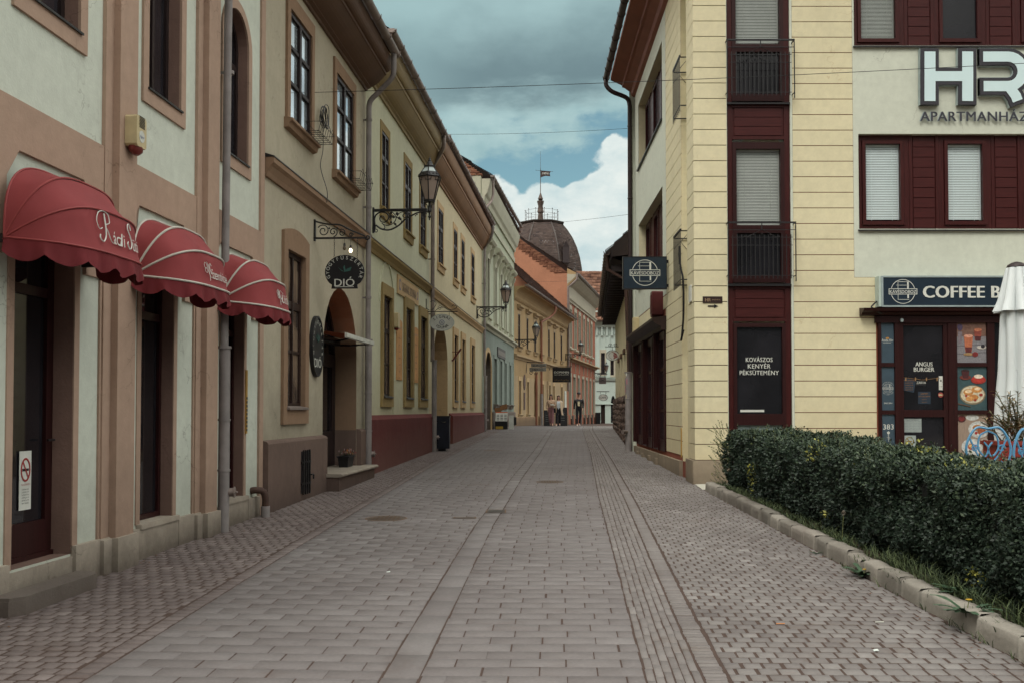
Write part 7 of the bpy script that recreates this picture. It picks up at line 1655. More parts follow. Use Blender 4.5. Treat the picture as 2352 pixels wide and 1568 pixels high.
poster(1028,1306,oldw,[('d',.5,.93,.22,.10,plate),('d',.14,.90,.14,.12,(70,36,38)),('d',.14,.90,.10,.08,(110,40,40)),('d',.72,.66,.36,.28,plate),('d',.72,.66,.27,.21,white),('d',.66,.70,.16,.10,(166,112,62)),('d',.80,.62,.14,.12,(150,84,54)),('d',.62,.58,.05,.05,(150,50,44)),('d',.48,.27,.36,.27,plate),('d',.48,.27,.27,.20,white),('d',.48,.27,.15,.11,(160,86,60)),('d',.44,.29,.07,.05,(206,170,110)),('d',.9,.36,.15,.15,(170,160,150)),('d',.9,.36,.11,.11,(90,46,40)),('l',.22,.05,.24,-.05,(70,50,44)),('d',.5,.07,.3,.05,plate)],'bottom picture panel with white plates of cakes on old boards')
# curled wall lamp bracket at the left end of the sign
t=thing('wall_lamp','small curled black wall lamp arm at the left end of the coffee bar signboard','wall lamp',g_,q10(250,370)[0],-.02,3.2)
u0,z0=q10(265,370); u1,z1=q10(322,326); mb=MB(); mb.tube(cat_rom([(u1,-.02,z1),(u0+.1,-.15,z1-.02),(u0,-.2,z0+.01),(u0+.06,-.2,z0-.03)],5),.014,6); mb.tube([(u0,-.2,z0),(u0+.2,-.15,z0-.1)],.02,6); mb.build('arm',iron,t,g_)
simplebox('motion_sensor','tiny grey sensor box above the coffee bar door frame','sensor',g_,q10(465,0)[0],-.10,-.05,q10(0,455)[1],q10(0,432)[1],.025,M['silver'])
# =================================================================== kerb, bed, covers
V=[];F=[];T=[]; y=16.35
while y>3.9:
    L=random.uniform(.42,.55); y2=y-L; g=.018; tilt=random.uniform(-.014,.014); dz=random.uniform(-.012,.012)
    def kp(yy,x,z): return (kerbR(yy)+x,yy,G(yy)+z)
    n=6; secs=[]
    for i in range(n+1):
        yy=(y-g)+(y2+g-(y-g))*i/n; j=lambda s=.004: random.uniform(-s,s)
        secs.append([(kerbR(yy)+x+j()+tilt*(i/n-.5)*2,yy,G(yy)+z+dz+j(.005)) for x,z in ((0,-.06),(.004,.07),(.006,.122),(.022,.14),(.10,.144),(.155,.138),(.16,-.06))])
    b0=len(V); 
    for s_ in secs: V+=s_
    t=min(1,max(0,random.gauss(.55,.2)))
    for i in range(n):
        for k in range(6): F.append((b0+i*7+k,b0+i*7+k+1,b0+(i+1)*7+k+1,b0+(i+1)*7+k)); T.append(t)
    for e in (0,n): q=b0+e*7; F+= [(q,q+1,q+5,q+6),(q+1,q+2,q+4,q+5),(q+2,q+3,q+4,q+4)][:2]; T+=[t*.5]*2
    y=y2
np_mesh('kerb',V,F,tintm('mossy_kerb_stone',C(112,108,100),C(160,154,144),.9,.8,35,C(70,66,48),stain=.8),T,kind='structure')
soil=plaster('bed_soil',C(62,52,42),.0,.3,bs=.9,bsc=25)
ground_grid('planting_bed',lambda y:(kerbR(y)+.15,5.0),[3.8+.5*i for i in range(26)],.085,soil)
ground_grid('terrace',lambda y:(4.95,14),[3.8+.5*i for i in range(28)],.10,M['hr_plinth'])
mb=MB(); mb.add([(3.15,16.5,G(16.5)+.004),(5.0,16.5,G(16.5)+.004),(5.0,17.5,G(17.5)+.03),(3.2,17.5,G(17.5)+.012)],[(0,1,2,3)]); mb.build('concrete_apron',plaster('pale_concrete',C(186,184,172),.1,.1,bs=.2),None,kind='structure')
def cover(x,y,rx,ry,label,kind='disc',grate=False):
    z=G(y)+.007; sl=G(y+.5)-G(y-.5); mb=MB()
    def P(a,b,h): return (x+a,y+b,z+sl*b+h)
    if kind=='disc':
        n=28
        for (r0,r1,h0,h1,m) in ((1.0,.93,.0,.004,1),(.93,.90,.004,-.001,1),(.90,.0,.0015,.0015,0)):
            vs=[P(rx*r*math.cos(2*math.pi*k/n),ry*r*math.sin(2*math.pi*k/n),h) for r,h in ((r0,h0),(r1,h1)) for k in range(n)]; mb.add(vs,[(k,(k+1)%n,n+(k+1)%n,n+k) for k in range(n)],m)
        for i in range(-4,5):
            for j in range(-4,5):
                if i*i+j*j<17: a,b=i*rx*.19,j*ry*.19; s=rx*.06; mb.add([P(a-s,b-s,.004),P(a+s,b-s,.004),P(a+s,b+s,.004),P(a-s,b+s,.004)],[(0,1,2,3)],1)
    else:
        mb.add([P(-rx,-ry,.001),P(rx,-ry,.001),P(rx,ry,.001),P(-rx,ry,.001)],[(0,1,2,3)],2 if grate else 0)
        e=.02
        for (a,b,c,d) in ((-rx-e,-rx,-ry-e,ry+e),(rx,rx+e,-ry-e,ry+e),(-rx,rx,-ry-e,-ry),(-rx,rx,ry,ry+e)): mb.add([P(a,c,.004),P(b,c,.004),P(b,d,.004),P(a,d,.004)],[(0,1,2,3)],1)
        if grate:
            n=9
            for i in range(n): a=-rx+2*rx*(i+.5)/n; mb.add([P(a-rx*.05,-ry,.004),P(a+rx*.05,-ry,.004),P(a+rx*.05,ry,.004),P(a-rx*.05,ry,.004)],[(0,1,2,3)],0)
            for f_ in (-.33,.33): mb.add([P(-rx,f_*ry-.006,.0055),P(rx,f_*ry-.006,.0055),P(rx,f_*ry+.006,.0055),P(-rx,f_*ry+.006,.0055)],[(0,1,2,3)],0)
    mb.build('drain_cover',[simple('worn_iron_cover',C(84,74,66),.6,.3,.3,20,.3,80),simple('rusty_rim',C(100,80,64),.8,.1,.3,20),M['black']],None,label=label,cat='drain cover')
cover(-1.60,12.7,.27,.27,'round rusty iron manhole cover in the left paving, nearest of the round covers'); cover(-.60,12.75,.125,.06,'small rectangular iron cover right of the nearest round manhole','rect')
cover(-.215,13.45,.115,.17,'square iron drain grate set in the smooth gutter strip','rect',True); cover(-.58,17.3,.17,.02,'thin dark slot drain across the paving beyond the nearest manhole','rect',True)
cover(.68,17.9,.25,.25,'round cover in the middle of the roadway paving'); cover(1.10,35,.13,.2,'far small drain grate on the gutter strip near the crest','rect',True); cover(-.53,27.7,.26,.26,'distant round cover near the middle of the street')
cover(3.75,17.0,.24,.2,'oval rust brown cover on the pale concrete apron beside the hedge')
# =================================================================== hedge
t=thing('hedge','long dark green privet hedge with a few yellow shoots behind the stone kerb','hedge',WORLD,4.2,10,G(10))
def hx0(y): return 3.46-.005*(16-y)
HW=.98; HH=.98
from mathutils import noise as mn
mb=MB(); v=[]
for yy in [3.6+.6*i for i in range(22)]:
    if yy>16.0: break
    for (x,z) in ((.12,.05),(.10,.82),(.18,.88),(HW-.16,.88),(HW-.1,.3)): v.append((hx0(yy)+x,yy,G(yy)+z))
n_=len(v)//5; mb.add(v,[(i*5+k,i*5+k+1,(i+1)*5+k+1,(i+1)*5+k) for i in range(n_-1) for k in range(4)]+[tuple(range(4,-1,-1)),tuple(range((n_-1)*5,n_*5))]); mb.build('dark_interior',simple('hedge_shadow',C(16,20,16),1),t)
def leaves(N_,posf,seed,size):
    r=np.random.default_rng(seed); V=np.zeros((N_,4,3),np.float32); T=np.zeros(N_,np.float32); c=0
    P,O,YT,SZ=posf(r,N_)
    a=r.normal(size=(N_,3)); a+= O*0.5; a[:,2]+=.35; a/=np.linalg.norm(a,axis=1)[:,None]           # leaf axis
    nn=O*1.2+r.normal(size=(N_,3))*.75; nn[:,2]+=.5; s=np.cross(a,nn); s/=np.linalg.norm(s,axis=1)[:,None]+1e-9; nr=np.cross(s,a)
    L=(size*SZ*(.7+.6*r.random(N_)))[:,None]; W=L*.27
    V[:,0]=P; V[:,1]=P+a*L*.5+s*W+nr*L*.08; V[:,2]=P+a*L; V[:,3]=P+a*L*.5-s*W+nr*L*.08
    F=np.arange(N_*4).reshape(N_,4); return V.reshape(-1,3),F,YT
def hedgepos(r,N_):
    P=np.zeros((N_,3));O=np.zeros((N_,3)); k=r.random(N_); y=np.where(r.random(N_)<.55, 3.8+ (r.random(N_)**1.0)*12.4, 5+5.5*r.random(N_))
    dep=np.abs(r.normal(0,.05,N_)); base=3.46-.005*(16-y); g=.0168*y
    front=k<.50; end=(k>=.50)&(k<.56); top=k>=.56
    zz=r.random(N_)
    lump=np.array([mn.noise((yy*1.7,z_*2.2,3.1)) for yy,z_ in zip(y,zz)])*.15+np.array([mn.noise((yy*5,z_*5,7.7)) for yy,z_ in zip(y,zz)])*.045
    round_=np.clip((zz-.8)/.2,0,1)**2*.10+np.clip((.25-zz)/.25,0,1)*.07
    P[front]=np.stack([base+lump*-1+dep+round_,y,g+.10+zz*(HH-.10)],1)[front]; O[front]=(-1,-.15,.1)
    xx=r.random(N_); l2=np.array([mn.noise((yy*1.6,x_*2.5,9.1)) for yy,x_ in zip(y,xx)])*.12+np.array([mn.noise((yy*5.5,x_*6,1.1)) for yy,x_ in zip(y,xx)])*.05
    P[top]=np.stack([base+.05+xx*HW,y,g+HH+l2-dep*.8-np.clip((.12-xx)/.12,0,1)**2*.08+ (r.random(N_)<.03)*r.random(N_)*.09],1)[top]; O[top]=(-.05,-.05,1)
    P[end]=np.stack([3.56+xx*HW,16.15+lump*.8-dep+0*y,.27+.10+zz*HH*.92],1)[end]; O[end]=(-.3,1,.1)
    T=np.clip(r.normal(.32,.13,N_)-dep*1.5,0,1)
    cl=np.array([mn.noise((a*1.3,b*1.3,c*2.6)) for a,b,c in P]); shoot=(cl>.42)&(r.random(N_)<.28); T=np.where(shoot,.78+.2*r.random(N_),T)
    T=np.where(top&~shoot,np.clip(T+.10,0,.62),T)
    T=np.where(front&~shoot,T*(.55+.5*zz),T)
    SZ=.62+.45*np.clip((y-4)/12,0,1)
    return P,O,T,SZ
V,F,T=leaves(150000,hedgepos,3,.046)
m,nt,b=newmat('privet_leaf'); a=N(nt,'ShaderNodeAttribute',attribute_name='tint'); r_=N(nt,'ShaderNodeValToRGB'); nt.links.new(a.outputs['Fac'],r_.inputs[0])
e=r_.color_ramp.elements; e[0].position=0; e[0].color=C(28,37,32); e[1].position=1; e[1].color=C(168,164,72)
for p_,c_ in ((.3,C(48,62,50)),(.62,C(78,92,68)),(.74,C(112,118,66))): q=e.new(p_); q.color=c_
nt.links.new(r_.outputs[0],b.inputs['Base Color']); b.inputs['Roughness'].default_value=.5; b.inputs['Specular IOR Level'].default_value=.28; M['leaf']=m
o=np_mesh('foliage',V,F,m,T); o.parent=t; o.matrix_parent_inverse=Matrix.Identity(4); 
o.location=-t.location; XF[o.name]=XF[t.name]
# light shoots at the hedge's far end and on its top
twm=simple('young_twig',C(84,88,58)); V=[];F=[];T=[]; tw=MB()
for i in range(150):
    if i<50: bx,by=3.46+random.uniform(-.12,.12),16.1+random.uniform(-.3,.25); bz=.35+random.uniform(0,.9); dr_=Vector((random.uniform(-.9,-.2),random.uniform(-.4,.2),random.uniform(.3,1.2))); L=random.uniform(.15,.34)
    else: by=random.uniform(5,16); bx=hx0(by)+random.uniform(.0,.95); bz=G(by)+HH-.05; dr_=Vector((random.uniform(-.2,.2),random.uniform(-.2,.2),1)); L=random.uniform(.08,.22)
    dr_.normalize(); p0=Vector((bx,by,bz)); tw.tube([p0,p0+dr_*L],.0018,4)
    for k in range(int(L/.013)):
        p=p0+dr_*(L*k/(L/.013)); a_=random.uniform(0,6.28); s=random.uniform(.018,.03); d=(Vector((math.cos(a_),math.sin(a_),random.uniform(.2,.9)))).normalized(); w_=d.cross(dr_).normalized()*s*.35
        b0=len(V); V+=[tuple(p),tuple(p+d*s*.6+w_),tuple(p+d*s*1.3),tuple(p+d*s*.6-w_)]; F.append((b0,b0+1,b0+2,b0+3)); T.append(random.uniform(.45,.8) if i<50 else random.uniform(.4,.72))
tw.build('twigs',twm,t,kind='stuff')
o=np_mesh('young_shoots',V,F,M['leaf'],T,kind='stuff'); o.parent=t; o.location=-t.location
# grass and weeds along the kerb
V=[];F=[];T=[]; r=np.random.default_rng(5)
for i in range(15000):
    y=4.0+12.3*r.random(); dens=mn.noise((y*1.1,0,0))*.5+.5
    if r.random()>.08+max(0,(dens-.3))*1.2: continue
    x=kerbR(y)+.16+abs(r.normal(0,.13))+.02
    if y<9.8 and r.random()<.34 and mn.noise((y*2.3,4,0))>.0: x=kerbR(y)+r.uniform(-.05,.16)
    z=G(y)+(.10 if x<kerbR(y)+.16 else .085); 
    if x<kerbR(y): z=G(y)
    h=r.uniform(.05,.17)*(1.25 if y<9 else .8)*(.5 if x<kerbR(y)+.14 else 1); a_=r.uniform(0,6.28); ln=Vector((math.cos(a_)*.5-.25,math.sin(a_)*.5,1)).normalized(); w_=Vector((-math.sin(a_),math.cos(a_),0))*r.uniform(.002,.005)
    p=Vector((x,y,z)); m1=p+ln*h*.6; tp=p+ln*h+Vector((math.cos(a_)*h*.35,math.sin(a_)*h*.35,-h*.1)); b0=len(V)
    V+=[tuple(p-w_),tuple(p+w_),tuple(m1+w_*.7),tuple(m1-w_*.7),tuple(tp)]
    F.append((b0,b0+1,b0+2,b0+3)); F.append((b0+3,b0+2,b0+4,b0+4)); T+=[r.uniform(0,1)]*2
V2=[];F2=[];T2=[]
for f_,t_ in zip(F,T):
    b0=len(V2); V2+=[V[i] for i in f_]; F2.append((b0,b0+1,b0+2,b0+3)); T2.append(t_)
    if f_[2]==f_[3]: V2[-1]=tuple(np.array(V2[-1])+[.0008,0,0])
np_mesh('grass',V2,F2,tintm('verge_grass',C(30,44,30),C(92,104,68),.7,0),T2,label='ragged strip of grass and weeds between the hedge and the stone kerb',cat='grass',kind='stuff')
# broad leaved weeds
def weed(x,y,label,n=11,L=.16,flower=None):
    z=G(y)+(.0 if x<kerbR(y) else .1); t=thing('weed',label,'weed',WORLD,x,y,z); mb=MB()
    for i in range(n):
        a_=random.uniform(0,6.28); l=L*random.uniform(.6,1.1); up=random.uniform(.2,1.1); prev=None; w=.013*l/.16
        for k in range(6):
            s=k/5; c=Vector((x+math.cos(a_)*l*s,y+math.sin(a_)*l*s,z+.01+l*up*s-l*up*.6*s*s)); ww=w*(.35+math.sin(s*math.pi*.9)*(1.3 if k%2 else .75)); sd_=Vector((-math.sin(a_),math.cos(a_),0))*ww; cur=(c-sd_,c+Vector((0,0,-.003)),c+sd_)
            if prev: mb.add([*prev,*cur],[(0,1,4,3),(1,2,5,4)])
            prev=cur
    mb.build('leaves',simple('weed_leaf_green',C(62,86,62),.6,vs=20),t)
    if flower:
        mb=MB(); mb.tube([(x,y,z),(x+.02,y,z+flower[1])],.003,4); mb.build('stalk',simple('stalk_green',C(120,126,80)),t); fl=MB()
        if flower[0]=='clock':
            for i in range(130):
                d=Vector((random.gauss(0,1),random.gauss(0,1),random.gauss(0,1))).normalized(); c=Vector((x+.02,y,z+flower[1])); e=d.cross(Vector((.3,.5,.8))).normalized()*.0015; fl.add([c-e,c+e,c+d*.024+e*2.5,c+d*.024-e*2.5],[(0,1,2,3)])
            fl.build('seed_head',simple('seed_fluff',C(176,168,156)),t)
        else:
            for i in range(16): a_=i*.39; c=Vector((x+.02,y,z+flower[1])); fl.add([c,c+Vector((math.cos(a_-.2)*.02,math.sin(a_-.2)*.012,.012)),c+Vector((math.cos(a_)*.028,math.sin(a_)*.02,.006)),c+Vector((math.cos(a_+.2)*.02,math.sin(a_+.2)*.012,.012))],[(0,1,2,3)])
            fl.build('petals',simple('dandelion_yellow',C(200,160,40)),t)
weed(3.06,6.75,'large jagged leaved weed growing out of the kerb joint in the right foreground',16,.24,('y',.10))
weed(3.30,10.0,'pale round dandelion seed head in front of the hedge',7,.13,('clock',.30))
weed(3.05,8.7,'bushy low weed spilling over the kerb onto the paving',26,.20,('y',.06)); weed(3.32,7.4,'leafy weed behind the kerb in front of the hedge',18,.22); weed(3.02,9.9,'small weed tuft at the foot of the kerb',9,.08)
# litter
for i,(x,y,lb,c_) in enumerate(((.95+.9,6.9,'orange tipped cigarette end on the right paving',C(196,130,80)),(2.55,6.95,'white cigarette end on the right paving near the kerb',C(206,206,196)),(2.25,6.2,'small white paper scrap on the right foreground paving',C(206,214,208)),(-.55-.55,8.9,'tiny white scrap on the left paving',C(206,214,208)))):
    mb=MB(); z=G(y)+.008
    if i<2: mb.tube([(x-.03,y,z+.004),(x+.03,y+.005,z+.004)],.004,6)
    else: mb.add([(x-.015,y-.012,z),(x+.018,y-.008,z+.002),(x+.014,y+.014,z+.008),(x-.016,y+.01,z+.004)],[(0,1,2,3)])
    mb.build('litter',simple('litter_%d'%i,c_),None,label=lb,cat='litter')
t=MB()
for (x0,x1,n_) in ((0,.35,420),):
    for i in range(n_):
        y=random.uniform(5,26); side=random.random()<.5
        x=(wallL(y)+.04+abs(random.gauss(0,.22))) if side else (kerbR(y)-.02-abs(random.gauss(0,.13)) if y<16 else wallR(y)-.05-abs(random.gauss(0,.2)))
        s=random.uniform(.006,.02); a_=random.uniform(0,3); z=G(y)+.012; c,d=math.cos(a_)*s,math.sin(a_)*s
        t.add([(x-c,y-d,z),(x+d*.5,y-c*.5,z+.003),(x+c,y+d,z+random.uniform(0,.01)),(x-d*.5,y+c*.5,z+.002)],[(0,1,2,3)],random.randrange(2))
t.build('fallen_leaves',[simple('dry_leaf_brown',C(96,64,46)),simple('dry_leaf_dark',C(60,44,36))],None,label='scattered dry leaf bits along the wall foot and the kerb',cat='leaf litter',kind='stuff')
# =================================================================== terrace things
zt=.33
t=thing('parasol','closed white parasol with a dark cap in front of the coffee bar sign','parasol',WORLD,7.1,14,zt)
cx,cy=7.12,14.0
mb=MB(); mb.lathe([(.028,0),(.028,3.2)],(cx,cy,zt-.05),10); mb.build('pole',M['darkwood'],t)
mb=MB(); mb.lathe([(.3,0),(.3,.06),(.05,.1),(.04,.3)],(cx,cy,zt-.05),16); mb.build('base',M['iron'],t)
def folded(prof,n=8,amp=.35,seed=0,skew=0):
    vs=[];fs=[];K=n*8
    for (r,z,f_) in prof:
        for k in range(K):
            a_=2*math.pi*k/K; w_=1+f_*(abs(math.cos(a_*n/2+seed+z*.25))**.7-.6)+.05*math.sin(a_*3+z*3); vs.append((cx+r*w_*math.cos(a_+skew*z),cy+r*w_*math.sin(a_+skew*z),z))
    for i in range(len(prof)-1):
        for k in range(K): fs.append((i*K+k,i*K+(k+1)%K,(i+1)*K+(k+1)%K,(i+1)*K+k))
    return vs,fs
Z=lambda py: at(2330,py,14).z
mb=MB(); v_,f_=folded([(.05,Z(612),0),(.13,Z(616),.15),(.17,Z(650),.35),(.22,Z(690),.5),(.27,Z(712),.55),(.275,Z(716),.6)]); mb.add(v_,f_,0,True); mb.build('upper_canopy',simple('white_canvas',C(216,222,222),.8,0,.05,2,.1,60),t)
mb=MB(); v_,f_=folded([(.16,Z(690),.3),(.20,Z(720),.45),(.21,Z(780),.5),(.22,Z(850),.45),(.25,Z(920),.5),(.27,Z(980),.6),(.25,Z(1060),.7)],seed=.4,skew=.04); mb.add(v_,f_,0,True); mb.build('canopy',simple('white_canvas',C(216,222,222),.8,0,.05,2,.1,60),t)
mb=MB(); mb.lathe([(.13,0),(.12,.03),(.07,.06),(.02,.075)],(cx,cy,Z(614)),12); mb.build('cap',M['bpipe'],t)
blu=simple('sky_blue_painted_iron',C(84,140,176),.4,0,.15,10)
def chair(x,y,rz,label,top=1.18):
    fcc=Fac((x-.22*math.cos(rz),y-.22*math.sin(rz)),(x+.22*math.cos(rz),y+.22*math.sin(rz))); z=G(y)+.1; t=thing('garden_chair',label,'chair',fcc,.22,0,z,'blue wrought iron chairs on the terrace')
    mb=MB(); c_=.22; H=z+top
    outer=[(.02,0,z+.50),(-.05,0,z+.75),(-.02,0,H-.16),(.08,0,H-.02),(c_,0,H-.03),(.36,0,H-.02),(.46,0,H-.16),(.49,0,z+.75),(.42,0,z+.50)]
    mb.tube(cat_rom(outer,5),.016,6)
    for s_ in (-1,1):
        P=lambda a,b:(c_+s_*a,0,z+b)
        mb.tube(cat_rom([P(.0,top-.06),P(.10,top-.12),P(.12,top-.28),P(.04,top-.38),P(.0,top-.28),P(.05,top-.2)],5),.012,5)
        mb.tube(cat_rom([P(.22,top-.16),P(.14,top-.34),P(.06,top-.46),P(.12,top-.56),P(.19,top-.5),P(.15,top-.44)],5),.012,5)
        mb.tube(spiral(c_+s_*.16,z+top-.28,.05,.015,0,1.3),.009,5); mb.tube(cat_rom([P(.0,top-.40),P(.05,top-.55),P(.0,.5)],4),.011,5)
    mb.build('backrest',blu,t,fcc)
    mb=MB(); mb.ring(c_,0,.01,.01,.01,0,0) if False else mb.lathe([(.20,.44),(.215,.45),(.20,.46),(.02,.462)],(c_,-.18,z),20); mb.build('seat',blu,t,fcc)
    for (u,w_) in ((.04,0),(.40,0),(.06,-.34),(.38,-.34)): mb=MB(); mb.tube(cat_rom([(u,w_,z+.46),(u+(c_-u)*.15,w_,z+.25),(u-(c_-u)*.15,w_,z)],4),.013,6); mb.build('leg',blu,t,fcc)
chair(6.02,12.6,-.1,'sky blue scrolled iron chair back nearest the hedge, left of the other',1.08); chair(6.12,11.75,.35,'sky blue scrolled iron chair at the right edge of the view',1.09)
t=thing('planter','red wooden planter with a tall thin leaved oleander beside the parasol','planter',WORLD,6.75,13.45,zt)
mb=MB(); mb.box(6.45,7.15,13.2,13.65,zt,zt+.80); mb.box(6.42,7.18,13.17,13.68,zt+.80,zt+.85); 
for k in range(5): mb.box(6.46,7.14,13.185,13.2,zt+.03+k*.155,zt+.155+k*.155)
mb.build('box',simple('red_stained_wood',C(128,44,34),.6,0,.2,8),t)
V=[];F=[];T=[]; st=MB()
for i in range(44):
    a_=random.uniform(0,6.28); tx=random.uniform(.0,.42); p0=Vector((6.58+random.uniform(0,.45),13.42+random.uniform(-.1,.1),zt+.84)); p1=p0+Vector((math.cos(a_)*tx-.12,math.sin(a_)*tx*.6-.15,random.uniform(.25,.72))); st.tube([p0,(p0+p1)/2+Vector((0,0,.05)),p1],.006,4)
    for k in range(20):
        s=.35+.65*k/20; p=p0.lerp(p1,s); b_=random.uniform(0,6.28); d=Vector((math.cos(b_),math.sin(b_),random.uniform(-.1,1.0))).normalized(); l=random.uniform(.06,.12); w_=d.cross(Vector((0,0,1))).normalized()*.0085; b0=len(V)
        V+=[tuple(p),tuple(p+d*l*.5+w_),tuple(p+d*l-Vector((0,0,l*.15))),tuple(p+d*l*.5-w_)]; F.append((b0,b0+1,b0+2,b0+3)); T.append(random.random())
st.build('stems',twm,t)
o=np_mesh('leaves',V,F,tintm('oleander_leaf',C(66,70,50),C(176,150,112),.6,0),T); o.parent=t; o.location=-t.location
t=thing('cafe_table','small round cafe table with a white patterned cloth behind the blue chairs','table',WORLD,7.0,12.4,G(12.4)+.1); z=G(12.4)+.1
mb=MB(); mb.lathe([(.36,.72),(.37,.735),(.36,.75),(.01,.752)],(7.0,12.4,z),24); mb.build('tabletop',M['white'],t); mb=MB(); mb.lathe([(.2,0),(.03,.04),(.025,.72)],(7.0,12.4,z),10); mb.build('pedestal',blu,t)
# =================================================================== overhead cables
def cable(p0,p1,sag,label,r=.0048):
    p0,p1=Vector(p0),Vector(p1); pts=[p0.lerp(p1,i/16)-Vector((0,0,sag*4*(i/16)*(1-i/16))) for i in range(17)]
    mb=MB(); mb.tube(pts,r,5); mb.build('overhead_cable',M['black'],None,label=label,cat='cable')
a0=at(714,213,15.58); a1=at(2352,140,14.2); d_=(a1-a0)
cable(a0,a0+d_*1.25,.06,'topmost thin cable running from the wire coil past the HR letters')
cable(at(1010,309,29),at(1450,295,27),.05,'thin cable across the gap between the roofs, second from the top')
cable(at(1175,519,50),at(1452,492,27),.05,'thin cable crossing just behind the dome top'); cable(at(1195,645,58),at(1396,639,45),.1,'lower thin cable in front of the orange gable'); cable(at(1350,652,85),at(1392,658,46),.05,'lowest short cable beside the orange house eave')
# =================================================================== people
def skin(verts,edges,sub=1):
    me=bpy.data.meshes.new('s'); me.from_pydata([v[:3] for v in verts],edges,[]); me.update(); o=bpy.data.objects.new('s',me); COL.objects.link(o)
    md=o.modifiers.new('k','SKIN'); md.use_smooth_shade=True
    for i,sv in enumerate(me.skin_vertices[0].data):
        r_=verts[i][3]; sv.radius=(r_,verts[i][4] if len(verts[i])>4 else r_); sv.use_root=(i==0)
    o.modifiers.new('s','SUBSURF').levels=sub
    dg=bpy.context.evaluated_depsgraph_get(); dg.update(); m2=bpy.data.meshes.new_from_object(o.evaluated_get(dg))
    r=([tuple(v.co) for v in m2.vertices],[tuple(p.vertices) for p in m2.polygons]); bpy.data.objects.remove(o); bpy.data.meshes.remove(me); bpy.data.meshes.remove(m2); return r
skinm=simple('skin',C(196,152,132),.6,vs=30)
def person(x,y,H,rot,label,J,parts,hair,female):
    z0=G(y)+.012; k=H/1.75; c,s=math.cos(rot),math.sin(rot)
    t=thing('person',label,'person',WORLD,x,y,z0)
    tr=lambda p:(x+k*(c*p[0]-s*p[1]),y+k*(s*p[0]+c*p[1]),z0+k*p[2])
    # joints (facing -y)
    ch=(0,0,1.34); pel=(0,0,.95); nk=(0,-.005,1.47); hd=(0,-.02,1.56)
    V_=[(*pel,.12,.10),(0,0,1.12,.115,.085),(*ch,.14,.09),(*nk,.052,.052),(0,-.012,1.53,.058,.06),(0,-.01,1.62,.078,.092),(0,0,1.70,.066,.08),(0,.0,1.745,.03,.035)]; E=[(0,1),(1,2),(2,3),(3,4),(4,5),(5,6),(6,7)]
    def chain(root,pts):
        i=root
        for p in pts: V_.append(p); E.append((i,len(V_)-1)); i=len(V_)-1
        return i
    for sd_ in ('L','R'):
        sg=-1 if sd_=='L' else 1; sh_,el,wr=J['arm'+sd_]
        w=chain(2,[(*sh_,.052),(*[(a+b)/2 for a,b in zip(sh_,el)],.045),(*el,.036),(*[(a+b)/2 for a,b in zip(el,wr)],.034),(*wr,.024)])
        d=(Vector(wr)-Vector(el)).normalized(); pc=Vector(wr)+d*.05; pm=chain(w,[(*pc,.032,.016)]); side=Vector((0,1,0)).cross(d).normalized()
        for q,(off,ln) in enumerate(((-.03,.062),(-.011,.078),(.009,.074),(.027,.058))): b=pc+d*.035+Vector((0,off*.9,0)); chain(pm,[(*b,.0095),(*(b+d*ln*.55+Vector((-sg*.008,0,0))),.0085),(*(b+d*ln+Vector((-sg*.022,0,0))),.007)])
        b=pc-d*.02+Vector((0,-.035,0)); chain(pm,[(*b,.011),(*(b+d*.035+Vector((0,-.018,0))),.009)])
        hp_,kn,an=J['leg'+sd_]; f_=chain(0,[(*hp_,.082),(*kn,.055),(*[(a*.6+b*.4) for a,b in zip(kn,an)],.052),(*an,.034)]); chain(f_,[(an[0],an[1]-.05,max(.03,an[2]-.045),.035),(an[0]+sg*.015,an[1]-.15,max(.025,an[2]-.06),.032)])
    v,f=skin(V_,E,1); mb=MB(); mb.add([tr(p) for p in v],f,0,True)
    for sx in (-1,1): mb.lathe([(.002,-.018),(.012,0),(.002,.018)],tr((sx*.078,.0,1.62)),6,sx=.6)
    mb.lathe([(.004,-.03),(.015,-.012),(.006,.02)],tr((0,-.105,1.615)),6); mb.build('body',skinm,t)
    ey=MB()
    for sx in (-1,1): ey.lathe([(.001,-.008),(.013,0),(.001,.008)],tr((sx*.032,-.094,1.645)),6); 
    ey.box(*[q for q in (x-.025*k,x+.025*k)],y-.112*k,y-.10*k,z0+1.565*k,z0+1.573*k); ey.build('face_features',simple('dark_features',C(60,36,34)),t)
    for (nm,mt,g) in parts:
        mb=MB()
        for item in g:
            if item[0]=='skin': v,f=skin(item[1],item[2],1); mb.add([tr(p) for p in v],f,0,True)
            elif item[0]=='shell':   # open front coat / skirt: rings (z,rx,ry,gap,cx,cy)
                rings=item[1]; n=22; vs=[]
                for (zz,rx,ry,gap,cx_,cy_) in rings:
                    for i in range(n+1): a_=-math.pi/2+gap+(2*math.pi-2*gap)*i/n; fl=1+.05*math.sin(a_*5+zz*3); vs.append(tr((cx_+rx*fl*math.cos(a_),cy_+ry*fl*math.sin(a_),zz)))
                mb.add(vs,[(j*(n+1)+i,j*(n+1)+i+1,(j+1)*(n+1)+i+1,(j+1)*(n+1)+i) for j in range(len(rings)-1) for i in range(n)],0,True)
            elif item[0]=='lathe': mb.lathe(item[1],(0,0,0),14); n_=len(item[1])*14; mb.v[-n_:]=[tr((p[0]+item[2][0],p[1]*item[3]+item[2][1],p[2]+item[2][2])) for p in mb.v[-n_:]]
            elif item[0]=='box': a=item[1]; i0=len(mb.v); mb.box(*a); mb.v[i0:]=[tr(p) for p in mb.v[i0:]]
        mb.build(nm,mt,t)
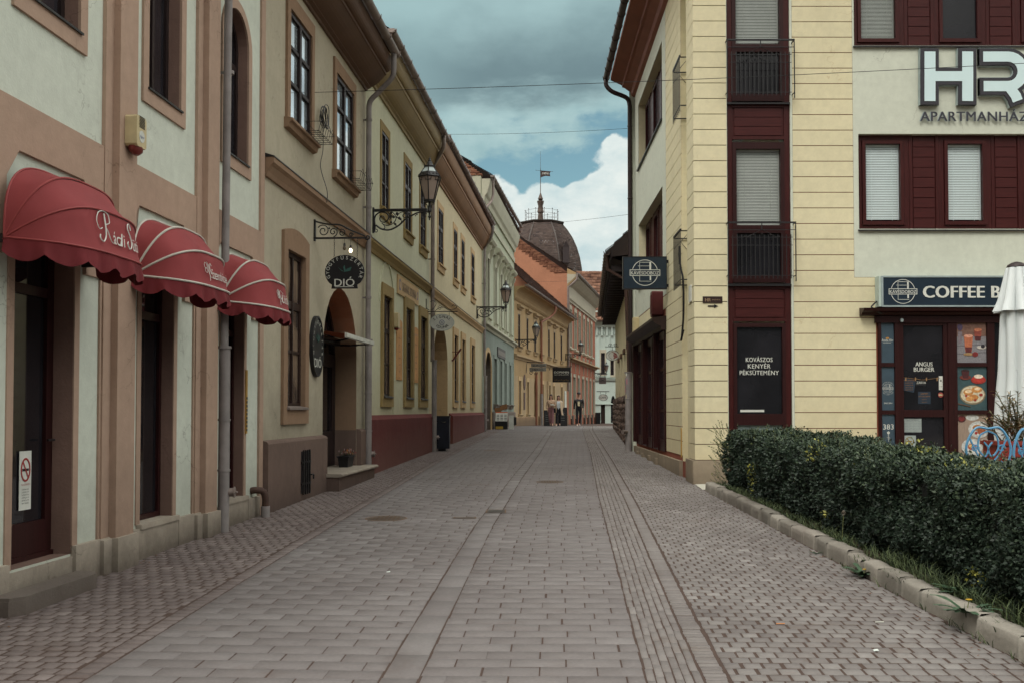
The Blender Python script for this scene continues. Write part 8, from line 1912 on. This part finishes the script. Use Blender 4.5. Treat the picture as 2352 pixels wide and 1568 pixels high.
def legs(J,r0,r1,r2,pz=.95,sc=1.0):
    V_=[(0,0,pz+.13,.165,.14),(0,0,pz-.02,.165,.14)];E=[(0,1)]
    for sd_ in ('L','R'):
        hp_,kn,an=J['leg'+sd_]; b=len(V_); V_+=[(*hp_,r0),(*kn,r1),(*(a*.45+c*.55 for a,c in zip(kn,an)),(r1+r2)/2),(an[0],an[1],an[2]+.03,r2)]; E+=[(1,b),(b,b+1),(b+1,b+2),(b+2,b+3)]
    return ('skin',V_,E)
def top_(J,rc,ra,zlow=.92,cuff=.8,rl=.14):
    V_=[(0,-.005,1.35,.185*rc,.15*rc),(0,-.005,1.24,.175*rc,.145*rc),(0,0,1.10,.16*rc,.14*rc),(0,0,zlow-.04,.17*rc,.145*rc),(0,0,1.45,.085,.085)];E=[(0,1),(1,2),(2,3),(0,4)]
    for sd_ in ('L','R'):
        s_,e_,w_=J['arm'+sd_]; b=len(V_); w2=[a+(c-a)*cuff for a,c in zip(e_,w_)]; V_+=[(*s_,.068*ra),(*e_,.052*ra),(*w2,.042*ra)]; E+=[(0,b),(b,b+1),(b+1,b+2)]
    return ('skin',V_,E)
def shoes(J,r=.042):
    g=[]
    for sd_ in ('L','R'):
        an=J['leg'+sd_][2]; sg=-1 if sd_=='L' else 1; zf=max(.035,an[2]-.05); g.append(('skin',[(an[0],an[1]+.03,zf,r),(an[0]+sg*.005,an[1]-.07,zf-.002,r),(an[0]+sg*.012,an[1]-.17,max(.03,zf-.012),r*.8)],[(0,1),(1,2)]))
    return g
JM={'armL':((-.19,0,1.40),(-.235,.02,1.12),(-.245,-.06,.87)),'armR':((.19,0,1.40),(.245,.03,1.13),(.20,-.08,.92)),'legL':((-.09,0,.9),(-.10,-.10,.50),(-.085,-.16,.09)),'legR':((.09,0,.9),(.075,.02,.50),(.03,.14,.12))}
blk=simple('black_leather',C(26,24,28),.6,spec=.3); jean=simple('black_jeans',C(24,24,30),.9); wh=simple('white_shoe',C(196,190,182),.6)
person((1329.5-1176)/FPX*51.5,51.5,1.72,-.05,'man in a black cap, black leather jacket, dark trousers and white trainers walking',JM,[
 ('trousers',jean,[legs(JM,.094,.066,.048)]),('jacket',blk,[top_(JM,1.05,.95,.93,.95,.13)]),('shirt_print',simple('pale_shirt_print',C(190,180,150),.8,0,.5,20),[('box',(-.06,.05,-.185,-.165,1.06,1.30))]),
 ('shoes',wh,shoes(JM)),('cap',M['black'],[('lathe',[(.098,.0),(.100,.04),(.085,.09),(.04,.12),(.005,.125)],(0,.005,1.68),1.12),('box',(-.07,.07,-.19,-.09,1.68,1.695))])],None,False)
JW={'armL':((-.17,0,1.38),(-.22,.02,1.12),(-.20,-.08,.92)),'armR':((.17,0,1.38),(.23,-.02,1.14),(.04,-.20,1.12)),'legL':((-.08,0,.9),(-.07,-.02,.5),(-.03,.08,.12)),'legR':((.08,0,.9),(.09,-.10,.50),(.06,-.18,.09))}
hairw=simple('dark_brown_hair',C(42,28,26),.5,vs=40); brh=simple('brown_hair',C(72,46,36),.5,vs=40)
def longhair(L): return [('lathe',[(.080,.055),(.084,.085),(.072,.115),(.03,.142),(.004,.148)],(0,.014,1.61),1.2),('shell',[(1.71,.082,.10,.5,0,.015),(1.66,.09,.11,.75,0,.02),(1.58,.094,.11,1.0,0,.03),(1.48,.105,.11,1.15,0,.035),(1.62-L+.04,.11,.10,1.3,0,.05),(1.62-L,.08,.08,1.4,0,.06)])]
person((1265.5-1176)/FPX*52,52,1.66,.03,'dark haired woman in a patterned blouse and mauve wide trousers holding a white box',JW,[
 ('trousers',simple('mauve_trousers',C(128,90,92),.9),[legs(JW,.10,.085,.085,.98)]),('blouse',simple('patterned_blouse',C(168,140,116),.8,0,.7,26),[top_(JW,1.05,1.2,1.02,.95,.12)]),
 ('shoes',simple('beige_shoe',C(160,130,112)),shoes(JW,.036)),('hair',hairw,longhair(.24)),('shoulder_bag',M['black'],[('box',(.12,.26,-.05,.10,.72,.98))])],None,True)
mb=MB(); xx=(1265.5-1176)/FPX*52; mb.box(xx-.04,xx+.16,51.68,51.80,G(52)+1.10,G(52)+1.15); mb.build('takeaway_box',M['white'],None,label='small white box held by the dark haired woman',cat='box')
JW2={'armL':((-.17,0,1.38),(-.235,.0,1.12),(-.22,-.12,.92)),'armR':((.17,0,1.38),(.22,.04,1.12),(.19,-.04,.88)),'legL':((-.08,0,.9),(-.10,-.12,.50),(-.12,-.22,.09)),'legR':((.08,0,.9),(.08,.0,.5),(.06,.12,.12))}
person((1283-1176)/FPX*52.4,52.4,1.62,-.08,'long haired woman in an open beige coat, white shirt and black trousers',JW2,[
 ('trousers',jean,[legs(JW2,.10,.078,.07,.98)]),('shirt',simple('white_blue_shirt',C(190,198,204),.8,vs=20),[top_(JW2,.96,.9,.9,.7,.13)]),
 ('coat',simple('beige_coat',C(186,166,142),.85),[('skin',[(.17,0,1.39,.075),(.22,.04,1.12,.062),(.195,-.03,.92,.056)],[(0,1),(1,2)]),('skin',[(-.17,0,1.39,.075),(-.235,.0,1.12,.062),(-.223,-.10,.95,.056)],[(0,1),(1,2)]),
   ('shell',[(1.46,.10,.10,.5,0,.01),(1.41,.20,.16,.5,0,.01),(1.25,.21,.19,.5,0,.0),(1.0,.205,.19,.55,.01,.0),(.75,.22,.18,.7,.02,.02),(.62,.24,.20,.75,.03,.03)])]),
 ('shoes',wh,shoes(JW2,.036)),('hair',brh,longhair(.34))],None,True)
# boards near the group, far passer-by
def aboard(x,y,w_,h_,label):
    z=G(y); t=thing('chalkboard',label,'sign',WORLD,x,y,z); mb=MB(); mb.add([(x-w_/2,y-.1,z),(x+w_/2,y-.1,z),(x+w_/2,y,z+h_),(x-w_/2,y,z+h_)],[(0,1,2,3)],0); 
    for e in (-1,1): mb.tube([(x+e*w_/2,y-.105,z),(x+e*w_/2,y,z+h_)],.02,4,1)
    mb.tube([(x-w_/2,y,z+h_),(x+w_/2,y,z+h_)],.02,4,1); mb.build('board',[M['black'],M['darkwood']],t)
    mb=MB(); 
    for i in range(4): mb.box(x-w_*.3,x+w_*.25,y-.115+.1*(.3+i*.13),y-.112+.1*(.3+i*.13),z+h_*(.3+i*.13),z+h_*(.3+i*.13)+.02)
    mb.build('chalk_lines',simple('chalk',C(110,110,108)),t)
aboard((1291.5-1176)/FPX*54.5,54.5,.5,1.0,'dark chalkboard on the ground right of the woman in the beige coat'); aboard((1258-1176)/FPX*54.5,54.5,.4,.85,'dark chalkboard with metal legs behind the patterned blouse')
cable_=None
def farsign(px,py,Yd,w_,h_,oval,col,txt,label):
    c=at(px,py,Yd); Fq=Fac((c.x,c.y),(c.x+1,c.y)); t=thing('hanging_sign',label,'sign',Fq,0,0,c.z-h_/2); mb=MB()
    if oval: mb.disc(0,c.z,w_/2,h_/2,-.03,.03,0,20); mb.ring(0,c.z,w_/2+.01,h_/2+.01,.04,-.04,-.03,1,20)
    else: mb.box(-w_/2,w_/2,-.03,.03,c.z-h_/2,c.z+h_/2)
    mb.build('board',[col,M['iron']],t,Fq); mb=MB(); mb.text(txt,0,c.z-.08,.25,-.045,0,.003,width=w_*.7); mb.build('lettering',M['black'],t,Fq)
    mb=MB(); mb.tube([(-w_*.75,0,c.z+h_/2+.25),(w_*.7,0,c.z+h_/2+.25)],.035,4); mb.tube([(-w_*.3,0,c.z+h_/2),(-w_*.3,0,c.z+h_/2+.25)],.015,4); mb.tube([(w_*.3,0,c.z+h_/2),(w_*.3,0,c.z+h_/2+.25)],.015,4); mb.build('bracket',iron,t,Fq)
farsign(1384,873,91,.65,.62,False,simple('grey_brown_board',C(92,82,80)),'X','far square grey brown hanging sign at the end of the street'); farsign(1385.5,912,88,.78,.56,True,M['white'],'CAFÉ','far white oval hanging sign at the end of the street')
t=thing('litter_bin','far narrow dark bin at the foot of the orange house','bin',WORLD,8.0,92.5,G(92.5)); mb=MB(); mb.hprism([(7.8,92.4),(8.2,92.4),(8.25,92.8),(7.75,92.8)],G(92.5),G(92.5)+1.0); mb.box(7.76,8.24,92.36,92.84,G(92.5)+1.0,G(92.5)+1.05); mb.build('body',M['black'],t)
